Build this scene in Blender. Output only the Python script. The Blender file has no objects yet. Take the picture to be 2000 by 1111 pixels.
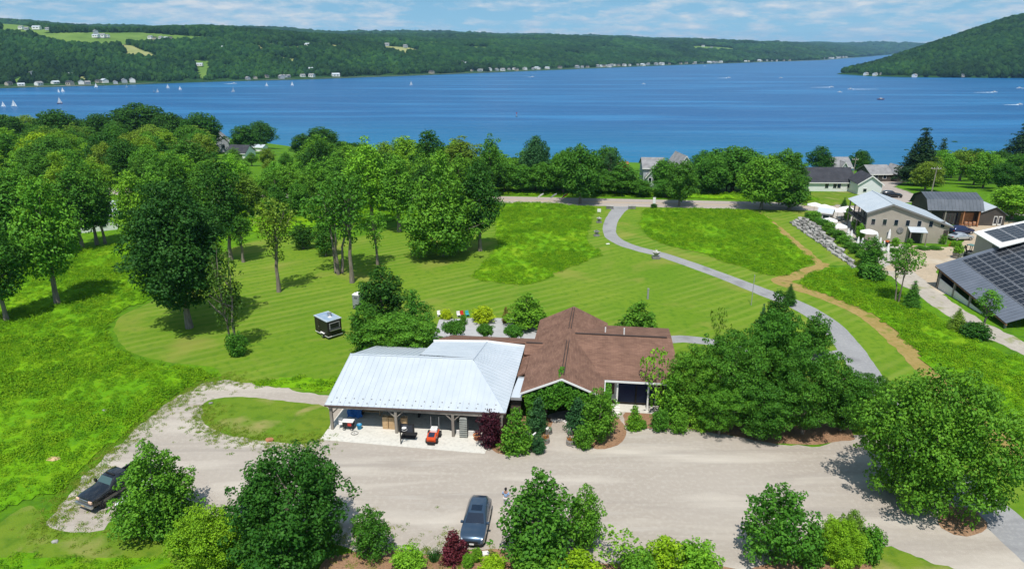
import bpy, bmesh, math, random
import numpy as np
from mathutils import Vector, Matrix, noise as mnoise

S = bpy.context.scene
C = S.collection
R = math.radians

# ------------------------------------------------------------------ camera
cam_d = bpy.data.cameras.new('camera')
cam = bpy.data.objects.new('camera', cam_d); C.objects.link(cam)
cam.location = (0, 0, 34.5)
cam.rotation_euler = (R(90 - 19.058), 0, 0)
cam_d.sensor_width = 36.0
cam_d.lens = 24.0
cam_d.clip_start = 0.5
cam_d.clip_end = 60000
S.camera = cam

# ------------------------------------------------------------------ sky with a broken cloud layer
SUN_EL, SUN_AZ = R(64), R(-172)        # azimuth measured from +Y towards +X: the sun stands behind the camera, a little to the left
w = bpy.data.worlds.new('World'); S.world = w; w.use_nodes = True
nt = w.node_tree; nd = nt.nodes; lk = nt.links
bg = nd['Background']; bg.inputs['Strength'].default_value = 0.088
sky = nd.new('ShaderNodeTexSky'); sky.sky_type = 'NISHITA'; sky.sun_disc = False
sky.sun_elevation = SUN_EL; sky.sun_rotation = SUN_AZ
sky.air_density = 1.0; sky.dust_density = 0.4; sky.ozone_density = 1.6; sky.altitude = 250
tc = nd.new('ShaderNodeTexCoord'); sp = nd.new('ShaderNodeSeparateXYZ')
lk.new(tc.outputs['Generated'], sp.inputs[0])
def wmath(op, a, b=None, clamp=False):
    n = nd.new('ShaderNodeMath'); n.operation = op; n.use_clamp = clamp
    for i, v in enumerate((a, b)):
        if v is None: continue
        if isinstance(v, (int, float)): n.inputs[i].default_value = v
        else: lk.new(v, n.inputs[i])
    return n.outputs[0]
zz = wmath('ADD', wmath('MAXIMUM', sp.outputs['Z'], 0.0), 0.20)
cx = wmath('DIVIDE', sp.outputs['X'], zz); cy = wmath('DIVIDE', sp.outputs['Y'], zz)
cb = nd.new('ShaderNodeCombineXYZ'); lk.new(cx, cb.inputs[0]); lk.new(cy, cb.inputs[1])
def wnoise(scale, detail, rough, off):
    m = nd.new('ShaderNodeMapping'); lk.new(cb.outputs[0], m.inputs['Vector']); m.inputs['Location'].default_value = off
    n = nd.new('ShaderNodeTexNoise'); n.inputs['Scale'].default_value = scale; n.inputs['Detail'].default_value = detail
    n.inputs['Roughness'].default_value = rough; lk.new(m.outputs[0], n.inputs['Vector']); return n.outputs['Fac']
n1 = wnoise(4.6, 9, 0.6, (3.2, 1.0, 0)); n2 = wnoise(1.1, 4, 0.5, (8.0, 2.0, 0))
dens = wmath('ADD', wmath('MULTIPLY', n1, 0.75), wmath('MULTIPLY', n2, 0.35))
rmp = nd.new('ShaderNodeValToRGB'); rmp.color_ramp.elements[0].position = 0.49; rmp.color_ramp.elements[1].position = 0.66
rmp.color_ramp.elements[0].color = (0, 0, 0, 1); rmp.color_ramp.elements[1].color = (0.92, 0.92, 0.92, 1)
lk.new(dens, rmp.inputs[0])
n3 = wnoise(7.5, 6, 0.55, (1.0, 7.3, 0))
ccol = nd.new('ShaderNodeValToRGB'); ccol.color_ramp.elements[0].position = 0.36; ccol.color_ramp.elements[1].position = 0.62
ccol.color_ramp.elements[0].color = (4.6, 6.3, 8.0, 1); ccol.color_ramp.elements[1].color = (8.0, 8.3, 8.6, 1)
lk.new(n3, ccol.inputs[0])
hs = nd.new('ShaderNodeHueSaturation'); hs.inputs['Hue'].default_value = 0.482; hs.inputs['Saturation'].default_value = 1.2; hs.inputs['Value'].default_value = 1.3
va = nd.new('ShaderNodeVectorMath'); va.operation = 'ADD'; va.inputs[1].default_value = (0, 0, 0.12); lk.new(tc.outputs['Generated'], va.inputs[0])
vn = nd.new('ShaderNodeVectorMath'); vn.operation = 'NORMALIZE'; lk.new(va.outputs[0], vn.inputs[0]); lk.new(vn.outputs[0], sky.inputs['Vector'])
lk.new(sky.outputs[0], hs.inputs['Color'])
mx = nd.new('ShaderNodeMixRGB'); lk.new(rmp.outputs[0], mx.inputs[0]); lk.new(hs.outputs[0], mx.inputs[1]); lk.new(ccol.outputs[0], mx.inputs[2])
lk.new(mx.outputs[0], bg.inputs['Color'])

# ------------------------------------------------------------------ sun
sd = bpy.data.lights.new('sun', 'SUN'); sd.energy = 4.4; sd.angle = R(0.53); sd.color = (1.0, 0.955, 0.89)
sun = bpy.data.objects.new('sun', sd); C.objects.link(sun)
_sv = Vector((math.sin(SUN_AZ) * math.cos(SUN_EL), math.cos(SUN_AZ) * math.cos(SUN_EL), math.sin(SUN_EL)))
sun.rotation_euler = (-_sv).to_track_quat('-Z', 'Y').to_euler()
sun.location = (0, 0, 300)

S.view_settings.view_transform = 'Standard'; S.view_settings.look = 'None'
S.view_settings.exposure = 0.12; S.view_settings.gamma = 1.0
S.view_settings.use_curve_mapping = False
cy_ = S.cycles
cy_.max_bounces = 6; cy_.diffuse_bounces = 3; cy_.glossy_bounces = 3; cy_.transmission_bounces = 3
cy_.volume_bounces = 0; cy_.transparent_max_bounces = 6; cy_.use_denoising = True
cy_.caustics_reflective = False; cy_.caustics_refractive = False

# ------------------------------------------------------------------ helpers
def setp(o, label=None, cat=None, group=None, kind=None):
    if label: o['label'] = label
    if cat: o['category'] = cat
    if group: o['group'] = group
    if kind: o['kind'] = kind
    return o
def empty(name, loc=(0, 0, 0), rz=0.0, label=None, cat=None, group=None):
    o = bpy.data.objects.new(name, None); C.objects.link(o)
    o.empty_display_size = 0.3
    o.location = loc; o.rotation_euler = (0, 0, rz)
    return setp(o, label, cat, group)
def link(name, me, mat=None, parent=None, loc=None):
    o = bpy.data.objects.new(name, me); C.objects.link(o)
    if mat is not None and not me.materials: me.materials.append(mat)
    if parent is not None: o.parent = parent
    if loc is not None: o.location = loc
    return o
def np_mesh(name, V, F, smooth=False, attr=None):
    """V (n,3) array, F (m,k) array with k = 3 or 4; attr: dict of per-face float arrays"""
    V = np.asarray(V, dtype=np.float32); F = np.asarray(F, dtype=np.int32)
    me = bpy.data.meshes.new(name)
    me.vertices.add(len(V)); me.vertices.foreach_set('co', V.ravel())
    k = F.shape[1]
    me.loops.add(F.size); me.loops.foreach_set('vertex_index', F.ravel())
    me.polygons.add(len(F)); me.polygons.foreach_set('loop_start', np.arange(0, F.size, k, dtype=np.int32))
    me.update(calc_edges=True)
    if smooth: me.polygons.foreach_set('use_smooth', np.ones(len(F), dtype=bool))
    for a, v in (attr or {}).items():
        at = me.attributes.new(a, 'FLOAT', 'FACE'); at.data.foreach_set('value', np.asarray(v, dtype=np.float32))
    me.validate()
    return me

class MB:
    """collects polygons; build() links them as one mesh object"""
    def __init__(s): s.v = []; s.f = []
    def poly(s, pts):
        n = len(s.v); s.v += [tuple(p) for p in pts]; s.f.append(tuple(range(n, n + len(pts)))); return s
    def box(s, x0, y0, z0, x1, y1, z1, M=None):
        n = len(s.v)
        c = [(x0,y0,z0),(x1,y0,z0),(x1,y1,z0),(x0,y1,z0),(x0,y0,z1),(x1,y0,z1),(x1,y1,z1),(x0,y1,z1)]
        if M is not None: c = [tuple(M @ Vector(p)) for p in c]
        s.v += c
        s.f += [tuple(n + i for i in q) for q in ((0,3,2,1),(4,5,6,7),(0,1,5,4),(1,2,6,5),(2,3,7,6),(3,0,4,7))]
        return s
    def slab(s, pts, th):
        """flat polygon given a thickness downwards along its normal"""
        p = [Vector(q) for q in pts]
        nrm = Vector((0, 0, 0))
        for i in range(len(p)): nrm += p[i].cross(p[(i + 1) % len(p)])
        nrm.normalize()
        if nrm.z < 0: p.reverse(); nrm = -nrm
        b = [q - nrm * th for q in p]; k = len(p); n = len(s.v)
        s.v += [tuple(q) for q in p + b]
        s.f.append(tuple(range(n, n + k))); s.f.append(tuple(range(n + 2 * k - 1, n + k - 1, -1)))
        for i in range(k):
            j = (i + 1) % k; s.f.append((n + i, n + k + i, n + k + j, n + j))
        return s
    def extr(s, prof, y0, y1, M=None):
        """profile in XZ extruded along Y"""
        k = len(prof); n = len(s.v)
        pts = [(x, y0, z) for x, z in prof] + [(x, y1, z) for x, z in prof]
        if M is not None: pts = [tuple(M @ Vector(p)) for p in pts]
        s.v += pts
        s.f.append(tuple(range(n, n + k))); s.f.append(tuple(range(n + 2 * k - 1, n + k - 1, -1)))
        for i in range(k):
            j = (i + 1) % k; s.f.append((n + j, n + i, n + k + i, n + k + j))
        return s
    def tube(s, path, rad, seg=8, cap=True):
        path = [Vector(p) for p in path]
        if isinstance(rad, (int, float)): rad = [rad] * len(path)
        n0 = len(s.v)
        for i, p in enumerate(path):
            d = (path[min(i + 1, len(path) - 1)] - path[max(i - 1, 0)]).normalized()
            a = d.cross(Vector((0, 0, 1)) if abs(d.z) < 0.9 else Vector((1, 0, 0))).normalized(); b = d.cross(a)
            for k in range(seg):
                t = 2 * math.pi * k / seg; s.v.append(tuple(p + (a * math.cos(t) + b * math.sin(t)) * rad[i]))
        for i in range(len(path) - 1):
            for k in range(seg):
                a0 = n0 + i * seg + k; a1 = n0 + i * seg + (k + 1) % seg
                s.f.append((a0, a0 + seg, a1 + seg, a1))
        if cap:
            s.f.append(tuple(n0 + k for k in range(seg))); e = n0 + (len(path) - 1) * seg
            s.f.append(tuple(e + seg - 1 - k for k in range(seg)))
        return s
    def lathe(s, prof, cx=0, cy=0, seg=14, M=None):
        """prof: list of (r, z) from bottom to top"""
        n0 = len(s.v)
        for r, z in prof:
            for k in range(seg):
                t = 2 * math.pi * k / seg; p = (cx + r * math.cos(t), cy + r * math.sin(t), z)
                s.v.append(tuple(M @ Vector(p)) if M is not None else p)
        for i in range(len(prof) - 1):
            for k in range(seg):
                a0 = n0 + i * seg + k; a1 = n0 + i * seg + (k + 1) % seg
                s.f.append((a0, a1, a1 + seg, a0 + seg))
        s.f.append(tuple(n0 + seg - 1 - k for k in range(seg))); e = n0 + (len(prof) - 1) * seg
        s.f.append(tuple(e + k for k in range(seg)))
        return s
    def mesh(s, name, smooth=False):
        me = bpy.data.meshes.new(name); me.from_pydata(s.v, [], s.f); me.update()
        bm = bmesh.new(); bm.from_mesh(me); bmesh.ops.recalc_face_normals(bm, faces=bm.faces); bm.to_mesh(me); bm.free()
        if smooth: me.polygons.foreach_set('use_smooth', np.ones(len(me.polygons), dtype=bool))
        return me
    def build(s, name, mat, parent=None, smooth=False, bevel=0.0):
        me = s.mesh(name, smooth); me.materials.append(mat)
        o = link(name, me, None, parent)
        if bevel:
            b = o.modifiers.new('bevel', 'BEVEL'); b.width = bevel; b.segments = 2; b.limit_method = 'ANGLE'
        return o
def copy_tree(o, parent=None):
    c = o.copy(); C.objects.link(c); c.parent = parent
    for ch in list(o.children): copy_tree(ch, c)
    return c

# ------------------------------------------------------------------ materials
MATS = {}
def mat(name, col, rough=0.7, col2=None, scale=3.0, detail=5.0, bump=0.0, bscale=None, metal=0.0, spec=0.3, lo=0.35, hi=0.65, stretch=None, coat=0.0, gen=False):
    if name in MATS: return MATS[name]
    m = bpy.data.materials.new(name); m.use_nodes = True
    n = m.node_tree.nodes; l = m.node_tree.links; b = n['Principled BSDF']
    b.inputs['Base Color'].default_value = (*col, 1); b.inputs['Roughness'].default_value = rough
    b.inputs['Metallic'].default_value = metal; b.inputs['Specular IOR Level'].default_value = spec
    if coat: b.inputs['Coat Weight'].default_value = coat; b.inputs['Coat Roughness'].default_value = 0.05
    src = None
    if col2 is not None or bump:
        if gen:
            t = n.new('ShaderNodeTexCoord'); src = t.outputs['Object']
        else:
            g = n.new('ShaderNodeNewGeometry'); src = g.outputs['Position']
        if stretch:
            mp = n.new('ShaderNodeMapping'); mp.inputs['Scale'].default_value = stretch; l.new(src, mp.inputs[0]); src = mp.outputs[0]
    if col2 is not None:
        t = n.new('ShaderNodeTexNoise'); t.inputs['Scale'].default_value = scale; t.inputs['Detail'].default_value = detail
        l.new(src, t.inputs['Vector'])
        r = n.new('ShaderNodeValToRGB'); r.color_ramp.elements[0].position = lo; r.color_ramp.elements[1].position = hi
        r.color_ramp.elements[0].color = (*col, 1); r.color_ramp.elements[1].color = (*col2, 1)
        l.new(t.outputs['Fac'], r.inputs[0]); l.new(r.outputs[0], b.inputs['Base Color'])
    if bump:
        t2 = n.new('ShaderNodeTexNoise'); t2.inputs['Scale'].default_value = bscale or scale * 4; t2.inputs['Detail'].default_value = 4
        l.new(src, t2.inputs['Vector'])
        bp = n.new('ShaderNodeBump'); bp.inputs['Strength'].default_value = min(1.0, bump); bp.inputs['Distance'].default_value = 0.05 if bump <= 1 else 0.05 * bump
        l.new(t2.outputs['Fac'], bp.inputs['Height']); l.new(bp.outputs[0], b.inputs['Normal'])
    MATS[name] = m
    return m
def ground_mat(name, cols, scales, bump=0.3, bscale=8.0, stripe=None, rough=0.95, streak=None):
    """cols = base, patch, fleck; scales = size of patches, size of flecks; stripe = (angle, width, colour, strength)"""
    m = bpy.data.materials.new(name); m.use_nodes = True
    n = m.node_tree.nodes; l = m.node_tree.links; b = n['Principled BSDF']
    b.inputs['Roughness'].default_value = rough; b.inputs['Specular IOR Level'].default_value = 0.08
    g = n.new('ShaderNodeNewGeometry'); pos = g.outputs['Position']
    def noise(scale, detail, lo, hi, dist=0.0):
        t = n.new('ShaderNodeTexNoise'); t.inputs['Scale'].default_value = scale; t.inputs['Detail'].default_value = detail
        t.inputs['Distortion'].default_value = dist
        l.new(pos, t.inputs['Vector'])
        r = n.new('ShaderNodeMapRange'); r.inputs['From Min'].default_value = lo; r.inputs['From Max'].default_value = hi; r.clamp = True
        l.new(t.outputs['Fac'], r.inputs['Value']); return r.outputs[0]
    def mix(f, a, c):
        x = n.new('ShaderNodeMixRGB'); l.new(f, x.inputs[0])
        for i, q in ((1, a), (2, c)):
            if isinstance(q, tuple): x.inputs[i].default_value = (*q, 1)
            else: l.new(q, x.inputs[i])
        return x.outputs[0]
    c = mix(noise(scales[0], 6, 0.38, 0.64, 0.6), cols[0], cols[1])
    c = mix(noise(scales[1], 5, 0.48, 0.72), c, cols[2])
    if len(cols) > 3: c = mix(noise(scales[2], 4, 0.55, 0.7, 0.4), c, cols[3])
    if streak:
        for ang, sx_, sy_, sc, lo, hi in streak:
            mp = n.new('ShaderNodeMapping'); mp.inputs['Rotation'].default_value = (0, 0, -ang); mp.inputs['Scale'].default_value = (sx_, sy_, 1); l.new(pos, mp.inputs[0])
            t = n.new('ShaderNodeTexNoise'); t.inputs['Scale'].default_value = 1.0; t.inputs['Detail'].default_value = 5; t.inputs['Distortion'].default_value = 0.5; l.new(mp.outputs[0], t.inputs['Vector'])
            r = n.new('ShaderNodeMapRange'); r.inputs['From Min'].default_value = lo; r.inputs['From Max'].default_value = hi; r.inputs['To Max'].default_value = 0.8; l.new(t.outputs['Fac'], r.inputs['Value'])
            c = mix(r.outputs[0], c, sc)
    if stripe:
        for ang, wd, sc, st in stripe:
            mp = n.new('ShaderNodeMapping'); mp.inputs['Rotation'].default_value = (0, 0, -ang); l.new(pos, mp.inputs[0])
            wv = n.new('ShaderNodeTexWave'); wv.bands_direction = 'Y'; wv.inputs['Scale'].default_value = 2 * math.pi / (20.0 * wd)
            wv.inputs['Distortion'].default_value = 2.2; wv.inputs['Detail'].default_value = 3; wv.inputs['Detail Scale'].default_value = 0.25
            l.new(mp.outputs[0], wv.inputs['Vector'])
            r = n.new('ShaderNodeMapRange'); r.inputs['From Min'].default_value = 0.35; r.inputs['From Max'].default_value = 0.95; r.inputs['To Max'].default_value = st
            l.new(wv.outputs['Fac'], r.inputs['Value'])
            k = n.new('ShaderNodeMath'); k.operation = 'MULTIPLY'; l.new(r.outputs[0], k.inputs[0]); l.new(noise(0.07, 5, 0.36, 0.64), k.inputs[1])
            c = mix(k.outputs[0], c, sc)
    l.new(c, b.inputs['Base Color'])
    if bump:
        t2 = n.new('ShaderNodeTexNoise'); t2.inputs['Scale'].default_value = bscale; t2.inputs['Detail'].default_value = 6
        l.new(pos, t2.inputs['Vector'])
        bp = n.new('ShaderNodeBump'); bp.inputs['Strength'].default_value = bump; bp.inputs['Distance'].default_value = 0.12
        l.new(t2.outputs['Fac'], bp.inputs['Height']); l.new(bp.outputs[0], b.inputs['Normal'])
    MATS[name] = m
    return m

# ------------------------------------------------------------------ shape of the land
LAKE_Z = -26.0
def vnoise(x, y, seed=0):
    xi = np.floor(x).astype(np.int64); yi = np.floor(y).astype(np.int64)
    fx = x - xi; fy = y - yi; fx = fx * fx * (3 - 2 * fx); fy = fy * fy * (3 - 2 * fy)
    def h(a, b):
        n = (a * 374761393 + b * 668265263 + seed * 974634233) & 0x7fffffff
        n = ((n ^ (n >> 13)) * 1274126177) & 0x7fffffff
        return ((n ^ (n >> 16)) & 0xffff) / 65535.0
    return (h(xi, yi) * (1 - fx) + h(xi + 1, yi) * fx) * (1 - fy) + (h(xi, yi + 1) * (1 - fx) + h(xi + 1, yi + 1) * fx) * fy
def fbm(x, y, oct=4, seed=0):
    x = np.asarray(x, dtype=float); y = np.asarray(y, dtype=float)
    s = 0.0; a = 0.5; t = 0.0
    for i in range(oct):
        s = s + a * vnoise(x, y, seed + i * 17); t += a; a *= 0.5; x = x * 2.03 + 11.3; y = y * 2.03 + 5.7
    return s / t
_SX = [-2000, -700, -450, -330, -228, -137, 0, 178, 300, 450, 900, 2000]
_SY = [300, 430, 540, 560, 520, 450, 405, 362, 350, 340, 200, -200]
def road_y(x): return 161.4 - 0.105 * (np.asarray(x, dtype=float) + 3.7)
def gz(x, y):
    x = np.asarray(x, dtype=float); y = np.asarray(y, dtype=float)
    y0 = road_y(x) + 10.0; sh = np.interp(x, _SX, _SY)
    t = (y - y0) / np.maximum(sh - y0, 40.0)
    t = np.clip(t, 0, 1.12)
    return LAKE_Z * 1.02 * t ** 1.2
# the far shore, and the wooded land that climbs behind it
_FAR = np.array([(-3400, 300), (-1500, 800), (-831, 1151), (-711, 1233), (-591, 1368), (-427, 1484), (-242, 1682), (0, 1985), (246, 2294), (582, 2715),
                 (1029, 3203), (1670, 3904), (2640, 5421), (4000, 7600), (5600, 8400), (8500, 8600)], dtype=float)
def pdist(x, y, P):
    x = np.asarray(x, dtype=float); y = np.asarray(y, dtype=float)
    best = np.full(x.shape, 1e18); side = np.zeros(x.shape); al = np.zeros(x.shape); acc = 0.0
    for a, b in zip(P[:-1], P[1:]):
        d = b - a; L = math.hypot(d[0], d[1])
        t = np.clip(((x - a[0]) * d[0] + (y - a[1]) * d[1]) / (L * L), 0, 1)
        qx = a[0] + t * d[0]; qy = a[1] + t * d[1]
        r = (x - qx) ** 2 + (y - qy) ** 2
        cr = d[0] * (y - a[1]) - d[1] * (x - a[0])
        m = r < best
        best = np.where(m, r, best); side = np.where(m, np.sign(cr), side); al = np.where(m, acc + t * L, al); acc += L
    return np.sqrt(best) * np.where(side == 0, 1, side), al
_HD = [-400, 0, 50, 220, 480, 900, 1500, 2600, 4200, 9000]
_HH = [-12, 0.6, 5, 45, 84, 96, 108, 168, 185, 190]
def hz_far(x, y):
    d, al = pdist(x, y, _FAR)
    h = np.interp(d, _HD, _HH)
    k = np.interp(al, [2200, 3300, 4300, 6000, 9000, 12000], [1.08, 1.06, 0.90, 0.86, 0.95, 0.8])
    g = np.clip(d / 250.0, 0, 1)
    n = (fbm(np.asarray(x) / 900.0, np.asarray(y) / 900.0, 4, 3) - 0.5) * 70 + (fbm(np.asarray(x) / 260.0, np.asarray(y) / 260.0, 3, 9) - 0.5) * 24
    return LAKE_Z + h * np.where(d > 0, k, 1) + g * n * np.clip(d / 900.0, 0.25, 1)
# the bluff on the other side of the bay
_BT = np.array([(812, 1752), (818, 1622), (938, 1535), (1049, 1459), (1500, 1180), (2300, 800), (3600, 400)], dtype=float)
def hz_bluff(x, y):
    x = np.asarray(x, dtype=float); y = np.asarray(y, dtype=float)
    d, al = pdist(x, y, _BT)
    ax, ay = 0.94, 0.34                                 # the crest runs inland from the point
    s = (x - 800) * ax + (y - 1690) * ay; q = -(x - 800) * ay + (y - 1690) * ax
    crest = np.interp(s, [-60, 0, 60, 200, 420, 700, 1000, 1500, 3000], [-10, 1, 9, 34, 90, 154, 196, 228, 235])
    wid = np.interp(s, [-60, 0, 150, 500, 1500, 4000], [60, 90, 170, 330, 700, 1300]) * np.where(q > 0, 0.8, 1.25)
    c = np.clip(1 - (q / wid) ** 2, -0.3, 1)
    front = np.interp(d, [-80, 0, 30, 200, 500, 900, 1500], [-8, 0.4, 5, 62, 120, 185, 220])
    n = (fbm(x / 300.0, y / 300.0, 4, 21) - 0.5) * 26
    h = np.minimum(crest * np.sqrt(np.clip(c, 0, 1)) - np.where(c < 0, 12, 0), front)
    return LAKE_Z - 1.0 + h + n * np.clip(h / 60.0, 0, 1)
def hz(x, y): return np.maximum(hz_far(x, y), hz_bluff(x, y))


# ------------------------------------------------------------------ ground materials
MEADOW = (0.085, 0.21, 0.006)
M_ground = ground_mat('ground_green', ((0.075, 0.18, 0.008), (0.11, 0.25, 0.008), (0.05, 0.13, 0.01)), (0.05, 0.9), 0.6, 3.0)
M_meadow = ground_mat('meadow_green', ((0.11, 0.275, 0.006), (0.165, 0.34, 0.006), (0.075, 0.21, 0.008), (0.21, 0.33, 0.012)), (0.09, 1.1, 0.21), 1.0, 3.0)
M_lawn = ground_mat('lawn_green', ((0.112, 0.215, 0.013), (0.15, 0.24, 0.018), (0.08, 0.18, 0.011), (0.22, 0.24, 0.045)), (0.06, 1.2, 0.11), 0.35, 9.0,
                    stripe=((R(34), 1.7, (0.225, 0.28, 0.05), 0.62), (R(37), 5.6, (0.075, 0.16, 0.012), 0.35), (R(31), 2.9, (0.18, 0.25, 0.03), 0.3)))
M_verge = ground_mat('verge_green', ((0.11, 0.205, 0.015), (0.15, 0.22, 0.02), (0.08, 0.16, 0.012), (0.26, 0.25, 0.08)), (0.12, 0.9, 0.25), 0.5, 7.0)
M_gravel = ground_mat('gravel', ((0.38, 0.335, 0.285), (0.41, 0.365, 0.315), (0.445, 0.40, 0.345)), (0.07, 2.6), 0.5, 20.0,
                      streak=((R(-6), 0.06, 0.35, (0.56, 0.51, 0.44), 0.50, 0.70), (R(-3), 0.04, 0.7, (0.31, 0.275, 0.24), 0.55, 0.74), (R(80), 0.10, 1.1, (0.46, 0.42, 0.37), 0.60, 0.75)))
M_asph = ground_mat('drive_stone', ((0.27, 0.27, 0.275), (0.31, 0.31, 0.312), (0.34, 0.34, 0.338), (0.23, 0.23, 0.235)), (0.2, 3.5, 0.35), 0.3, 22.0)
M_road = ground_mat('road_asphalt', ((0.37, 0.32, 0.28), (0.40, 0.35, 0.305), (0.34, 0.295, 0.26)), (0.06, 1.0), 0.2, 18.0)
M_straw = ground_mat('straw', ((0.31, 0.225, 0.075), (0.36, 0.26, 0.10), (0.24, 0.20, 0.05), (0.17, 0.20, 0.03)), (0.35, 2.5, 0.5), 0.8, 7.0)
M_dirt = ground_mat('yard_dirt', ((0.43, 0.35, 0.25), (0.48, 0.39, 0.28), (0.36, 0.30, 0.22), (0.52, 0.46, 0.37)), (0.1, 1.5, 0.2), 0.5, 10.0)
M_track = ground_mat('track_dirt', ((0.40, 0.36, 0.31), (0.45, 0.41, 0.35), (0.34, 0.31, 0.26), (0.22, 0.25, 0.07)), (0.2, 1.5, 0.35), 0.5, 10.0)
M_mulch = ground_mat('mulch', ((0.33, 0.19, 0.11), (0.40, 0.25, 0.15), (0.22, 0.13, 0.08)), (0.5, 6.0), 1.0, 16.0)
M_conc = ground_mat('concrete', ((0.58, 0.56, 0.50), (0.62, 0.60, 0.54), (0.50, 0.48, 0.43)), (0.5, 3.0), 0.1, 30.0)

# ------------------------------------------------------------------ terrain sheet of the near side
def axis(lo, hi, fine_lo, fine_hi, fine, grow=1.22):
    a = list(np.arange(fine_lo, fine_hi + 0.01, fine))
    s = fine; v = fine_hi
    while v < hi: s *= grow; v += s; a.append(min(v, hi))
    s = fine; v = fine_lo
    while v > lo: s *= grow; v -= s; a.insert(0, max(v, lo))
    return np.array(a)
gx = axis(-2000, 2000, -260, 260, 4.0); gy = axis(-900, 660, 150, 600, 4.0)
X, Y = np.meshgrid(gx, gy); Zg = gz(X, Y)
def grid_faces(nx, ny, keep=None):
    i = np.arange(nx * ny).reshape(ny, nx)
    F = np.stack([i[:-1, :-1], i[:-1, 1:], i[1:, 1:], i[1:, :-1]], -1).reshape(-1, 4)
    return F if keep is None else F[keep.ravel()]
ground = link('ground', np_mesh('ground', np.stack([X, Y, Zg], -1).reshape(-1, 3), grid_faces(len(gx), len(gy)), True), M_ground)
setp(ground, 'green grassland sloping from the drive down to the lake', kind='structure')

# ------------------------------------------------------------------ lake
ml = bpy.data.materials.new('lake_water'); ml.use_nodes = True
n = ml.node_tree.nodes; l = ml.node_tree.links; b = n['Principled BSDF']
g = n.new('ShaderNodeNewGeometry')
def wn(scale, sx, sy, detail=4, rot=0.0):
    mp = n.new('ShaderNodeMapping'); mp.inputs['Scale'].default_value = (sx, sy, 1); mp.inputs['Rotation'].default_value = (0, 0, rot); l.new(g.outputs['Position'], mp.inputs[0])
    t = n.new('ShaderNodeTexNoise'); t.inputs['Scale'].default_value = scale; t.inputs['Detail'].default_value = detail; l.new(mp.outputs[0], t.inputs['Vector']); return t.outputs['Fac']
streak = wn(1.0, 0.0035, 0.022, 6, R(8))
rr = n.new('ShaderNodeMapRange'); rr.inputs['From Min'].default_value = 0.47; rr.inputs['From Max'].default_value = 0.68; l.new(streak, rr.inputs['Value'])
mixc = n.new('ShaderNodeMixRGB'); mixc.inputs[1].default_value = (0.002, 0.087, 0.245, 1); mixc.inputs[2].default_value = (0.020, 0.17, 0.38, 1); l.new(rr.outputs[0], mixc.inputs[0])
# shallows along the near shore are greener
spx = n.new('ShaderNodeSeparateXYZ'); l.new(g.outputs['Position'], spx.inputs[0])
sh = n.new('ShaderNodeMath'); sh.operation = 'MULTIPLY_ADD'; sh.inputs[1].default_value = 0.25; l.new(spx.outputs['X'], sh.inputs[0]); l.new(spx.outputs['Y'], sh.inputs[2])
shr = n.new('ShaderNodeMapRange'); shr.inputs['From Min'].default_value = 400; shr.inputs['From Max'].default_value = 640; shr.inputs['To Min'].default_value = 0.85; shr.inputs['To Max'].default_value = 0.0; l.new(sh.outputs[0], shr.inputs['Value'])
mixs = n.new('ShaderNodeMixRGB'); mixs.inputs[2].default_value = (0.006, 0.15, 0.29, 1); l.new(shr.outputs[0], mixs.inputs[0]); l.new(mixc.outputs[0], mixs.inputs[1])
l.new(mixs.outputs[0], b.inputs['Base Color'])
b.inputs['Roughness'].default_value = 0.30; b.inputs['IOR'].default_value = 1.33; b.inputs['Specular IOR Level'].default_value = 0.25
wv = wn(1.0, 0.10, 0.42, 5, R(6)); wv2 = wn(1.0, 0.02, 0.08, 4, R(-5))
ad = n.new('ShaderNodeMath'); ad.operation = 'MULTIPLY_ADD'; ad.inputs[1].default_value = 2.5; l.new(wv2, ad.inputs[0]); l.new(wv, ad.inputs[2])
bp = n.new('ShaderNodeBump'); bp.inputs['Strength'].default_value = 0.55; bp.inputs['Distance'].default_value = 1.4; l.new(ad.outputs[0], bp.inputs['Height']); l.new(bp.outputs[0], b.inputs['Normal'])
lake = MB().poly([(-5000, -600, LAKE_Z), (13000, -600, LAKE_Z), (13000, 12500, LAKE_Z), (-5000, 12500, LAKE_Z)]).build('lake', ml)
setp(lake, 'wide blue lake rippled by wind between wooded shores', kind='structure')

# ------------------------------------------------------------------ far shore and bluff
M_wood = ground_mat('wooded_ground', ((0.020, 0.058, 0.012), (0.028, 0.075, 0.014), (0.012, 0.04, 0.010)), (0.01, 0.08), 0.0)
def hill(name, fn, xs, ys, label):
    X, Y = np.meshgrid(xs, ys); Zh = fn(X, Y)
    keep = np.maximum.reduce([Zh[:-1, :-1], Zh[1:, :-1], Zh[:-1, 1:], Zh[1:, 1:]]) > LAKE_Z - 6
    o = link(name, np_mesh(name, np.stack([X, Y, Zh], -1).reshape(-1, 3), grid_faces(len(xs), len(ys), keep), True), M_wood)
    return setp(o, label, kind='structure')
hill('hills', hz_far, axis(-3800, 8600, -1500, 2200, 22.0, 1.06), axis(500, 12000, 1000, 3400, 22.0, 1.06), 'long wooded hillside with fields across the lake')
hill('bluff', hz_bluff, np.arange(760, 2700, 18.0), np.arange(700, 3200, 18.0), 'steep wooded bluff ending in a point in the lake')

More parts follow.
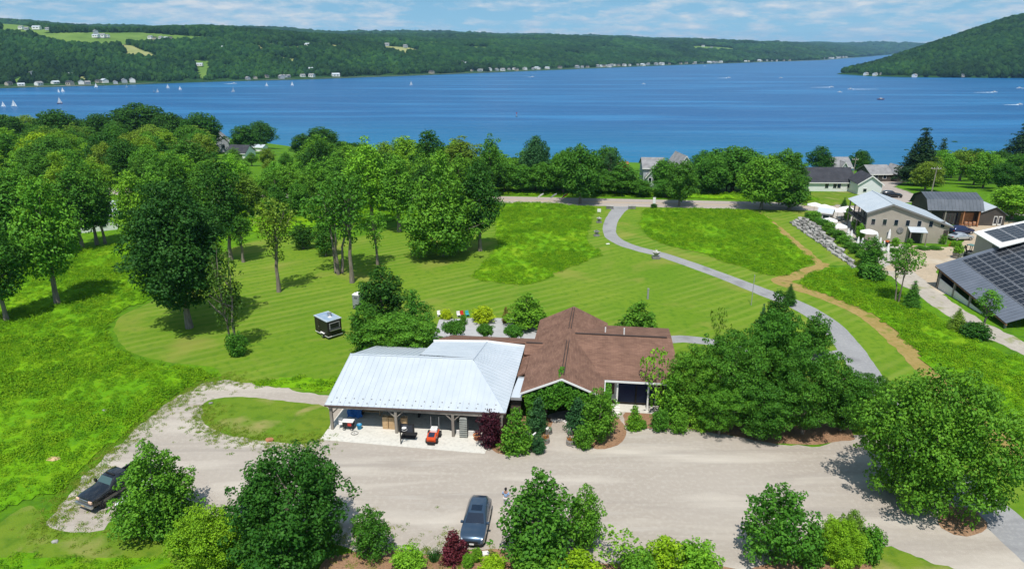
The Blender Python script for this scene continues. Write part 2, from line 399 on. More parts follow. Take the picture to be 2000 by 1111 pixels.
def inside(px, py, poly):
    px = np.asarray(px); py = np.asarray(py); r = np.zeros(px.shape, dtype=bool); k = len(poly)
    for i in range(k):
        x0, y0 = poly[i]; x1, y1 = poly[(i + 1) % k]
        if y0 == y1: continue
        r ^= ((y0 > py) != (y1 > py)) & (px < (x1 - x0) * (py - y0) / (y1 - y0) + x0)
    return r
def drape(name, poly, fn, step, off, m, edge=0.0, seed=1):
    """sheet that follows a height function inside a polygon"""
    P = np.array(poly); xs = np.arange(P[:, 0].min(), P[:, 0].max() + step, step); ys = np.arange(P[:, 1].min(), P[:, 1].max() + step, step)
    X, Y = np.meshgrid(xs, ys); Zd = fn(X, Y) + off
    jx = X + (fbm(X / (4 * step), Y / (4 * step), 3, seed) - 0.5) * edge; jy = Y + (fbm(X / (4 * step) + 50, Y / (4 * step), 3, seed) - 0.5) * edge
    I = inside(jx, jy, poly); keep = I[:-1, :-1] & I[1:, :-1] & I[:-1, 1:] & I[1:, 1:]
    F = grid_faces(len(xs), len(ys), keep); V = np.stack([X, Y, Zd], -1).reshape(-1, 3)
    u, inv = np.unique(F, return_inverse=True)
    if len(u) < 3: return None
    return link(name, np_mesh(name, V[u], inv.reshape(-1, 4), True), m)

M_field = ground_mat('far_field', ((0.11, 0.20, 0.035), (0.15, 0.24, 0.05), (0.09, 0.16, 0.03)), (0.006, 0.03), 0.0)
M_field2 = ground_mat('far_hay', ((0.26, 0.28, 0.10), (0.30, 0.31, 0.13), (0.20, 0.24, 0.07)), (0.01, 0.05), 0.0)
FIELDS = [
    ([(-1034, 1561), (-986, 1628), (-925, 1751), (-823, 1742), (-722, 1763), (-714, 1718), (-777, 1665), (-815, 1622), (-840, 1582), (-858, 1513), (-911, 1478), (-988, 1521)], 0),
    ([(-2224, 3170), (-1223, 1852), (-1048, 1712), (-1004, 1565), (-1081, 1535)], 0),
    ([(-862, 1577), (-822, 1573), (-736, 1499), (-736, 1467), (-775, 1451)], 1),
    ([(-677, 1517), (-641, 1533), (-619, 1469), (-593, 1394), (-610, 1386), (-643, 1454)], 0),
    ([(-619, 1728), (-607, 1743), (-564, 1661), (-570, 1635)], 1),
    ([(-573, 1756), (-522, 1841), (-495, 1808), (-537, 1719)], 1),
    ([(-553, 1639), (-485, 1661), (-474, 1626), (-529, 1612)], 1),
    ([(-376, 2089), (-302, 2127), (-248, 2082), (-293, 1961), (-344, 1951)], 1),
    ([(-440, 2711), (-239, 2449), (-239, 2277), (-347, 2208)], 0),
    ([(905, 3692), (1074, 3888), (1275, 4049), (1124, 3648), (859, 3401)], 0),
    ([(-492, 1908), (-459, 1975), (-443, 1859), (-463, 1834)], 1),
    ([(-171, 2412), (-68, 2529), (-81, 2363), (-142, 2275)], 0),
    ([(-864, 1227), (-845, 1245), (-823, 1216), (-841, 1196)], 0),
    ([(-782, 1281), (-764, 1284), (-754, 1260), (-770, 1260)], 1),
]
for i, (poly, k) in enumerate(FIELDS):
    o = drape('field', poly, hz_far, 7.0, 1.2, (M_field, M_field2)[k], 8.0, i)
    if o: setp(o, 'pale green farm field among the woods across the lake', kind='structure')

# ------------------------------------------------------------------ near sheets
def smooth(pts, closed=True, step=0.6):
    """Catmull-Rom through the points"""
    P = [Vector((p[0], p[1])) for p in pts]; k = len(P); out = []
    rng = range(k) if closed else range(k - 1)
    for i in rng:
        p0 = P[(i - 1) % k] if closed or i > 0 else P[0]; p1 = P[i]; p2 = P[(i + 1) % k]
        p3 = P[(i + 2) % k] if closed or i + 2 < k else P[-1]
        m = max(2, int((p2 - p1).length / step))
        for j in range(m):
            t = j / m; a = 2 * p1; b_ = p2 - p0; c_ = 2 * p0 - 5 * p1 + 4 * p2 - p3; d_ = -p0 + 3 * p1 - 3 * p2 + p3
            out.append((a + b_ * t + c_ * t * t + d_ * t * t * t) * 0.5)
    if not closed: out.append(P[-1])
    return out
def ragged(pts, amp, seed):
    out = []
    k = len(pts)
    for i, p in enumerate(pts):
        t = (pts[(i + 1) % k] - pts[i - 1]); nn = Vector((-t.y, t.x)); nn = nn.normalized() if nn.length else nn
        a = mnoise.fractal(Vector((p.x * 0.55, p.y * 0.55, seed * 7.7)), 1.0, 2.0, 5)
        out.append(p + nn * a * amp)
    return out
def sheet(name, pts, z, m, amp=0.0, label=None, step=0.6, sm=True, kind='structure', seed=1, parent=None):
    pp = smooth(pts, True, step) if sm else [Vector(p) for p in pts]
    if amp: pp = ragged(pp, amp, seed)
    me = bpy.data.meshes.new(name); me.from_pydata([(p.x, p.y, z) for p in pp], [], [tuple(range(len(pp)))]); me.update()
    if me.polygons[0].normal.z < 0: me.flip_normals()
    o = link(name, me, m, parent)
    return setp(o, label, kind=kind) if parent is None else o
def ribbon(name, line, width, z, m, amp=0.0, label=None, step=0.6, kind='structure', seed=1, parent=None):
    c = smooth(line, False, step); k = len(c); L_, R_ = [], []
    for i in range(k):
        t = (c[min(i + 1, k - 1)] - c[max(i - 1, 0)]).normalized(); nn = Vector((-t.y, t.x)); ww = width if isinstance(width, (int, float)) else np.interp(i / (k - 1), np.linspace(0, 1, len(width)), width)
        aa = [amp * mnoise.fractal(Vector((c[i].x * 0.6, c[i].y * 0.6, seed * 3.3 + q * 9)), 1.0, 2.0, 4) for q in (0, 1)]
        L_.append(c[i] + nn * (ww / 2 + aa[0])); R_.append(c[i] - nn * (ww / 2 + aa[1]))
    V = [(p.x, p.y, z) for p in L_] + [(p.x, p.y, z) for p in R_]
    F = [(i, k + i, k + i + 1, i + 1) for i in range(k - 1)]
    me = bpy.data.meshes.new(name); me.from_pydata(V, [], F); me.update()
    o = link(name, me, m, parent)
    return setp(o, label, kind=kind) if parent is None else o

LAWN = [(-51.97, 82.53), (-53.38, 86.89), (-52.14, 91.66), (-51.49, 96.45), (-51.53, 109.20), (-50.51, 122.49), (-43.76, 128.35), (-29.84, 128.35), (-22.22, 137.29), (-10.90, 141.74), (-4.38, 150.47), (-3.85, 157.97), (22.44, 154.67), (25.99, 154.67), (64.48, 150.47), (67.86, 133.09), (63.77, 112.12), (59.26, 109.20), (51.53, 109.20), (50.24, 98.78), (51.03, 88.04), (50.15, 77.61), (48.10, 67.89), (46.63, 54.50), (44.73, 47.59), (39.52, 38.75), (34.04, 41.43), (32.55, 53.66), (23.86, 55.37), (16.39, 58.12), (0.50, 58.12), (-15.53, 61.10), (-18.87, 64.12), (-24.08, 65.26), (-29.00, 66.43), (-31.94, 68.51), (-34.56, 70.98), (-39.30, 72.06), (-44.48, 74.02), (-48.50, 77.61)]
sheet('lawn', LAWN, 0.004, M_lawn, 0.25, 'mown lawn with diagonal mowing stripes around the house', seed=2)
LOT = [(-35.53, 42.90), (-36.09, 46.58), (-36.50, 51.63), (-36.06, 56.99), (-35.39, 62.58), (-34.02, 65.96), (-32.16, 67.64), (-29.49, 67.16), (-24.15, 65.49), (-19.09, 64.12), (-15.53, 61.10), (-8.94, 58.12), (0.00, 58.12), (5.18, 61.10), (11.13, 61.10), (16.39, 58.12), (21.27, 56.26), (25.03, 54.68), (28.19, 54.33), (32.87, 56.26), (36.74, 56.26), (37.98, 47.59), (38.22, 41.98), (38.08, 38.75), (35.63, 37.34), (31.99, 38.21), (29.29, 39.71), (27.20, 41.21), (23.02, 38.80), (17.72, 38.06), (7.21, 38.90), (-1.48, 40.34), (-8.91, 40.45), (-13.62, 41.43), (-20.30, 43.14), (-24.33, 44.34), (-26.16, 43.14), (-30.65, 44.22), (-31.16, 43.02), (-33.36, 42.79)]
sheet('gravel_lot', LOT, 0.008, M_gravel, 0.55, 'pale gravel parking lot in front of the garage', seed=3)
sheet('grass_island', [(-31.55, 61.52), (-31.35, 63.01), (-30.06, 63.78), (-26.80, 63.67), (-22.71, 62.58), (-18.77, 61.62), (-17.58, 58.12), (-17.84, 55.73), (-19.65, 54.85), (-22.90, 55.37), (-27.15, 56.44), (-29.78, 58.31)], 0.014, M_verge, 0.35, 'grass island between the gravel lot and the lane beside the garage', seed=4)
DRIVE = [(26.74, 157.97), (23.83, 150.47), (20.78, 139.93), (19.31, 129.89), (20.42, 123.90), (22.96, 119.74), (27.04, 115.19), (33.18, 105.07), (38.10, 95.55), (40.91, 90.02), (41.85, 83.59), (41.21, 76.68), (39.79, 69.40), (37.92, 62.15), (36.74, 55.37), (37.16, 49.73), (37.90, 44.34), (38.17, 40.34), (38.39, 36.42), (38.42, 29.76)]
ribbon('driveway', DRIVE, [6.5, 3.4, 2.9, 2.7, 2.6, 2.6, 2.6, 2.6, 2.6, 2.8, 3.1, 3.2, 3.2, 3.2, 3.3, 3.6, 3.6, 3.6, 3.6, 3.6], 0.012, M_asph, 0.10, 'grey stone driveway curving up from the road', seed=5)
ribbon('driveway_path', [(19.24, 78.55), (21.24, 78.87), (24.84, 77.92), (29.45, 74.60), (34.99, 73.17), (39.87, 74.60)], 2.2, 0.010, M_asph, 0.15, 'short grey path running behind the house to the driveway', seed=51)
rx = np.array([-420.0, -200, -60, 0, 60, 120, 200, 330, 420]); RL = [(x, float(road_y(x)) + 0.9) for x in rx]
ribbon('road', RL, 8.4, 0.016, M_road, 0.06, 'two-lane country road between the meadow and the lakeside trees', step=4.0)
M_paintw = mat('road_white', (0.62, 0.60, 0.56), 0.8); M_painty = mat('road_yellow', (0.55, 0.36, 0.10), 0.8)
roado = bpy.data.objects['road']
for off, m_, nm in ((3.25, M_paintw, 'edge_line'), (-3.25, M_paintw, 'edge_line'), (0.14, M_painty, 'centre_line'), (-0.14, M_painty, 'centre_line')):
    ribbon(nm, [(x, y + off) for x, y in RL], 0.11, 0.020, m_, 0.0, step=8.0, parent=roado)
ribbon('straw_path', [(54.69, 149.45), (54.16, 140.83), (53.21, 128.35), (52.41, 117.75), (52.14, 112.72), (52.31, 108.64)], [1.6, 2.2, 2.4, 2.4, 2.6, 1.2], 0.012, M_straw, 0.35, 'tan straw strip crossing the right meadow by the stone wall', seed=6)
ribbon('straw_path', [(53.31, 110.94), (49.43, 107.24), (45.11, 103.76), (42.29, 101.47), (43.77, 98.31), (45.91, 94.22), (48.20, 88.04), (48.49, 81.51), (47.69, 74.31), (46.78, 68.14), (46.22, 62.15), (46.17, 56.63), (46.01, 50.48)], [1.4, 2.6, 2.8, 3.0, 2.4, 2.4, 2.6, 2.6, 2.6, 2.4, 2.4, 2.6, 2.6], 0.016, M_straw, 0.3, 'tan straw strip curving along the far side of the driveway', seed=7)
sheet('dirt_yard', [(63.40, 115.82), (72.05, 121.79), (80.17, 121.10), (85.65, 125.35), (91.83, 137.29), (96.05, 147.45), (104.60, 141.74), (110.03, 137.29), (93.73, 115.19), (81.11, 115.19), (69.64, 106.42), (65.32, 96.45), (61.47, 96.45), (60.70, 103.76), (60.12, 109.20)], 0.008, M_dirt, 0.5, 'dusty tan yard between the winery and the solar barn', seed=8)
ribbon('farm_track', [(63.35, 106.42), (62.13, 97.61), (61.44, 90.02), (61.40, 83.23), (62.39, 76.08), (63.88, 68.51)], [4.5, 4.0, 3.6, 3.6, 3.6, 3.6], 0.012, M_track, 0.4, 'dirt farm track running down beside the solar barn', seed=9)
BED1 = [(-13.21, 39.82), (-8.93, 40.56), (-5.18, 40.24), (-1.49, 40.77), (3.69, 40.13), (7.26, 39.30), (13.80, 39.30), (16.93, 37.82), (10.09, 35.53), (-3.36, 35.53), (-12.34, 36.42)]
sheet('mulch_bed', BED1, 0.014, M_mulch, 0.35, 'orange-brown mulch bed at the near edge of the gravel lot', seed=10)
sheet('mulch_bed', [(20.75, 40.34), (24.96, 41.43), (26.90, 40.77), (26.59, 38.75), (23.55, 35.53), (16.82, 35.53), (16.38, 38.30)], 0.018, M_mulch, 0.3, 'brown mulch bed under the yellow-green trees at the lot corner', seed=11)
sheet('mulch_bed', [(-2.36, 54.68), (-0.69, 53.16), (0.93, 53.49), (2.91, 54.33), (3.52, 56.99), (3.79, 59.28), (0.51, 59.88), (-1.99, 58.12)], 0.014, M_mulch, 0.25, 'mulch bed beside the garage and left of the entrance path', seed=12)
sheet('mulch_bed', [(5.62, 58.89), (5.80, 56.26), (6.59, 54.50), (8.41, 53.99), (10.18, 55.20), (10.94, 57.55), (10.18, 59.88), (6.64, 60.08)], 0.014, M_mulch, 0.25, 'mulch bed right of the entrance path', seed=13)
sheet('mulch_bed', [(11.02, 58.12), (12.81, 57.55), (16.21, 57.36), (19.44, 56.63), (22.48, 55.55), (26.44, 54.68), (29.98, 55.20), (32.29, 56.26), (31.06, 61.10), (17.33, 62.15), (11.91, 61.10)], 0.014, M_mulch, 0.25, 'long mulch bed under the trees right of the house', seed=14)
sheet('mulch_bed', [(32.79, 43.14), (34.02, 41.98), (36.11, 43.14), (36.70, 44.96), (35.68, 45.92), (33.48, 44.96)], 0.02, M_mulch, 0.3, 'mulch ring at the foot of the big tree by the lot exit', seed=15)
sheet('grass_verge', [(26.43, 40.88), (27.70, 40.88), (29.29, 39.71), (31.32, 38.50), (32.18, 36.87), (26.67, 35.09), (25.01, 37.34)], 0.022, M_verge, 0.4, 'small grass verge in the corner below the lot exit', seed=16)
sheet('grass_verge', [(-39.42, 43.73), (-38.55, 45.92), (-35.13, 43.14), (-33.15, 42.44), (-30.00, 43.02), (-25.61, 41.98), (-20.65, 38.30), (-23.12, 34.67), (-35.01, 34.67), (-40.94, 42.55)], 0.012, M_verge, 0.4, 'mown grass strip below the parked black truck', seed=17)
sheet('patio', [(-9.95, 79.19), (-9.80, 85.39), (-3.48, 86.13), (4.26, 85.02), (3.57, 77.92)], 0.02, ground_mat('patio_board', ((0.39, 0.39, 0.395), (0.42, 0.42, 0.425), (0.36, 0.36, 0.365)), (0.3, 1.0), 0.05, 12.0), 0.0, 'grey paved patio behind the house', sm=False)
# neighbours' yard and lane below the road
drape('yard_grass', [(76.47, 175.36), (96.44, 181.84), (82.04, 155.76), (66.15, 154.67)], gz, 1.0, 0.06, M_verge, 1.0, 4)
setp(bpy.data.objects['yard_grass'], 'mown yard in front of the white house beyond the road', kind='structure')
drape('lane', [(108.55, 205.38), (128.82, 227.93), (122.96, 212.15), (109.07, 191.72), (102.62, 168.80), (93.96, 157.97), (89.72, 161.40)], gz, 1.0, 0.08, M_road, 0.6, 5)
setp(bpy.data.objects['lane'], 'tan lane leading to the dark lakeside house', kind='structure')

# ------------------------------------------------------------------ foliage materials
def leaf_mat(name, rough=0.6, trans=0.21):
    m = bpy.data.materials.new(name); m.use_nodes = True
    n = m.node_tree.nodes; l = m.node_tree.links; b = n['Principled BSDF']; out = n['Material Output']
    oi = n.new('ShaderNodeObjectInfo'); at = n.new('ShaderNodeAttribute'); at.attribute_name = 'tint'
    hv = n.new('ShaderNodeHueSaturation'); l.new(oi.outputs['Color'], hv.inputs['Color'])
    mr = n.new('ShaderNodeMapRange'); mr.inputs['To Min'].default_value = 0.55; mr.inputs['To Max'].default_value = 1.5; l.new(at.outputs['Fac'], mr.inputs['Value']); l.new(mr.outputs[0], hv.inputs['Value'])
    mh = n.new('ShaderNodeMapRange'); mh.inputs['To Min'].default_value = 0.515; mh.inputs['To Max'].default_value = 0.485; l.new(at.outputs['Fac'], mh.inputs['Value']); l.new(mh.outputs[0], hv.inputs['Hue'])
    l.new(hv.outputs[0], b.inputs['Base Color']); b.inputs['Roughness'].default_value = rough; b.inputs['Specular IOR Level'].default_value = 0.18
    tr = n.new('ShaderNodeBsdfTranslucent'); h2 = n.new('ShaderNodeHueSaturation'); h2.inputs['Hue'].default_value = 0.475; h2.inputs['Value'].default_value = 1.7; l.new(hv.outputs[0], h2.inputs['Color']); l.new(h2.outputs[0], tr.inputs['Color'])
    mx = n.new('ShaderNodeMixShader'); mx.inputs[0].default_value = trans; l.new(b.outputs[0], mx.inputs[1]); l.new(tr.outputs[0], mx.inputs[2]); l.new(mx.outputs[0], out.inputs['Surface'])
    return m
M_leaf = leaf_mat('leaf')
M_needle = leaf_mat('needle', 0.6, 0.12)
M_bark = mat('bark', (0.16, 0.13, 0.10), 0.95, (0.27, 0.23, 0.19), 2.0, 6, 0.8, 9.0, stretch=(3, 3, 0.5))
M_barkd = mat('bark_dark', (0.06, 0.05, 0.04), 0.95, (0.12, 0.10, 0.08), 2.0, 6, 0.8, 9.0, stretch=(3, 3, 0.5))
DARK = (0.036, 0.125, 0.012); MID = (0.066, 0.200, 0.017); FRESH = (0.105, 0.275, 0.020); BRIGHT = (0.15, 0.345, 0.020)
YELLOW = (0.25, 0.42, 0.012); OLIVE = (0.14, 0.25, 0.022); PURPLE = (0.055, 0.012, 0.020); PLUM = (0.12, 0.022, 0.030); BLUEG = (0.045, 0.14, 0.042)

PROF = {
    'round': ([0, .08, .25, .5, .75, .92, 1], [.35, .66, .95, 1, .82, .48, .1]),
    'oval': ([0, .1, .35, .6, .85, 1], [.45, .8, 1, .86, .5, .08]),
    'pyr': ([0, .08, .2, .45, .75, 1], [.55, .9, 1, .8, .42, .05]),
    'flat': ([0, .2, .5, .8, 1], [.3, .8, 1, 1, .7]),
    'cone': ([0, .06, .15, .5, .8, 1], [.6, .95, 1, .62, .28, .03]),
    'vase': ([0, .2, .5, .8, 1], [.25, .55, .9, 1, .55]),
    'ball': ([0, .12, .3, .55, .8, .93, 1], [.6, .83, .97, 1, .82, .5, .15]),
}
def tubes_np(paths, seg=6):
    V = []; F = []; n0 = 0
    for path, rad in paths:
        P = np.array(path, dtype=float); k = len(P)
        D = np.gradient(P, axis=0); D /= np.linalg.norm(D, axis=1)[:, None] + 1e-9
        ref = np.array([0.3, 0.95, 0.1]); A = np.cross(D, ref); A /= np.linalg.norm(A, axis=1)[:, None] + 1e-9; B = np.cross(D, A)
        th = np.arange(seg) * 2 * math.pi / seg
        ring = P[:, None, :] + np.array(rad)[:, None, None] * (A[:, None, :] * np.cos(th)[None, :, None] + B[:, None, :] * np.sin(th)[None, :, None])
        V.append(ring.reshape(-1, 3))
        i = np.arange(k - 1)[:, None] * seg; j = np.arange(seg)[None, :]; j2 = (j + 1) % seg
        F.append((n0 + np.stack([i + j, i + j2, i + seg + j2, i + seg + j], -1)).reshape(-1, 4)); n0 += k * seg
    return np.concatenate(V), np.concatenate(F)
def leaf_quads(Cn, Nn, size, rng, aspect=0.62):
    m = len(Cn)
    Nn = Nn / (np.linalg.norm(Nn, axis=1)[:, None] + 1e-9)
    r = rng.normal(size=(m, 3)); A = np.cross(Nn, r); A /= np.linalg.norm(A, axis=1)[:, None] + 1e-9; B = np.cross(Nn, A)
    s = size * rng.uniform(0.65, 1.35, m)[:, None]
    a = A * s * 0.5; b = B * s * 0.5 * aspect; f = Nn * s * 0.12
    V = np.stack([Cn - a - f, Cn + b + f, Cn + a - f, Cn - b + f], 1).reshape(-1, 3)
    return V, np.arange(m * 4).reshape(m, 4)
def make_tree(name, H, W, base, prof, npuff, pr, leaf, dens, seed, flat=0.8, trunk_r=None, nlimb=9, lean=0.03, core=0.2, needle=False, split=0, spread=0.0, droop=0.0, jit=0.35):
    """returns (trunk mesh, crown mesh); crown = leaf clumps through an envelope, trunk = tapered stem with limbs that reach the clumps"""
    rng = np.random.default_rng(seed)
    zb = H * base; xs, ys = PROF[prof]; Rm = W / 2
    tt = np.linspace(0, 1, 200); cdf = np.cumsum(np.interp(tt, xs, ys) ** 1.6 + 0.02); cdf /= cdf[-1]
    u = (np.arange(npuff) + rng.uniform(0, 1, npuff)) / npuff; t = np.interp(u, cdf, tt)
    ang = np.arange(npuff) * 2.39996 + rng.uniform(-.6, .6, npuff)
    lop = 1 + jit * np.sin(ang * 2 + seed) * 0.35 + rng.uniform(-jit, jit * 0.5, npuff) * 0.5
    Rt = np.interp(t, xs, ys) * Rm * lop
    prr = pr * rng.uniform(0.65, 1.25, npuff) * (0.55 + 0.45 * np.interp(t, xs, ys))
    rad = np.maximum(Rt - prr * 0.55, 0) * np.sqrt(rng.uniform(0.3 if not spread else 0.05, 1, npuff))
    cz = zb + t * (H - zb); cz = np.minimum(cz, H - prr * flat * 0.55); cz = np.maximum(cz, zb + prr * flat * 0.3)
    lx = lean * H * rng.uniform(-1, 1); ly = lean * H * rng.uniform(-1, 1)
    Pc = np.stack([rad * np.cos(ang) + lx * cz / H, rad * np.sin(ang) + ly * cz / H, cz], 1)
    ns = max(4, npuff // 4)                                # small sprays that break the outline
    ts_ = np.interp(rng.uniform(0.1, 1, ns), cdf, tt); as_ = rng.uniform(0, 6.28, ns); rs_ = np.interp(ts_, xs, ys) * Rm * rng.uniform(0.9, 1.12, ns); zs_ = zb + ts_ * (H - zb) * rng.uniform(.98, 1.06, ns)
    Pc = np.concatenate([Pc, np.stack([rs_ * np.cos(as_) + lx * zs_ / H, rs_ * np.sin(as_) + ly * zs_ / H, zs_], 1)]); prr = np.concatenate([prr, pr * rng.uniform(.3, .55, ns)]); npuff += ns
    cen = []; nor = []; tint = []
    for i in range(npuff):
        m = int(dens * 4 * math.pi * prr[i] ** 2 / (leaf * leaf))
        d = rng.normal(size=(m, 3)); d /= np.linalg.norm(d, axis=1)[:, None]
        keep = (d[:, 2] > -0.35) | (rng.uniform(size=m) < 0.35); d = d[keep]; m = len(d)
        ph = rng.uniform(0, 6.28, 3); k = rng.uniform(2.2, 4.0, 3)
        lump = 1 + 0.16 * np.sin(k[0] * d[:, 0] * 2 + ph[0]) * np.sin(k[1] * d[:, 1] * 2 + ph[1]) + 0.12 * np.sin(k[2] * d[:, 2] * 3 + ph[2])
        r = prr[i] * lump * (0.5 + 0.58 * np.sqrt(rng.uniform(0, 1, m)))
        p = d * r[:, None]; p[:, 2] *= flat
        if droop: p[:, 2] -= droop * (p[:, 0] ** 2 + p[:, 1] ** 2) / prr[i]
        cen.append(Pc[i] + p); nor.append(d * 0.7 + np.array([0, 0, 0.55]) + rng.normal(size=(m, 3)) * 0.45)
        tint.append(np.clip(0.5 + rng.uniform(-.16, .16) + rng.normal(size=m) * 0.16, 0, 1))
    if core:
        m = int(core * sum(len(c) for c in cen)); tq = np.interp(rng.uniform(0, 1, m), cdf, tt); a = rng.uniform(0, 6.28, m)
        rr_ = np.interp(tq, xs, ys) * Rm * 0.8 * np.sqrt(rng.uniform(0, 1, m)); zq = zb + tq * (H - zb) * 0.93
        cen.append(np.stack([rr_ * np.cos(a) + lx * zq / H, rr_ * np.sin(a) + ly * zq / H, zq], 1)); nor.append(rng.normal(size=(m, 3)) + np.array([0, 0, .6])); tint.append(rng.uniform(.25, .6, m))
    Cn = np.concatenate(cen); Cn[:, 2] = np.maximum(Cn[:, 2], 0.05)
    V, F = leaf_quads(Cn, np.concatenate(nor), leaf * 1.25, rng, 0.35 if needle else 0.62)
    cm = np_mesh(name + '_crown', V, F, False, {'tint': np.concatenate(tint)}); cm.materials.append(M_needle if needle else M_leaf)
    # stem and limbs
    tr = trunk_r or 0.018 * H + 0.05; paths = []
    top = zb + (H - zb) * (0.92 if needle else 0.72)
    stems = split or 1
    for q in range(stems):
        k = 7; zt = np.linspace(-0.15, top, k); wob = rng.normal(size=(k, 2)) * 0.012 * H; wob[:2] = 0
        off = np.array([0.0, 0.0]) if stems == 1 else np.array([math.cos(q * 6.28 / stems + seed), math.sin(q * 6.28 / stems + seed)])
        sp_ = np.linspace(0, 1, k)[:, None] ** 1.3 * off * W * 0.22 + (off * tr * 1.4 if stems > 1 else 0)
        path = np.stack([lx * zt / H, ly * zt / H, zt], 1); path[:, :2] += wob + sp_
        rad_ = tr / math.sqrt(stems) * np.array([1.45, 1.0, .86, .72, .55, .36, .14]); paths.append((path, rad_))
    for i in rng.permutation(npuff)[:nlimb]:
        e = Pc[i]; z0 = max(zb * 0.75, min(e[2] * 0.72, top * 0.9)); s0 = np.array([lx * z0 / H, ly * z0 / H, z0])
        if stems > 1:
            pa = paths[int(rng.integers(stems))][0]; s0 = np.array([np.interp(z0, pa[:, 2], pa[:, 0]), np.interp(z0, pa[:, 2], pa[:, 1]), z0])
        f = np.linspace(0, 1, 5)[:, None]; path = s0 * (1 - f) + e * f; path[1:-1, 2] -= 0.08 * np.linalg.norm(e - s0) * np.array([.4, 1, .6]) * (1 if not needle else 0)
        r0 = tr * 0.42 * (1 - 0.5 * z0 / H); paths.append((path, r0 * np.array([1, .75, .55, .35, .12])))
    V, F = tubes_np(paths, 7)
    tm = np_mesh(name + '_trunk', V, F, True)
    return tm, cm
PROTO = {}
def proto(key, H, W, *a, bark=None, **k):
    tm, cm = make_tree(key, H, W, *a, **k); tm.materials.append(bark or M_bark); PROTO[key] = (tm, cm, H, W)
# mid-distance kinds
for v in range(3):
    proto('round%d' % v, 12, 10, 0.16, 'round', 50, 1.65, 0.35, 0.95, 11 + v)
    proto('tall%d' % v, 17, 9, 0.24, 'oval', 52, 1.5, 0.37, 0.85, 31 + v, core=0.12)
    proto('oval%d' % v, 12, 7, 0.10, 'oval', 46, 1.25, 0.33, 0.95, 51 + v)
for v in range(2):
    proto('sparse%d' % v, 13, 7, 0.36, 'vase', 26, 1.1, 0.34, 0.62, 71 + v, core=0.05, nlimb=18, spread=1)
    proto('pyr%d' % v, 9, 6, 0.10, 'pyr', 50, 1.0, 0.27, 0.95, 81 + v)
    proto('spruce%d' % v, 16, 7, 0.06, 'cone', 150, 1.25, 0.40, 0.9, 91 + v, flat=0.32, droop=0.25, needle=True, bark=M_barkd, lean=0.005)
    proto('bush%d' % v, 3, 4, 0.0, 'ball', 26, 0.85, 0.26, 0.95, 101 + v, nlimb=5, trunk_r=0.05)
proto('clump', 14, 8, 0.5, 'round', 22, 1.3, 0.42, 0.75, 121, nlimb=14, split=3, spread=1)
# nearer ones with finer leaves
proto('near_pyr', 8, 6.6, 0.03, 'pyr', 95, 0.76, 0.175, 0.9, 201, jit=0.5)
proto('near_round', 9, 9.0, 0.04, 'ball', 120, 0.98, 0.195, 0.9, 202, jit=0.45)
proto('near_mag', 7.2, 5.6, 0.04, 'pyr', 72, 0.68, 0.205, 0.8, 203, jit=0.6)
proto('near_mag2', 7.0, 5.4, 0.05, 'oval', 72, 0.66, 0.205, 0.8, 204, jit=0.6)
proto('near_big', 11.8, 12.4, 0.05, 'ball', 165, 1.15, 0.225, 0.85, 205, jit=0.55, flat=0.9)
proto('near_locust', 8, 9, 0.10, 'flat', 105, 0.90, 0.175, 0.85, 206, flat=0.5, spread=1, jit=0.5)
proto('near_locust2', 8.5, 8, 0.08, 'round', 105, 0.90, 0.175, 0.85, 207, flat=0.5, spread=1, jit=0.5)
proto('near_shrub', 2.2, 2.2, 0.0, 'ball', 40, 0.36, 0.115, 0.9, 208, trunk_r=0.04, jit=0.5)
proto('near_shrub2', 2.6, 2.0, 0.0, 'pyr', 40, 0.34, 0.115, 0.85, 209, trunk_r=0.04, jit=0.7)
proto('near_twig', 3.0, 2.6, 0.1, 'vase', 22, 0.30, 0.16, 0.5, 210, trunk_r=0.03, jit=0.7, nlimb=16, spread=1)
proto('box_ball', 1.0, 1.0, 0.0, 'ball', 60, 0.15, 0.055, 1.3, 211, trunk_r=0.03, jit=0.02, core=0.3)
proto('maple', 18, 12.5, 0.17, 'round', 110, 1.5, 0.30, 0.95, 212, jit=0.4, core=0.3)
proto('beech', 15, 11, 0.06, 'pyr', 95, 1.35, 0.32, 0.9, 213, jit=0.45)
proto('thin_clump', 13, 5, 0.22, 'oval', 40, 0.75, 0.26, 0.6, 214, split=4, nlimb=16, core=0.03, spread=1)
proto('topiary', 1.9, 2.6, 0.5, 'flat', 34, 0.42, 0.12, 1.1, 215, flat=0.8, trunk_r=0.05, split=2)
NT = [0]
def plant(key, x, y, z, h, wd, col, label, cat='tree', group=None, name=None, rz=None, vary=0.10):
    tm, cm, H, W = PROTO[key]; NT[0] += 1; r = random.Random(NT[0] * 7 + 3)
    nm = name or {'tree': 'tree', 'shrub': 'shrub', 'conifer': 'conifer_tree'}.get(cat, 'tree')
    e = empty(nm, (x, y, z - 0.02), r.uniform(0, 6.28) if rz is None else rz, label, cat, group); e.scale = (wd / W, wd / W, h / H)
    link('trunk', tm, None, e); c = link('crown', cm, None, e)
    k = 1 + r.uniform(-vary, vary); g2 = 1 + r.uniform(-vary, vary) * 0.6
    c.color = (col[0] * k * g2, col[1] * k, col[2] * k, 1)
    return e

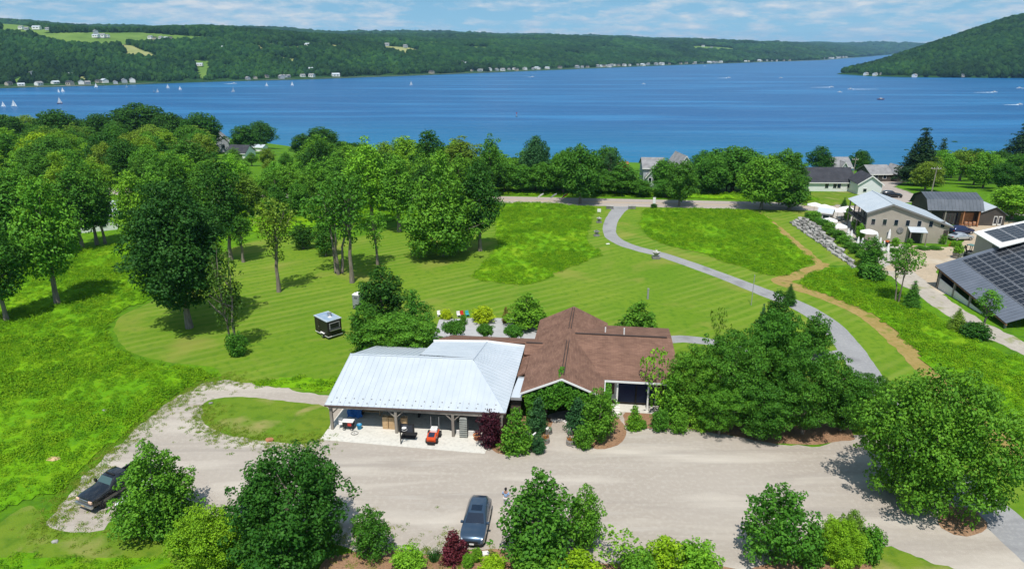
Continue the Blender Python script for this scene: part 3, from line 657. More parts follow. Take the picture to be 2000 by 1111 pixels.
# ------------------------------------------------------------------ trees and shrubs round the lot
for key, (x, y, z, h, wd), col, label, cat in (
    ('near_pyr', (-26.70, 43.14, -0.00, 7.96, 6.71), FRESH, 'light green leafy tree in front of the parked black pickup truck', 'tree'),
    ('near_round', (-21.50, 39.30, -0.00, 4.34, 5.08), (0.17, 0.35, 0.014), 'yellow-green bush between the light tree and the big dark tree', 'shrub'),
    ('near_round', (-15.45, 39.71, 0.00, 8.57, 8.64), DARK, 'large dark green round tree at the near edge of the lot', 'tree'),
    ('near_mag2', (-10.07, 40.08, 0.00, 4.43, 3.10), MID, 'narrow upright tree just right of the big dark tree', 'tree'),
    ('near_shrub2', (-4.17, 39.71, 0.00, 2.74, 2.12), PLUM, 'dark red barberry shrub beside the blue car', 'shrub'),
    ('box_ball', (-3.10, 39.00, 0.00, 1.06, 0.79), BRIGHT, 'clipped green ball shrub, nearer the camera of the two', 'shrub'),
    ('box_ball', (-2.52, 39.61, 0.00, 1.03, 0.84), BRIGHT, 'clipped green ball shrub just below the blue car bumper', 'shrub'),
    ('near_shrub', (-7.28, 38.90, 0.00, 1.50, 2.52), BRIGHT, 'bright green leafy shrub left of the red barberry', 'shrub'),
    ('near_shrub', (-1.36, 38.40, 0.00, 1.23, 2.07), YELLOW, 'lime green shrub under the tree beside the blue car', 'shrub'),
    ('near_mag', (1.86, 40.45, 0.00, 7.43, 6.61), MID, 'broad-leaved tree just right of the blue car', 'tree'),
    ('near_mag2', (5.16, 40.77, -0.00, 5.63, 3.14), FRESH, 'slender feathery tree behind the broad-leaved tree by the car', 'tree'),
    ('near_shrub', (1.59, 37.91, -0.00, 2.08, 3.89), FRESH, 'mid-green shrub at the bottom edge under the broad-leaved tree', 'shrub'),
    ('near_shrub2', (4.51, 37.82, -0.00, 2.58, 3.35), YELLOW, 'yellow-green shrub at the bottom edge right of the broad-leaved tree', 'shrub'),
    ('near_twig', (7.61, 38.70, -0.00, 3.13, 3.59), BRIGHT, 'thin open twiggy sapling at the bottom edge of the lot', 'shrub'),
    ('near_shrub', (8.64, 37.82, -0.00, 2.16, 2.82), FRESH, 'low green shrub at the foot of the twiggy sapling', 'shrub'),
    ('near_shrub', (10.56, 38.40, 0.00, 2.86, 2.85), YELLOW, 'rounded yellow-green shrub in the bottom hedge row', 'shrub'),
    ('near_shrub', (12.75, 38.30, -0.00, 2.52, 3.28), BRIGHT, 'rounded bright green shrub at the end of the bottom hedge row', 'shrub'),
    ('near_mag2', (18.74, 39.71, 0.00, 6.42, 5.13), MID, 'upright broad-leaved tree at the bottom of the lot', 'tree'),
    ('near_shrub2', (21.07, 39.30, -0.00, 3.92, 2.18), MID, 'small shrub tucked behind the upright broad-leaved tree', 'shrub'),
    ('near_pyr', (24.21, 40.45, 0.00, 3.90, 3.12), OLIVE, 'olive-brown leafed small tree at the lot corner', 'tree'),
    ('near_round', (23.26, 39.51, 0.00, 3.42, 3.35), (0.19, 0.36, 0.014), 'yellow-green small tree at the lot corner', 'tree'),
    ('bush1', (25.33, 39.71, 0.00, 2.74, 2.05), FRESH, 'green shrub right of the yellow-green tree at the lot corner', 'shrub'),
    ('near_big', (33.06, 45.92, -0.00, 11.76, 10.50), FRESH, 'very large leafy tree beside the lot exit', 'tree'),
    # group right of the house
    ('near_locust2', (17.57, 58.89, 0.00, 8.22, 5.02), FRESH, 'bright green tree against the right end of the house', 'tree'),
    ('near_locust', (21.35, 59.08, -0.00, 8.97, 6.85), MID, 'dark feathery tree in the clump right of the house', 'tree'),
    ('near_locust2', (26.15, 62.15, 0.00, 10.68, 6.51), MID, 'tallest feathery tree in the clump right of the house', 'tree'),
    ('near_locust', (27.51, 56.63, -0.00, 8.31, 6.80), MID, 'wide dark feathery tree overhanging the gravel lot', 'tree'),
    ('near_locust2', (31.36, 57.18, 0.00, 6.39, 5.10), MID, 'feathery tree at the driveway end of the clump', 'tree'),
    ('near_locust', (34.37, 57.93, -0.00, 5.28, 3.96), MID, 'small feathery tree between the clump and the very large tree', 'tree'),
    ('near_locust', (19.58, 56.44, -0.00, 5.19, 4.65), FRESH, 'low spreading tree at the lot side of the clump', 'tree'),
    ('near_locust2', (23.06, 55.55, 0.00, 6.27, 5.36), MID, 'low dark tree at the lot side of the clump', 'tree'),
    ('near_twig', (14.15, 59.88, -0.00, 7.24, 3.56), BRIGHT, 'airy light green sapling in front of the dark window', 'tree'),
    ('near_shrub2', (15.52, 58.69, -0.00, 5.65, 3.10), FRESH, 'tall leafy shrub right of the dark window', 'shrub'),
    ('near_twig', (24.01, 73.17, -0.00, 6.46, 2.65), OLIVE, 'thin young tree on the lawn behind the clump', 'tree'),
    ('pyr0', (31.16, 74.60, -0.00, 8.45, 4.91), DARK, 'dark tree at the back of the clump by the driveway', 'tree'),
    ('spruce0', (39.34, 90.83, 0.00, 3.46, 1.97), DARK, 'small dark evergreen beside the driveway bend', 'conifer'),
    ('oval1', (35.95, 74.02, -0.00, 5.75, 3.66), MID, 'small upright tree with mulched foot beside the driveway', 'tree'),
    ('spruce1', (31.96, 80.83, -0.00, 4.21, 1.45), BLUEG, 'small blue-green spruce behind the clump', 'conifer'),
    # planting in front of the house
    ('near_mag2', (8.06, 55.73, -0.00, 5.35, 3.84), FRESH, 'tall bright shrub right of the entrance path', 'shrub'),
    ('near_shrub', (6.48, 54.33, 0.00, 2.14, 2.07), FRESH, 'round pale-leaved shrub beside the barrels right of the path', 'shrub'),
    ('near_shrub2', (0.37, 53.66, -0.00, 4.82, 3.07), FRESH, 'bright green shrub at the corner of the garage bed', 'shrub'),
    ('near_shrub', (-2.03, 54.68, 0.00, 3.42, 2.55), PURPLE, 'dark purple smoke bush at the end of the garage', 'shrub'),
    ('near_shrub2', (2.43, 56.72, 0.00, 4.20, 2.24), BLUEG, 'dark climbing shrub left of the entrance', 'shrub'),
    ('near_shrub2', (6.18, 56.72, 0.00, 4.09, 2.43), BLUEG, 'dark climbing shrub right of the entrance', 'shrub'),
    ('near_shrub', (2.32, 53.49, -0.00, 1.70, 1.58), BLUEG, 'low grey-green shrub beside the barrels left of the path', 'shrub'),
    ('near_shrub2', (11.69, 57.36, 0.00, 2.87, 1.67), BRIGHT, 'bright green shrub right of the white steps', 'shrub'),
    ('near_shrub', (12.61, 57.55, -0.00, 0.90, 0.79), FRESH, 'tiny round shrub at the lot edge below the dark window', 'shrub'),
    ('near_shrub', (14.15, 57.36, 0.00, 2.00, 1.97), MID, 'flowering green shrub behind the small white sign', 'shrub'),
    ('near_shrub', (15.11, 57.93, -0.00, 1.29, 0.99), PLUM, 'small dark red shrub right of the small white sign', 'shrub'),
    ('near_shrub', (15.93, 56.99, -0.00, 1.88, 1.95), FRESH, 'spreading green shrub right of the small red shrub', 'shrub'),
    ('near_shrub2', (17.98, 57.36, 0.00, 3.09, 2.16), BRIGHT, 'upright bright shrub at the start of the long mulch bed', 'shrub'),
    # behind the garage and patio
    ('oval0', (-16.74, 82.53, 0.00, 8.97, 6.16), DARK, 'dark rounded tree behind the portable toilet', 'tree'),
    ('near_mag2', (-17.42, 74.60, -0.00, 6.80, 4.78), MID, 'pale-leaved tree behind the garage roof, nearest the trailer', 'tree'),
    ('near_mag', (-11.89, 77.30, -0.00, 7.76, 5.31), MID, 'upright tree behind the garage roof beside the patio', 'tree'),
    ('near_locust2', (-13.11, 72.89, 0.00, 5.81, 8.42), FRESH, 'wide feathery tree overhanging the back of the garage roof', 'tree'),
    ('topiary', (-7.20, 77.92, -0.00, 2.48, 2.93), MID, 'clipped flat-topped tree on the patio, the widest of three', 'shrub'),
    ('topiary', (-3.30, 77.61, 0.00, 2.26, 2.16), MID, 'clipped flat-topped tree on the patio, the middle of three', 'shrub'),
    ('topiary', (0.19, 77.30, -0.00, 2.19, 2.53), MID, 'clipped flat-topped tree on the patio, the one nearest the house', 'shrub'),
    ('near_shrub', (-3.83, 84.66, 0.00, 2.05, 3.29), (0.36, 0.50, 0.012), 'yellow flowering shrub behind the patio', 'shrub'),
    ('near_shrub', (-8.87, 85.76, -0.00, 1.34, 1.66), (0.36, 0.50, 0.012), 'small yellow flowering shrub at the far corner of the patio', 'shrub'),
    ('near_shrub2', (-0.82, 84.30, 0.00, 2.48, 1.23), (0.26, 0.20, 0.05), 'pinkish tan shrub behind the patio', 'shrub'),
    ('near_shrub', (-6.43, 83.59, 0.00, 1.45, 1.08), FRESH, 'potted green plant standing on the patio edge', 'shrub'),
    ('pyr0', (2.01, 82.53, 0.00, 5.12, 5.49), BRIGHT, 'bright green rounded tree behind the patio', 'tree'),
    ('pyr1', (15.77, 78.87, -0.00, 5.49, 5.28), FRESH, 'rounded green tree behind the brown roof', 'tree'),
    # lawn trees
    ('maple', (-42.19, 82.53, 0.00, 19.01, 12.73), (0.030, 0.105, 0.014), 'large dark maple with a thick pale trunk on the lawn', 'tree'),
    ('sparse0', (-34.96, 96.45, -0.00, 14.18, 6.76), OLIVE, 'thin open-crowned tree with a leaning dark trunk on the lawn', 'tree'),
    ('thin_clump', (-33.59, 75.48, -0.00, 14.63, 4.34), (0.05, 0.12, 0.012), 'group of thin bare stems with sparse leaves on the lawn', 'tree'),
    ('bush0', (-32.66, 74.02, -0.00, 2.78, 2.44), MID, 'leafy bush at the foot of the thin bare stems', 'shrub'),
    ('clump', (-28.10, 105.34, -0.00, 15.21, 9.81), MID, 'several-stemmed tree casting shade on the lawn', 'tree'),
    ('sparse1', (-24.92, 100.72, -0.00, 16.82, 7.67), MID, 'crooked-trunk tree nearest the camera in the lawn grove', 'tree'),
    ('sparse0', (-22.66, 110.06, 0.00, 9.26, 5.71), FRESH, 'small light airy tree on the lawn beside the big spreading tree', 'tree'),
    ('beech', (-11.90, 115.19, -0.00, 18.90, 13.70), FRESH, 'big spreading tree with branches to the ground at the meadow corner', 'tree'),
    ('tall0', (-5.73, 118.40, 0.00, 16.37, 7.76), DARK, 'dark narrow tree at the right side of the big spreading tree', 'tree'),
    ('tall1', (-28.29, 134.74, 0.00, 18.23, 9.57), BRIGHT, 'tall bright green tree with two stems behind the lawn', 'tree'),
    ('tall2', (-22.49, 132.27, 0.00, 15.42, 8.18), FRESH, 'tall green tree just left of the big spreading tree', 'tree'),
    ('oval2', (-37.99, 119.74, -0.00, 5.17, 4.29), DARK, 'small dark neat tree at the back of the lawn', 'tree'),
    ('oval0', (-32.72, 115.19, -0.00, 7.37, 4.15), MID, 'small dark tree beside the several-stemmed tree', 'tree'),
    ('tall1', (-48.43, 112.72, -0.00, 18.24, 7.42), DARK, 'tall dark tree behind the big maple', 'tree'),
    ('sparse1', (-45.87, 111.53, 0.00, 8.23, 5.78), MID, 'thin tree right of the tall dark tree behind the maple', 'tree'),
    ('tall2', (-64.62, 90.83, 0.00, 18.83, 8.60), FRESH, 'tall tree with a straight pale trunk at the edge of the left meadow', 'tree'),
    ('tall0', (-67.27, 84.30, 0.00, 14.64, 6.82), MID, 'tree with a dark trunk at the left edge of the meadow', 'tree'),
    ('tall0', (-81.93, 109.20, 0.00, 16.31, 9.45), MID, 'tree with a dark trunk in the left stand', 'tree'),
    ('tall1', (-81.00, 110.65, -0.00, 16.90, 7.82), FRESH, 'tree with a pale trunk in the left stand', 'tree'),
    ('tall1', (-77.44, 118.40, 0.00, 15.84, 8.50), MID, 'slim tree in front of the white house, the leftmost of three', 'tree'),
    ('tall0', (-77.19, 122.49, 0.00, 15.01, 7.24), MID, 'slim tree in front of the white house, the middle of three', 'tree'),
    ('tall2', (-76.07, 123.19, 0.00, 14.72, 5.75), FRESH, 'slim tree in front of the white house, the rightmost of three', 'tree'),
    ('tall2', (-64.45, 113.64, 0.00, 15.57, 6.94), BRIGHT, 'bright green tree between the white house and the big maple', 'tree'),
    # right side
    ('clump', (55.23, 91.66, 0.00, 9.13, 4.55), FRESH, 'several-stemmed young tree in the meadow by the farm track', 'tree'),
    ('spruce1', (56.01, 89.61, 0.00, 4.33, 2.59), MID, 'small spruce in the meadow by the farm track', 'conifer'),
    ('spruce0', (57.37, 81.51, -0.00, 3.40, 2.25), OLIVE, 'small cone-shaped evergreen beside the farm track', 'conifer'),
    ('sparse1', (60.37, 80.83, -0.00, 5.72, 3.95), FRESH, 'airy small tree between the farm track and the solar roof', 'tree'),
    ('bush1', (58.40, 79.19, -0.00, 1.95, 3.36), DARK, 'dark low bush beside the farm track', 'shrub'),
    ('bush0', (56.40, 101.72, 0.00, 2.70, 4.67), MID, 'dark bush at the end of the stone terrace wall', 'shrub'),
    ('oval1', (59.30, 108.07, 0.00, 5.79, 3.91), MID, 'small green tree beside the closed umbrellas', 'tree'),
    ('spruce0', (73.92, 149.45, 0.00, 3.48, 1.83), DARK, 'small dark conifer on the terrace beside the kiosk', 'conifer'),
    ('oval2', (70.84, 140.83, 0.00, 3.31, 1.95), FRESH, 'young green tree on the terrace in front of the balcony', 'tree'),
    ('oval2', (68.71, 132.27, 0.00, 3.34, 2.04), BRIGHT, 'young green tree beside the balcony post', 'tree'),
    ('oval0', (65.99, 125.35, -0.00, 3.59, 1.95), BRIGHT, 'young green tree at the winery corner', 'tree'),
    # along and beyond the road
    ('round0', (16.02, 157.97, -0.00, 13.57, 11.08), MID, 'dark tree on the near road verge left of the drive entrance', 'tree'),
    ('round1', (38.63, 155.21, 0.00, 10.27, 8.30), MID, 'round tree on the near road verge opposite the white lake house', 'tree'),
    ('round2', (56.49, 152.02, 0.00, 11.90, 11.62), FRESH, 'broad tree on the near road verge with shadow across the road', 'tree'),
    ('oval1', (62.89, 152.02, 0.00, 9.63, 8.83), MID, 'tree on the near road verge next to the stone wall', 'tree'),
    ('tall2', (106.40, 235.61, -7.40, 10.69, 9.58), DARK, 'tree with bare lower stems by the lake beside the tan house', 'tree'),
    ('round1', (128.80, 253.33, -9.98, 9.06, 8.00), DARK, 'dark round tree by the lake right of the tan house', 'tree'),
    ('spruce0', (119.30, 199.81, -3.61, 17.73, 12.69), (0.02, 0.06, 0.016), 'tall dark spruce by the lake', 'conifer'),
    ('spruce1', (145.61, 232.81, -7.78, 14.50, 7.02), (0.024, 0.062, 0.02), 'thin dark spruce right of the tall spruce', 'conifer'),
    ('spruce0', (199.88, 271.00, -13.70, 22.11, 15.09), (0.02, 0.06, 0.016), 'tall dark spruce at the far right edge', 'conifer'),
    ('oval1', (168.11, 240.40, -9.16, 8.99, 3.99), (0.30, 0.06, 0.02), 'small rust-red tree in the woods on the right', 'tree'),
    ('round0', (106.87, 142.67, 0.00, 7.07, 10.96), BRIGHT, 'bright green tree behind the small grey shed', 'tree'),
    ('round2', (303.45, 474.05, -30.38, 4.86, 8.45), DARK, 'small round tree on the shore right of the spruces', 'tree'),
    ('tall1', (-5.30, 166.20, 0.00, 15.15, 7.07), MID, 'pointed tall tree beyond the road above the meadow corner', 'tree'),
    ('round2', (6.11, 175.19, -0.25, 13.59, 8.23), BLUEG, 'grey-green rounded tree rising above the roadside trees', 'tree'),
    ('tall2', (-20.38, 169.98, -0.00, 16.19, 9.54), DARK, 'tall dark tree standing above the others beyond the road', 'tree'),
    ('sparse1', (25.37, 176.26, -0.46, 10.06, 4.81), BLUEG, 'thin pale tree rising by the orange roof', 'tree'),
    ('round0', (-94.44, 201.08, -1.26, 10.89, 8.78), (0.20, 0.22, 0.05), 'yellowish blossom tree in the woods near the shore', 'tree'),
    ('round1', (-140.19, 204.49, -1.10, 12.09, 11.07), YELLOW, 'yellow-green tree in the left woods', 'tree'),
):
    plant(key, x, y, z, h, wd, col, label, cat)

# ------------------------------------------------------------------ stands of trees
CNAME = {DARK: 'dark green', MID: 'mid-green', FRESH: 'fresh green', BRIGHT: 'bright green', OLIVE: 'olive green'}
LOWZ = [([(-112.36, 255.59), (-92.83, 292.72), (-49.71, 172.59), (-77.19, 172.59)], 0.5), ([(23.06, 168.72), (46.33, 169.53), (43.66, 159.10), (21.97, 160.25)], 0.72)]
def stand(poly, spacing, kinds, hr, wr, cols, label, group, seed, jitter=0.42, avoid=()):
    rng = random.Random(seed); P = np.array(poly); k = 0; y = P[:, 1].min()
    row = 0
    while y < P[:, 1].max():
        x = P[:, 0].min() + (row % 2) * spacing * 0.5
        while x < P[:, 0].max():
            px = x + rng.uniform(-1, 1) * spacing * jitter; py = y + rng.uniform(-1, 1) * spacing * jitter
            if bool(inside(px, py, poly)) and all((px - a) ** 2 + (py - b) ** 2 > r * r for a, b, r in avoid):
                h = rng.uniform(*hr)
                for zp, zk in LOWZ:
                    if bool(inside(px, py, zp)): h *= zk
                plant(rng.choice(kinds), px, py, float(gz(px, py)), h, h * rng.uniform(*wr), (cc_ := rng.choice(cols)), CNAME.get(cc_, 'green') + ' ' + label, 'tree', group, vary=0.16); k += 1
            x += spacing
        y += spacing * 0.87; row += 1
    return k
HOUSES_AV = [(x, y, r) for (x, y), r in (((-86.70, 139.04), 11), ((-166.48, 393.79), 16), ((-120.03, 299.28), 14), ((-133.72, 395.57), 16), ((-64.61, 167.44), 7), ((-44.50, 169.98), 5),((-116.77, 190.27), 6), ((-81.95, 129.89), 9), ((-124.18, 331.65), 9))]
LIME = (0.165, 0.325, 0.018); CNAME[LIME] = 'yellow-green'
GEN = [MID, FRESH, FRESH, DARK, BRIGHT, OLIVE, LIME]
n_ = []
n_.append(stand([(-87.77, 103.76), (-89.28, 111.53), (-87.38, 116.45), (-84.68, 125.35), (-76.68, 132.27), (-54.19, 132.27), (-61.83, 155.76), (-63.91, 161.40), (-132.18, 159.10)], 9.0, ['tall0', 'tall1', 'tall2', 'round0'], (10, 14), (.55, .75), [FRESH, BRIGHT, MID, LIME, FRESH], 'tall leafy tree standing in the dense left stand', 'trees of the left stand', 5, avoid=HOUSES_AV))
n_.append(stand([(-54.59, 137.29), (-46.55, 137.29), (-39.22, 141.74), (-24.71, 146.47), (-11.66, 152.54), (-4.58, 157.97), (-4.65, 160.82), (-63.85, 162.58)], 9.5, ['tall0', 'tall2', 'oval1', 'round2'], (7, 10.5), (.55, .8), [MID, FRESH, OLIVE, DARK], 'leafy tree in the strip of woods between lawn and road', 'trees between the lawn and the road', 6, avoid=HOUSES_AV))
n_.append(stand([(-139.68, 173.92), (-117.74, 172.59), (-64.95, 171.27), (-5.12, 168.70), (-5.54, 183.16), (-22.07, 209.43), (-69.80, 232.70), (-107.00, 250.96), (-171.26, 254.88), (-193.52, 244.42)], 12.5, ['round0', 'round1', 'tall0', 'round2', 'tall1'], (8.5, 13.5), (.75, 1.0), GEN, 'leafy tree in the woods below the road', 'woods below the road on the left', 7, avoid=HOUSES_AV))
n_.append(stand([(-194.99, 248.74), (-177.31, 264.14), (-118.67, 274.05), (-165.41, 368.35), (-198.44, 444.15), (-237.32, 401.22), (-274.98, 353.87)], 17.0, ['round0', 'round1', 'round2', 'tall1'], (9, 14), (.9, 1.25), [DARK, DARK, MID, MID, OLIVE], 'broad dark tree in the shoreside woods', 'shoreside woods on the left', 8, avoid=HOUSES_AV))
n_.append(stand([(-3.64, 171.27), (20.49, 168.70), (38.02, 166.82), (55.19, 164.98), (69.03, 163.17), (71.10, 167.08), (73.54, 179.75), (52.60, 182.86), (34.77, 183.85), (17.00, 187.46), (-3.88, 183.28)], 11.0, ['round0', 'round1', 'round2', 'oval0'], (7.5, 11), (.8, 1.15), [MID, DARK, MID, FRESH], 'rounded tree in the tree line beyond the road', 'tree line beyond the road', 9, avoid=[(x, y, r) for (x, y), r in (((39.40, 189.58), 11), ((50.59, 200.11), 11), ((31.53, 200.97), 9))]))
n_.append(stand([(102.49, 170.81), (122.40, 179.32), (127.02, 160.28), (296.23, 379.29), (289.19, 389.55), (258.50, 382.65), (202.27, 316.72), (135.35, 224.41)], 13.0, ['round0', 'round2', 'tall1', 'round1'], (7, 11), (.8, 1.15), [MID, FRESH, DARK, OLIVE], 'leafy tree in the woods behind the dark barn', 'woods behind the dark barn', 10))
ORD = ['first', 'second', 'third', 'fourth', 'fifth', 'sixth', 'seventh', 'eighth', 'ninth', 'tenth', 'eleventh', 'twelfth', 'thirteenth']
def row(key, us, col, text, group):
    for i, u in enumerate(sorted(us, key=lambda q: q[0] / q[1])): plant(key, *u, col, text % ORD[i], 'tree', group)
row('round1', ((-127.50, 329.37, -13.01, 12.97, 15.20), (-143.22, 396.85, -19.82, 14.98, 17.09), (-92.62, 302.88, -10.98, 9.78, 10.39), (-87.16, 317.70, -12.73, 13.00, 18.47), (-74.83, 302.05, -11.30, 7.56, 9.92), (-60.97, 271.84, -8.34, 7.63, 12.19)), DARK, '%s from the left of the dark rounded shore trees near the docks', 'shore trees near the docks')
row('round2', ((-179.84, 336.36, -11.54, 20.83, 32.47), (-202.40, 309.57, -8.33, 17.00, 19.32), (-158.54, 323.01, -11.14, 17.31, 20.18), (-142.20, 317.33, -11.27, 17.94, 19.84), (-219.18, 301.04, -7.15, 14.39, 16.55), (-193.08, 325.00, -9.98, 15.52, 16.89), (-229.43, 296.92, -6.58, 14.62, 17.65)), DARK, '%s from the left of the big round-topped trees behind the left woods', 'lakeside trees of the left woods')
row('tall1', ((-51.46, 156.86, -0.00, 9.78, 7.18), (-55.34, 154.14, 0.00, 8.83, 7.06), (-45.48, 156.86, -0.00, 10.71, 7.18), (-42.79, 165.59, 0.00, 10.62, 8.81), (-36.87, 161.40, -0.00, 12.41, 7.37), (-20.89, 161.40, -0.00, 11.22, 8.60), (-12.37, 162.58, -0.00, 11.05, 8.66)), FRESH, '%s from the left of the slender trees rising behind the lawn grove', 'slender trees behind the lawn grove')
row('round0', ((-1.95, 171.28, -0.00, 7.51, 8.57), (2.59, 170.62, -0.00, 7.10, 8.54), (8.00, 169.98, -0.00, 7.71, 8.51), (20.42, 168.07, 0.00, 5.75, 7.66), (37.76, 165.59, 0.00, 4.43, 6.80), (57.43, 176.19, -0.72, 11.36, 17.36), (49.59, 169.68, -0.20, 9.60, 10.31), (68.01, 170.64, -0.40, 11.29, 10.10), (60.10, 168.36, -0.19, 8.91, 8.95), (12.85, 169.34, 0.00, 10.08, 9.25), (25.63, 168.78, -0.02, 5.39, 8.46), (31.68, 166.82, 0.00, 4.20, 6.59)), MID, '%s from the left of the large rounded trees in the roadside tree line', 'large roadside trees')
stand([(-92.83, 115.19), (-88.20, 120.41), (-86.53, 128.35), (-78.59, 133.91), (-56.62, 130.68), (-42.32, 137.29), (-24.41, 144.55), (-7.09, 154.67), (-7.23, 157.97), (-63.06, 159.10), (-122.46, 155.76)], 11.0, ['bush0', 'bush1'], (2.4, 4.2), (1.2, 1.7), [FRESH, MID, BRIGHT, LIME], 'bushy sapling in the undergrowth of the left woods', 'undergrowth saplings of the left woods', 15, avoid=HOUSES_AV)

# ------------------------------------------------------------------ masses nobody could count: far woods, meadow grass
def hidden_proto(name, me, m):
    o = bpy.data.objects.new(name, me); me.materials.append(m); return o
def scatter(name, pts, sc, rz, protos, label, kind='stuff', zscale=None):
    """one object whose vertices carry the mass; geometry nodes put a clump on each"""
    me = bpy.data.meshes.new(name); me.vertices.add(len(pts)); me.vertices.foreach_set('co', np.asarray(pts, dtype=np.float32).ravel())
    for nm, v in (('sc', sc), ('rz', rz), ('pick', np.random.default_rng(4).integers(0, len(protos), len(pts)).astype(float)), ('zs', np.ones(len(pts)) if zscale is None else zscale)):
        a = me.attributes.new(nm, 'FLOAT', 'POINT'); a.data.foreach_set('value', np.asarray(v, dtype=np.float32))
    o = link(name, me); setp(o, label, kind=kind)
    ng = bpy.data.node_groups.new(name, 'GeometryNodeTree')
    ng.interface.new_socket('Geometry', in_out='INPUT', socket_type='NodeSocketGeometry'); ng.interface.new_socket('Geometry', in_out='OUTPUT', socket_type='NodeSocketGeometry')
    n = ng.nodes; l = ng.links; gi = n.new('NodeGroupInput'); go = n.new('NodeGroupOutput')
    g2i = n.new('GeometryNodeGeometryToInstance')
    for p in reversed(protos):
        oi = n.new('GeometryNodeObjectInfo'); oi.inputs['Object'].default_value = p; oi.inputs['As Instance'].default_value = True
        l.new(oi.outputs['Geometry'], g2i.inputs[0])
    # join the instances so that one can be picked for each point
    jn = n.new('GeometryNodeJoinGeometry')
    for p in reversed(protos):
        oi = n.new('GeometryNodeObjectInfo'); oi.inputs['Object'].default_value = p; oi.inputs['As Instance'].default_value = True
        l.new(oi.outputs['Geometry'], jn.inputs[0])
    n.remove(g2i)
    iop = n.new('GeometryNodeInstanceOnPoints'); iop.inputs['Pick Instance'].default_value = True
    l.new(gi.outputs[0], iop.inputs['Points']); l.new(jn.outputs[0], iop.inputs['Instance'])
    def attr(nm):
        a = n.new('GeometryNodeInputNamedAttribute'); a.data_type = 'FLOAT'; a.inputs['Name'].default_value = nm; return a.outputs['Attribute']
    fi = n.new('FunctionNodeFloatToInt'); l.new(attr('pick'), fi.inputs[0]); l.new(fi.outputs[0], iop.inputs['Instance Index'])
    cr = n.new('ShaderNodeCombineXYZ'); l.new(attr('rz'), cr.inputs[2])
    l.new(cr.outputs[0], iop.inputs['Rotation'])
    cs = n.new('ShaderNodeCombineXYZ'); l.new(attr('sc'), cs.inputs[0]); l.new(attr('sc'), cs.inputs[1])
    mm = n.new('ShaderNodeMath'); mm.operation = 'MULTIPLY'; l.new(attr('sc'), mm.inputs[0]); l.new(attr('zs'), mm.inputs[1]); l.new(mm.outputs[0], cs.inputs[2])
    l.new(cs.outputs[0], iop.inputs['Scale'])
    l.new(iop.outputs[0], go.inputs[0])
    md = o.modifiers.new('scatter', 'NODES'); md.node_group = ng
    return o
def rand_mat(name, c0, c1, c2, rough=0.8, trans=0.0):
    m = bpy.data.materials.new(name); m.use_nodes = True; n = m.node_tree.nodes; l = m.node_tree.links; b = n['Principled BSDF']
    oi = n.new('ShaderNodeObjectInfo'); r = n.new('ShaderNodeValToRGB'); e = r.color_ramp.elements
    e[0].color = (*c0, 1); e[1].color = (*c2, 1); x = e.new(0.5); x.color = (*c1, 1)
    l.new(oi.outputs['Random'], r.inputs[0]); l.new(r.outputs[0], b.inputs['Base Color']); b.inputs['Roughness'].default_value = rough; b.inputs['Specular IOR Level'].default_value = 0.1
    if trans:
        t = n.new('ShaderNodeBsdfTranslucent'); l.new(r.outputs[0], t.inputs['Color']); mx = n.new('ShaderNodeMixShader'); mx.inputs[0].default_value = trans
        l.new(b.outputs[0], mx.inputs[1]); l.new(t.outputs[0], mx.inputs[2]); l.new(mx.outputs[0], n['Material Output'].inputs['Surface'])
    return m
# a far crown: a lumpy dome of leaf clumps, about 10 m wide
def far_crown(seed):
    rng = np.random.default_rng(seed); bm = bmesh.new(); bmesh.ops.create_icosphere(bm, subdivisions=3, radius=1.0)
    ph = Vector(rng.uniform(0, 50, 3))
    for v in bm.verts:
        d = v.co.normalized(); k = 1 + 0.28 * mnoise.fractal(d * 1.7 + ph, 1.0, 2.0, 4) + 0.16 * mnoise.noise(d * 5 + ph)
        v.co = d * k; v.co.z = v.co.z * 1.05 if v.co.z > 0 else v.co.z * 0.9
    me = bpy.data.meshes.new('far_crown'); bm.to_mesh(me); bm.free(); return me
def tone(m, sc, lo, hi):
    n = m.node_tree.nodes; l = m.node_tree.links; b = n['Principled BSDF']; src = b.inputs['Base Color'].links[0].from_socket
    g = n.new('ShaderNodeNewGeometry'); t = n.new('ShaderNodeTexNoise'); t.inputs['Scale'].default_value = sc; t.inputs['Detail'].default_value = 5; l.new(g.outputs['Position'], t.inputs['Vector'])
    r = n.new('ShaderNodeMapRange'); r.inputs['From Min'].default_value = .36; r.inputs['From Max'].default_value = .64; r.inputs['To Min'].default_value = lo; r.inputs['To Max'].default_value = hi; l.new(t.outputs['Fac'], r.inputs['Value'])
    h = n.new('ShaderNodeHueSaturation'); l.new(src, h.inputs['Color']); l.new(r.outputs[0], h.inputs['Value']); l.new(h.outputs[0], b.inputs['Base Color'])
M_far = rand_mat('far_foliage', (0.008, 0.032, 0.009), (0.014, 0.050, 0.011), (0.027, 0.074, 0.012))
tone(M_far, 0.0045, 0.62, 1.35)
fc = [hidden_proto('far_crown', far_crown(s), M_far) for s in (1, 2, 3)]
r_ = random.Random(4)
SHORE = []; acc = 0.0                                     # cottages stand all along the water's edge, a few metres inland
for a_, b_ in zip(_FAR[1:-4], _FAR[2:-3]):
    d_ = b_ - a_; L_ = float(np.hypot(*d_)); u_ = d_ / L_; n_v = np.array([-u_[1], u_[0]]); p_ = r_.uniform(0, 15)
    while p_ < L_:
        if (fbm((acc + p_) / 140.0, 3.0, 3, 4) > 0.36) and len(SHORE) < 150: SHORE.append(tuple(a_ + u_ * p_ + n_v * r_.uniform(7, 30)))
        p_ += r_.choice([10, 12, 15, 22, 40]) * r_.uniform(.8, 1.3) * (1 + acc / 4500)
    acc += L_
SHORE = [(x, y) for x, y in SHORE if abs(x) < y * .80]
fields_np = [np.array(p) for p, k in FIELDS]
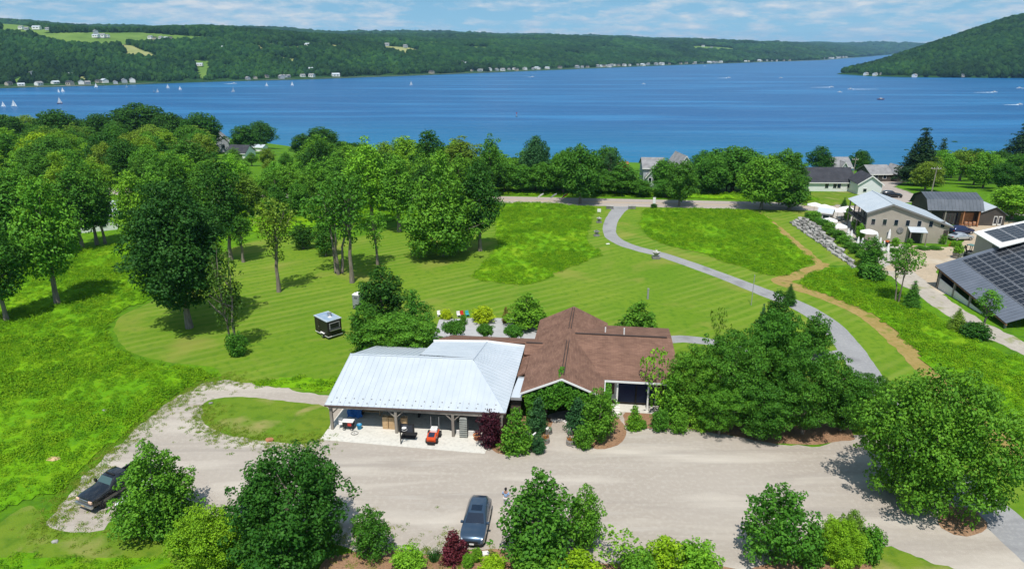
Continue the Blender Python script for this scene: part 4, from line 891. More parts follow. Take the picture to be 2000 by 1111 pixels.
def wood_points(fn, x0, x1, y0, y1, dmin, dmax, f, seed, test):
    """jittered grid whose spacing grows with the distance"""
    rng = np.random.default_rng(seed); P = []; d = dmin
    while d < dmax:
        s = max(8.5, f * d); nx = int((x1 - x0) / s); xs = x0 + (np.arange(nx) + rng.uniform(0, 1)) * s
        px = xs + rng.uniform(-.45, .45, nx) * s; py = d + rng.uniform(-.45, .45, nx) * s
        P.append(np.stack([px, py, np.full(nx, s)], 1)); d += s * 0.9
    P = np.concatenate(P); P = P[(np.abs(P[:, 0]) < P[:, 1] * 0.86 + 60)]
    z = fn(P[:, 0], P[:, 1]); k = test(P[:, 0], P[:, 1], z) & (z > LAKE_Z + 1.5)
    for q in fields_np: k &= ~inside(P[:, 0], P[:, 1], [tuple(a) for a in q])
    P = P[k]; z = z[k]; s = P[:, 2] * rng.uniform(0.40, 0.92, len(P))
    return np.stack([P[:, 0], P[:, 1], z + s * 0.35], 1), s, rng.uniform(0, 6.28, len(P)), np.clip(9.0 / s, 0.55, 1.25)
def far_test(x, y, z):
    d, al = pdist(x, y, _FAR)
    near = np.zeros(x.shape, dtype=bool)
    for hx, hy in SHORE: near |= ((x - hx) * .55 + (y - hy) * .83 < 8) & ((x - hx) * .55 + (y - hy) * .83 > -45) & (np.abs((x - hx) * .83 - (y - hy) * .55) < 8.5)
    return ~near & (d > 12) & ((d > 40) | (fbm(x / 26.0, y / 26.0, 2, 5) > 0.52)) & ((d < 130) | (fbm(x / 110.0 + 7, y / 110.0, 3, 15) < 0.70))
fp, fs, fr, fz = wood_points(hz_far, -3200, 8500, 900, 11000, 1080, 9000, 0.0062, 3, far_test)
scatter('far_woods', fp, fs, fr, fc, 'dense dark woods covering the hills across the lake', zscale=fz)
bp_, bs, br, bz = wood_points(hz_bluff, 780, 2600, 800, 2600, 1180, 2400, 0.0058, 8, lambda x, y, z: (hz_bluff(x, y) > LAKE_Z + 3))
scatter('bluff_woods', bp_, bs, br, fc, 'dense dark woods covering the bluff', zscale=bz)

# ------------------------------------------------------------------ tall meadow grass: a raised, tufted sward inside an outline
def tuft(seed, nb, hgt, spread, wid):
    rng = np.random.default_rng(seed); V = []; F = []
    for i in range(nb):
        a = rng.uniform(0, 6.28); r = spread * math.sqrt(rng.uniform(0, 1)); x, y = r * math.cos(a), r * math.sin(a); h = hgt * rng.uniform(.55, 1.1)
        b = rng.uniform(0, 6.28); dx, dy = math.cos(b) * wid, math.sin(b) * wid; lx, ly = rng.normal(size=2) * h * 0.35
        k = len(V); V += [(x - dx, y - dy, -0.1), (x + dx, y + dy, -0.1), (x + dx * .7 + lx * .5, y + dy * .7 + ly * .5, h * .6), (x - dx * .7 + lx * .5, y - dy * .7 + ly * .5, h * .6), (x + lx * 1.3, y + ly * 1.3, h)]
        F += [(k, k + 1, k + 2), (k, k + 2, k + 3), (k + 3, k + 2, k + 4)]
    return np_mesh('tuft', V, F)
M_blade = rand_mat('grass_blade', (0.085, 0.235, 0.007), (0.15, 0.325, 0.007), (0.23, 0.40, 0.012), 0.8, 0.25)
M_blade2 = rand_mat('grass_blade_short', (0.12, 0.24, 0.01), (0.18, 0.28, 0.02), (0.27, 0.31, 0.05), 0.8, 0.3)
def weed(seed, nl, rad, hgt, leaf):
    rng = np.random.default_rng(seed); a = rng.uniform(0, 6.28, nl); r = rad * np.sqrt(rng.uniform(0, 1, nl)); z = hgt * (1 - (r / rad) ** 2) * rng.uniform(.3, 1.05, nl)
    V, F = leaf_quads(np.stack([r * np.cos(a), r * np.sin(a), z], 1), np.stack([np.cos(a) * .5, np.sin(a) * .5, np.full(nl, 1.1)], 1) + rng.normal(size=(nl, 3)) * .4, leaf, rng, 0.4); return np_mesh('weed', V, F)
tf = [hidden_proto('tuft', weed(s, 54, 0.42, 0.34, 0.15), M_blade) for s in (1, 2, 3)]
tw = [hidden_proto('weed', weed(s, 64, 0.55, 0.42, 0.17), M_blade) for s in (5, 6)]
ts = [hidden_proto('short_tuft', weed(s, 22, 0.26, 0.10, 0.11), M_blade2) for s in (8, 9)]
def meadow(poly, label, step, dens, seed, hmax=0.32):
    pp = [tuple(p) for p in ragged(smooth(poly, True, 1.0), 0.5, seed)]
    A = np.array(pp); xs = np.arange(A[:, 0].min(), A[:, 0].max() + step, step); ys = np.arange(A[:, 1].min(), A[:, 1].max() + step, step)
    X, Y = np.meshgrid(xs, ys); I = inside(X, Y, pp)
    near = I.copy()
    for _ in range(2):
        q = near.copy(); q[1:-1, 1:-1] &= near[:-2, 1:-1] & near[2:, 1:-1] & near[1:-1, :-2] & near[1:-1, 2:]; q[0] = q[-1] = False; q[:, 0] = q[:, -1] = False; near = q
    Zm = hmax * (0.25 + 1.1 * fbm(X / 2.4, Y / 2.4, 4, seed)) * np.where(near, 1, 0.3) + 0.01
    Zm = np.where(I, Zm, -0.05) + gz(X, Y)
    keep = I[:-1, :-1] & I[1:, :-1] & I[:-1, 1:] & I[1:, 1:]
    F = grid_faces(len(xs), len(ys), keep); V = np.stack([X, Y, Zm], -1).reshape(-1, 3); u, inv = np.unique(F, return_inverse=True)
    root = empty('meadow', (0, 0, 0)); setp(root, label, kind='stuff')
    o = link('sward', np_mesh('sward', V[u], inv.reshape(-1, 4), True), M_meadow, root); o['kind'] = 'stuff'
    rng = np.random.default_rng(seed); m = int(len(F) * step * step * dens)
    fi = rng.integers(0, len(F), m); c = V[F[fi][:, 0]] + np.stack([rng.uniform(0, step, m), rng.uniform(0, step, m), np.zeros(m)], 1)
    cl = fbm(c[:, 0] / 5.0, c[:, 1] / 5.0, 3, seed + 5); k = rng.uniform(0, 1, m) < np.clip((cl - 0.2) * 2.4, 0.42, 1); c = c[k]; m = len(c); cl = cl[k]
    o2 = scatter('tall_grass', c, rng.uniform(.6, 1.25, m) * (0.65 + cl), rng.uniform(0, 6.28, m), tf + tw, None); o2.parent = root
    return root
meadow([(-63.95, 73.17), (-83.21, 98.78), (-85.59, 106.42), (-83.08, 112.72), (-78.55, 118.40), (-71.27, 123.90), (-59.67, 128.35), (-53.09, 121.79), (-51.91, 102.47), (-52.14, 93.14), (-53.87, 88.04), (-52.37, 82.53), (-48.37, 76.68), (-44.16, 73.17), (-39.04, 71.51), (-34.64, 70.18), (-32.85, 68.51), (-34.45, 66.43), (-35.92, 62.58), (-36.55, 57.36), (-37.09, 52.03), (-36.92, 47.25), (-38.68, 46.12), (-40.69, 44.34), (-45.77, 43.73)], 'bright green tall-grass meadow on the left of the lawn', 0.7, 5.0, 3)
meadow([(-3.35, 156.86), (17.72, 154.67), (17.48, 144.07), (14.60, 125.35), (16.38, 116.45), (10.31, 109.20), (5.24, 101.72), (2.37, 99.26), (-3.19, 100.72), (-6.73, 103.76), (-5.21, 110.65), (-3.11, 125.35)], 'unmown meadow patch between the big spreading tree and the driveway', 0.7, 4.5, 4, 0.24)
meadow([(31.05, 151.50), (44.31, 152.54), (55.37, 147.45), (53.74, 131.07), (52.33, 117.10), (51.82, 111.53), (46.99, 106.42), (41.83, 103.76), (37.79, 109.20), (32.93, 117.10), (27.78, 123.19), (25.91, 133.09), (27.87, 144.07)], 'unmown meadow patch right of the driveway, below the road', 0.7, 4.5, 5, 0.26)
meadow([(45.12, 101.72), (50.35, 106.42), (55.30, 108.07), (57.90, 106.42), (58.31, 100.72), (58.05, 90.42), (57.73, 82.53), (58.63, 76.99), (59.94, 72.61), (61.29, 65.26), (50.78, 52.03), (46.83, 52.83), (46.80, 57.55), (47.15, 62.79), (47.53, 68.64), (48.50, 74.89), (49.25, 82.19), (48.86, 88.82), (46.29, 95.10), (44.55, 98.31)], 'tall-grass meadow strip between the straw path and the farm track', 0.6, 5.0, 6)
meadow([(-39.50, 37.82), (-38.89, 39.82), (-34.90, 40.45), (-29.41, 39.92), (-25.20, 40.34), (-22.08, 38.30), (-22.33, 35.09), (-35.01, 34.67)], 'dark rough grass in the bottom corner below the truck', 0.5, 4.0, 7)
meadow([(-29.00, 66.43), (-26.11, 68.14), (-20.44, 68.14), (-18.71, 68.51), (-19.58, 64.80), (-24.22, 65.72)], 'strip of rough grass between the lawn and the lane beside the garage', 0.4, 4.0, 8, 0.12)
meadow([(-53.17, 132.27), (-45.24, 133.09), (-31.74, 137.29), (-21.79, 141.74), (-4.66, 152.54), (-4.10, 157.97), (-36.38, 159.10), (-62.64, 157.97)], 'rough undergrowth along the strip of woods', 0.9, 1.5, 9, 0.6)
meadow([(69.82, 160.82), (74.24, 162.58), (71.10, 167.08), (51.56, 169.78), (26.13, 172.30), (-2.68, 176.75), (-3.07, 168.70), (25.17, 165.59), (49.66, 163.17)], 'rough grass along the far verge of the road', 0.7, 1.5, 12, 0.5)

# loose grass along the ragged edges of the gravel
rng = np.random.default_rng(77); E_ = []
for line, wdt, m in ((LOT[0:8] , 0.9, 1300), (LOT[-9:], 1.6, 700), ([(-31.55, 61.52), (-29.78, 58.31), (-27.15, 56.44), (-22.90, 55.37), (-19.65, 54.85), (-17.84, 55.73)], 0.9, 700)):
    L_ = smooth(line, False, 0.5)
    for i in range(m):
        p = L_[int(rng.integers(len(L_)))]; E_.append((p.x + rng.normal() * wdt, p.y + rng.normal() * wdt, 0.01))
E_ = np.array(E_)
scatter('edge_grass', E_, rng.uniform(.5, 1.3, len(E_)), rng.uniform(0, 6.28, len(E_)), ts, 'loose grass growing into the edge of the gravel')

# ------------------------------------------------------------------ air
hm = bpy.data.materials.new('haze'); hm.use_nodes = True; n = hm.node_tree.nodes; n.remove(n['Principled BSDF'])
pv = n.new('ShaderNodeVolumePrincipled'); pv.inputs['Density'].default_value = 5.6e-5; pv.inputs['Color'].default_value = (0.36, 0.66, 1.0, 1); pv.inputs['Anisotropy'].default_value = 0.0
hm.node_tree.links.new(pv.outputs[0], n['Material Output'].inputs['Volume'])
haze = MB().box(-5200, -1200, -60, 13200, 12700, 240).build('haze', hm); setp(haze, 'thin blue summer haze in the air over the lake', kind='stuff')

# ------------------------------------------------------------------ building materials
M_metal = mat('roof_metal_white', (0.455, 0.505, 0.55), 0.42, (0.50, 0.545, 0.585), 0.6, 4, 0.0, spec=0.5)
M_seam = mat('roof_seam', (0.42, 0.47, 0.53), 0.45)
M_metald = mat('roof_metal_dark', (0.10, 0.115, 0.135), 0.42, (0.13, 0.145, 0.17), 0.8, 4, metal=0.3, spec=0.5)
M_metalg = mat('roof_metal_slate', (0.145, 0.165, 0.20), 0.40, (0.18, 0.20, 0.24), 0.5, 4, metal=0.3, spec=0.5)
M_wood_grey = mat('weathered_wood', (0.20, 0.175, 0.15), 0.9, (0.30, 0.27, 0.23), 1.5, 6, 0.5, 12, stretch=(1, 1, 0.2))
M_wood_tan = mat('tan_wood', (0.50, 0.33, 0.17), 0.8, (0.58, 0.41, 0.23), 3, 5)
M_wood_red = mat('cedar_wood', (0.30, 0.13, 0.06), 0.8, (0.40, 0.19, 0.09), 2, 5)
M_white = mat('white_paint', (0.80, 0.79, 0.77), 0.5)
M_offwhite = mat('offwhite_paint', (0.66, 0.64, 0.60), 0.6, (0.72, 0.70, 0.66), 1.0)
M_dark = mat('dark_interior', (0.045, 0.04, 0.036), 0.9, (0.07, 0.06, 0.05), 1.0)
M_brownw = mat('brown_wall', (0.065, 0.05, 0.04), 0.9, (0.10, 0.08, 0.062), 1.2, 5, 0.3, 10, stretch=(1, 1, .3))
M_glass = mat('dark_glass', (0.010, 0.018, 0.035), 0.06, spec=0.8)
M_glassb = mat('blue_glass', (0.012, 0.022, 0.065), 0.25, spec=0.15)
M_black = mat('black_paint', (0.012, 0.012, 0.013), 0.35, spec=0.5)
M_blackm = mat('black_matte', (0.018, 0.018, 0.019), 0.8)
M_grey = mat('grey_paint', (0.30, 0.30, 0.30), 0.6)
M_steel = mat('steel', (0.55, 0.56, 0.58), 0.3, metal=0.9)
M_rubber = mat('rubber', (0.02, 0.02, 0.021), 0.85)
M_blue = mat('blue_plastic', (0.02, 0.13, 0.42), 0.5)
M_cyan = mat('cyan_plastic', (0.02, 0.26, 0.48), 0.5)
M_orange = mat('orange_paint', (0.62, 0.075, 0.018), 0.35, coat=0.3)
M_red = mat('red_paint', (0.48, 0.03, 0.02), 0.5)
M_stone = mat('fieldstone', (0.26, 0.25, 0.235), 0.95, (0.42, 0.41, 0.385), 1.3, 6, 0.6, 7)
M_stoned = mat('fieldstone_dark', (0.15, 0.145, 0.135), 0.95, (0.26, 0.25, 0.235), 1.3, 6, 0.6, 7)
def shingle_mat(name, c0, c1, c2, ang):
    """asphalt shingle: short random tabs laid in rows"""
    m = bpy.data.materials.new(name); m.use_nodes = True; n = m.node_tree.nodes; l = m.node_tree.links; b = n['Principled BSDF']
    b.inputs['Roughness'].default_value = 0.92; b.inputs['Specular IOR Level'].default_value = 0.15
    t = n.new('ShaderNodeTexCoord'); mp = n.new('ShaderNodeMapping'); mp.inputs['Rotation'].default_value = (0, 0, ang); l.new(t.outputs['Object'], mp.inputs[0])
    br = n.new('ShaderNodeTexBrick'); br.inputs['Scale'].default_value = 1.0; br.inputs['Brick Width'].default_value = 0.55; br.inputs['Row Height'].default_value = 0.16
    br.inputs['Mortar Size'].default_value = 0.008; br.inputs['Color1'].default_value = (*c0, 1); br.inputs['Color2'].default_value = (*c1, 1); br.inputs['Mortar'].default_value = (*c2, 1); br.inputs['Bias'].default_value = -0.1
    l.new(mp.outputs[0], br.inputs['Vector'])
    ns = n.new('ShaderNodeTexNoise'); ns.inputs['Scale'].default_value = 0.7; ns.inputs['Detail'].default_value = 5; l.new(t.outputs['Object'], ns.inputs['Vector'])
    mr = n.new('ShaderNodeMapRange'); mr.inputs['From Min'].default_value = .35; mr.inputs['From Max'].default_value = .65; mr.inputs['To Min'].default_value = .86; mr.inputs['To Max'].default_value = 1.14; l.new(ns.outputs['Fac'], mr.inputs['Value'])
    mm = n.new('ShaderNodeMixRGB'); mm.blend_type = 'MULTIPLY'; mm.inputs[0].default_value = 1; l.new(br.outputs['Color'], mm.inputs[1]); l.new(mr.outputs[0], mm.inputs[2]); l.new(mm.outputs[0], b.inputs['Base Color'])
    bp = n.new('ShaderNodeBump'); bp.inputs['Strength'].default_value = 0.5; bp.inputs['Distance'].default_value = 0.03; l.new(br.outputs['Fac'], bp.inputs['Height']); bp.invert = True; l.new(bp.outputs[0], b.inputs['Normal'])
    return m
M_shA = shingle_mat('brown_shingle_east_west', (0.225, 0.128, 0.090), (0.165, 0.092, 0.066), (0.09, 0.052, 0.040), 0.0)
M_shB = shingle_mat('brown_shingle_north_south', (0.225, 0.128, 0.090), (0.165, 0.092, 0.066), (0.09, 0.052, 0.040), R(90))
M_ridge = mat('dark_ridge', (0.055, 0.04, 0.035), 0.9)
def siding_mat(name, c0, c1, pitch, vertical=True, depth=0.35):
    m = bpy.data.materials.new(name); m.use_nodes = True; n = m.node_tree.nodes; l = m.node_tree.links; b = n['Principled BSDF']; b.inputs['Roughness'].default_value = 0.7
    t = n.new('ShaderNodeTexCoord'); sp_ = n.new('ShaderNodeSeparateXYZ'); l.new(t.outputs['Object'], sp_.inputs[0])
    k = n.new('ShaderNodeMath'); k.operation = 'MULTIPLY'; k.inputs[1].default_value = 1.0 / pitch
    if vertical:
        a = n.new('ShaderNodeMath'); a.operation = 'ADD'; l.new(sp_.outputs['X'], a.inputs[0]); l.new(sp_.outputs['Y'], a.inputs[1]); l.new(a.outputs[0], k.inputs[0])
    else: l.new(sp_.outputs['Z'], k.inputs[0])
    fr = n.new('ShaderNodeMath'); fr.operation = 'FRACT'; l.new(k.outputs[0], fr.inputs[0])
    ns = n.new('ShaderNodeTexNoise'); ns.inputs['Scale'].default_value = 0.6; ns.inputs['Detail'].default_value = 5; l.new(t.outputs['Object'], ns.inputs['Vector'])
    r = n.new('ShaderNodeMapRange'); r.inputs['From Min'].default_value = .35; r.inputs['From Max'].default_value = .65; l.new(ns.outputs['Fac'], r.inputs['Value'])
    mx = n.new('ShaderNodeMixRGB'); mx.inputs[1].default_value = (*c0, 1); mx.inputs[2].default_value = (*c1, 1); l.new(r.outputs[0], mx.inputs[0]); l.new(mx.outputs[0], b.inputs['Base Color'])
    bp = n.new('ShaderNodeBump'); bp.inputs['Strength'].default_value = depth; bp.inputs['Distance'].default_value = 0.05; l.new(fr.outputs[0], bp.inputs['Height']); l.new(bp.outputs[0], b.inputs['Normal'])
    return m
M_sidew = siding_mat('white_siding', (0.74, 0.75, 0.76), (0.78, 0.785, 0.79), 0.2, False)
M_sidegrey = siding_mat('grey_board_siding', (0.345, 0.305, 0.255), (0.39, 0.345, 0.29), 0.35)
M_sidedark = siding_mat('dark_board_siding', (0.05, 0.042, 0.036), (0.075, 0.06, 0.05), 0.3)
M_sidetan = siding_mat('tan_siding', (0.42, 0.37, 0.30), (0.47, 0.42, 0.34), 0.25, False)
M_sideblue = siding_mat('bluegrey_siding', (0.36, 0.39, 0.43), (0.40, 0.43, 0.47), 0.22, False)
M_shgrey = shingle_mat('grey_shingle', (0.28, 0.28, 0.285), (0.24, 0.24, 0.25), (0.16, 0.16, 0.165), 0.0)
M_shdark = shingle_mat('charcoal_shingle', (0.058, 0.06, 0.070), (0.048, 0.05, 0.060), (0.03, 0.03, 0.036), 0.0)
M_shorange = shingle_mat('orange_shingle', (0.42, 0.19, 0.10), (0.36, 0.16, 0.085), (0.25, 0.11, 0.06), 0.0)

ANG = R(-6.34); ORG = (-17.19, 57.36)
def wl(lx, ly, z=0.0):
    return (ORG[0] + lx * math.cos(ANG) - ly * math.sin(ANG), ORG[1] + lx * math.sin(ANG) + ly * math.cos(ANG), z)
def lerp(a, b, t): return tuple(a[i] + (b[i] - a[i]) * t for i in range(3))
def panel(parent, a, b, c, d, m=None, rib=True, th=0.025):
    """one metal roof sheet with a standing seam along its a-d edge (a, b at the eave; c, d at the ridge)"""
    q = MB(); q.slab([a, b, c, d], th)
    if rib:
        A, D, B = Vector(a), Vector(d), Vector(b)
        if (D - A).length > 0.3:
            ax = (B - A).normalized() * 0.016; up = (B - A).cross(D - A).normalized() * 0.045
            if up.z < 0: up = -up
            n0 = len(q.v); q.v += [tuple(p) for p in (A - ax, A + ax, D + ax, D - ax, A - ax + up, A + ax + up, D + ax + up, D - ax + up)]
            q.f += [tuple(n0 + i for i in f) for f in ((4, 5, 6, 7), (0, 1, 5, 4), (1, 2, 6, 5), (2, 3, 7, 6), (3, 0, 4, 7))]
    return q.build('roof_panel', m or M_metal, parent)

# ------------------------------------------------------------------ the open garage with the white metal roof
gar = empty('garage', (ORG[0], ORG[1], 0), ANG, 'open-fronted garage with a white standing-seam metal roof on timber posts', 'garage')
FL = (-0.42, -0.32, 2.8); FR = (16.72, 0.03, 2.8); RR = (12.7, 6.53, 4.98); RLt = (-0.12, 6.53, 4.85); BB = (13.1, 13.0, 4.05); CC = (17.25, 13.0, 3.68)
N = 29
for i in range(N):
    x0 = FL[0] + (FR[0] - FL[0]) * i / N; x1 = FL[0] + (FR[0] - FL[0]) * (i + 1) / N
    def top(x):
        t = 1.0 if x <= RR[0] else max(0.0, (FR[0] - x) / (FR[0] - RR[0]))
        e = lerp(FL, FR, (x - FL[0]) / (FR[0] - FL[0])); rr = lerp(RLt, RR, min(1, max(0, (x - RLt[0]) / (RR[0] - RLt[0]))))
        rr = (x if t == 1.0 else x, rr[1], rr[2]); return lerp(e, rr, t)
    e0 = lerp(FL, FR, i / N); e1 = lerp(FL, FR, (i + 1) / N); t0 = top(x0); t1 = top(x1)
    if i == 0: t0 = RLt
    panel(gar, e0, e1, t1, t0)
N = 24
for i in range(N):                                         # east slope, sheets run down to the right-hand eave
    f0, f1 = i / N, (i + 1) / N
    def topE(f):
        y = FR[1] + f * (CC[1] - FR[1]); return lerp(FR, RR, y / 6.53) if y < 6.53 else lerp(RR, BB, (y - 6.53) / (13.0 - 6.53))
    panel(gar, lerp(FR, CC, f1), lerp(FR, CC, f0), topE(f0), topE(f1))
WF, WB = (6.8, 8.2, 4.42), (7.2, 13.0, 3.82)
N = 10
for i in range(N):                                         # low infill roof between the garage and the brown wing
    a0, a1 = lerp(WF, WB, i / N), lerp(WF, WB, (i + 1) / N); b0, b1 = lerp((12.72, 6.9, 4.93), BB, i / N), lerp((12.72, 6.9, 4.93), BB, (i + 1) / N)
    panel(gar, a0, a1, b1, b0)
N = 22
for i in range(N):                                         # rear slope
    x0 = -0.12 + (12.6 + 0.12) * i / N; x1 = -0.12 + 12.72 * (i + 1) / N
    ye = 13.4 if x1 < 7.0 else 6.53 + (12.9 - x0) * 0.30
    def rz_(y): return 4.85 - (y - 6.53) * (2.05 / 6.87) + 0.0
    xo = 0.55 * (1 - i / N) if x1 < 7 else 0
    panel(gar, (x1 + xo, ye, rz_(ye)), (x0 + xo, ye, rz_(ye)), (x0, 6.55, rz_(6.55) + 0.01 * i), (x1, 6.55, rz_(6.55) + 0.01 * i))
q = MB(); q.tube([(-0.14, 6.53, 4.90), (12.7, 6.53, 5.03)], 0.075, 6); q.build('ridge_cap', M_metal, gar)
q = MB(); q.tube([RR, FR], 0.05, 6).tube([RR, BB], 0.07, 6); q.build('hip_cap', M_seam, gar)
q = MB(); q.slab([(7.1, 12.96, 3.98), (13.1, 12.96, 4.2), (17.3, 12.96, 3.84), (17.3, 13.12, 3.84), (13.1, 13.12, 4.2), (7.1, 13.12, 3.98)], .16); q.build('back_flashing', M_white, gar)
q = MB(); q.slab([(6.75, 8.15, 4.40), (7.15, 13.0, 3.80), (7.15, 13.0, 3.3), (6.75, 8.15, 4.0)], .05); q.build('fascia', M_white, gar)
q = MB(); q.tube([(-0.42, -0.40, 2.74), (16.72, -0.06, 2.74)], 0.075, 8); q.build('gutter', mat('gutter_brown', (0.09, 0.06, 0.05), 0.5), gar)
q = MB(); q.box(-0.2, -0.1, 2.36, 16.5, 0.12, 2.66); q.build('front_beam', M_wood_grey, gar)
q = MB()
for row, (t, dx) in enumerate(((0.05, 0.0), (0.13, 0.42))):
    for i in range(19):
        p = lerp(lerp(FL, FR, 0.03 + i / 19.6 + dx * 0.05), lerp(RLt, RR, 0.03 + i / 19.6 + dx * 0.05), t); q.box(p[0] - .05, p[1] - .03, p[2] + .0, p[0] + .05, p[1] + .05, p[2] + .09)
o = q.build('snow_guards', M_grey, gar); o['kind'] = 'stuff'
for lx in (0.0, 6.3, 11.75, 16.3):
    q = MB(); q.box(lx - 0.13, -0.13, 0.02, lx + 0.13, 0.13, 2.40); q.build('post', M_wood_grey, gar, bevel=0.02)
for lx, s in ((0.0, 1), (6.3, 1), (6.3, -1), (11.75, 1), (11.75, -1)):
    q = MB(); q.tube([(lx + s * 0.1, 0, 1.75), (lx + s * 0.75, 0, 2.40)], 0.06, 5); q.build('brace', M_wood_grey, gar)
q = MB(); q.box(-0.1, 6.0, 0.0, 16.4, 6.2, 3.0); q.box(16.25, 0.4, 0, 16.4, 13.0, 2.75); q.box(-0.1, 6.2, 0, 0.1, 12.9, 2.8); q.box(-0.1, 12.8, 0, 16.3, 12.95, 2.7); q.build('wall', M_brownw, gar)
q = MB(); q.poly([(0.0, -0.2, 2.62), (0.0, 6.4, 4.62), (0.0, 12.9, 2.72)]); q.slab([(0.0, -0.2, 2.62), (0.0, 6.4, 4.62), (0.0, 12.9, 2.72)], 0.08); q.build('gable_end', M_wood_grey, gar)
q = MB(); q.box(3.35, 4.2, 0.0, 4.35, 5.9, 2.6); q.build('storage_cupboard', M_offwhite, gar)
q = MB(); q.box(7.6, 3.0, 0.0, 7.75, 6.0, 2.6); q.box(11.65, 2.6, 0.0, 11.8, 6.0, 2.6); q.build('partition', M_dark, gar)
q = MB(); q.box(12.0, 0.2, 0.02, 14.3, 0.36, 0.55); q.build('low_wall', M_offwhite, gar)
apr = MB().slab([wl(-0.5, -1.95, 0.05), wl(15.1, -2.55, 0.05), wl(16.4, 6.0, 0.05), wl(-0.4, 6.0, 0.05)], 0.06).build('apron', M_conc)
setp(apr, 'pale concrete apron and floor of the open garage', kind='structure')
# small link roof between garage and house
lnk = empty('link_roof', wl(17.3, 4.2), ANG, 'narrow grey metal link roof between the garage and the brown-roofed house', 'roof')
q = MB(); q.slab([(-0.55, -1.2, 2.75), (0.55, -1.2, 2.8), (0.75, 2.6, 3.05), (-0.15, 2.6, 3.0)], 0.06); q.build('roof_sheet', mat('link_metal', (0.50, 0.56, 0.62), 0.4), lnk)
q = MB(); q.box(-0.55, -1.28, 2.6, 0.6, -1.2, 2.86); q.box(-0.15, 2.6, 2.95, 0.8, 2.68, 3.15); q.build('trim', M_grey, lnk)
q = MB(); q.box(-0.5, -0.9, 0, 0.5, -0.8, 2.7); q.build('wall', M_brownw, lnk)

# ------------------------------------------------------------------ the brown-roofed house
hou = empty('house', wl(21.8, 8.0), ANG, 'single-storey house with brown shingle cross-gable roof and vine-covered front gable', 'house')
def hl(lx, ly, z): return (lx - 21.8, ly - 8.0, z)
def roofslab(name, pts, m, th=0.16): return MB().slab([hl(*p) for p in pts], th).build(name, m, hou)
ra, rb = (21.7, 2.85, 5.22), (22.35, 21.8, 5.3)
roofslab('roof', [(17.75, 2.95, 3.42), ra, rb, (18.3, 21.6, 3.42)], M_shB)
roofslab('roof', [ra, (25.68, 3.05, 3.42), (26.45, 21.5, 3.42), rb], M_shB)
roofslab('roof', [(17.82, 7.2, 3.43), (18.04, 13.1, 3.43), (16.95, 13.1, 2.94), (16.75, 7.2, 2.94)], M_shB)
wr0, wr1 = (22.0, 13.8, 5.16), (33.0, 13.7, 5.16)
roofslab('roof', [(22.6, 6.55, 3.44), (33.35, 6.5, 3.44), wr1, wr0], M_shA)
roofslab('roof', [wr0, wr1, (33.55, 20.6, 3.44), (22.6, 20.8, 3.44)], M_shA)
lw0, lw1 = (7.7, 13.16, 4.12), (20.4, 13.16, 4.12)
roofslab('roof', [lw0, lw1, (20.4, 16.6, 3.1), (8.5, 16.6, 3.1)], M_shA)
roofslab('roof', [(17.3, 11.4, 3.50), (20.4, 11.4, 3.50), (20.4, 13.13, 4.10), (17.3, 13.13, 4.10)], M_shA)
def strip(name, a, b, wd, m, lift=0.05):
    A, B = Vector(hl(*a)), Vector(hl(*b)); d = (B - A).normalized(); s_ = d.cross(Vector((0, 0, 1))).normalized() * wd / 2; u = Vector((0, 0, lift))
    MB().slab([A - s_ + u, A + s_ + u, B + s_ + u, B - s_ + u], 0.07).build(name, m, hou)
for off in (-0.13, 0.13):
    strip('ridge_vent', (21.73 + off, 3.6, 5.20), (21.98 + off, 11.6, 5.24), 0.09, M_ridge, 0.07)
    strip('ridge_vent', (22.08 + off, 15.0, 5.24), (22.32 + off, 21.2, 5.28), 0.09, M_ridge, 0.07)
strip('ridge_vent', (22.7, 13.78, 5.16), (32.5, 13.7, 5.16), 0.20, M_ridge, 0.10)
strip('ridge_vent', (17.4, 13.13, 4.12), (19.2, 13.13, 4.12), 0.20, M_ridge, 0.06)
def bar(name, a, b, h, t, m):
    A, B = Vector(hl(*a)), Vector(hl(*b)); d = (B - A).normalized(); s_ = d.cross(Vector((0, 0, 1))).normalized() * t; u = Vector((0, 0, h))
    n0 = MB(); c = [A, B, B + s_, A + s_]; n0.v = [tuple(p) for p in c] + [tuple(p + u) for p in c]; n0.f = [(0, 1, 2, 3), (4, 5, 6, 7), (0, 1, 5, 4), (1, 2, 6, 5), (2, 3, 7, 6), (3, 0, 4, 7)]; return n0.build(name, m, hou)
bar('rake_board', (17.72, 2.93, 3.20), (21.7, 2.83, 5.0), 0.2, 0.06, M_white); bar('rake_board', (21.7, 2.83, 5.0), (25.7, 3.03, 3.20), 0.2, 0.06, M_white)
bar('fascia', (25.72, 3.05, 3.22), (25.86, 6.5, 3.22), 0.2, 0.06, M_white); bar('fascia', (25.8, 6.48, 3.22), (33.35, 6.43, 3.22), 0.2, 0.06, M_white)
q = MB()
def hb(q_, x0, y0, z0, x1, y1, z1): a = hl(x0, y0, z0); c = hl(x1, y1, z1); q_.box(*a, *c)
hb(q, 18.3, 3.9, 0, 20.3, 4.1, 3.3); hb(q, 23.3, 3.9, 0, 25.2, 4.1, 3.3); hb(q, 20.3, 3.9, 2.3, 23.3, 4.1, 3.3); q.slab([hl(18.0, 3.95, 3.3), hl(25.4, 3.95, 3.3), hl(21.7, 3.95, 5.0)], 0.12)
hb(q, 18.3, 4.1, 0, 18.5, 21, 3.3); hb(q, 25.0, 4.1, 0, 25.2, 7.9, 3.3); hb(q, 25.2, 20.0, 0, 33.0, 20.2, 3.3); hb(q, 32.8, 7.9, 0, 33.0, 20.0, 3.3); hb(q, 18.5, 20.8, 0, 26, 21.0, 3.3)
hb(q, 8.6, 15.7, 0, 18.4, 15.9, 3.0); hb(q, 8.6, 13.2, 0, 8.8, 15.7, 3.2)
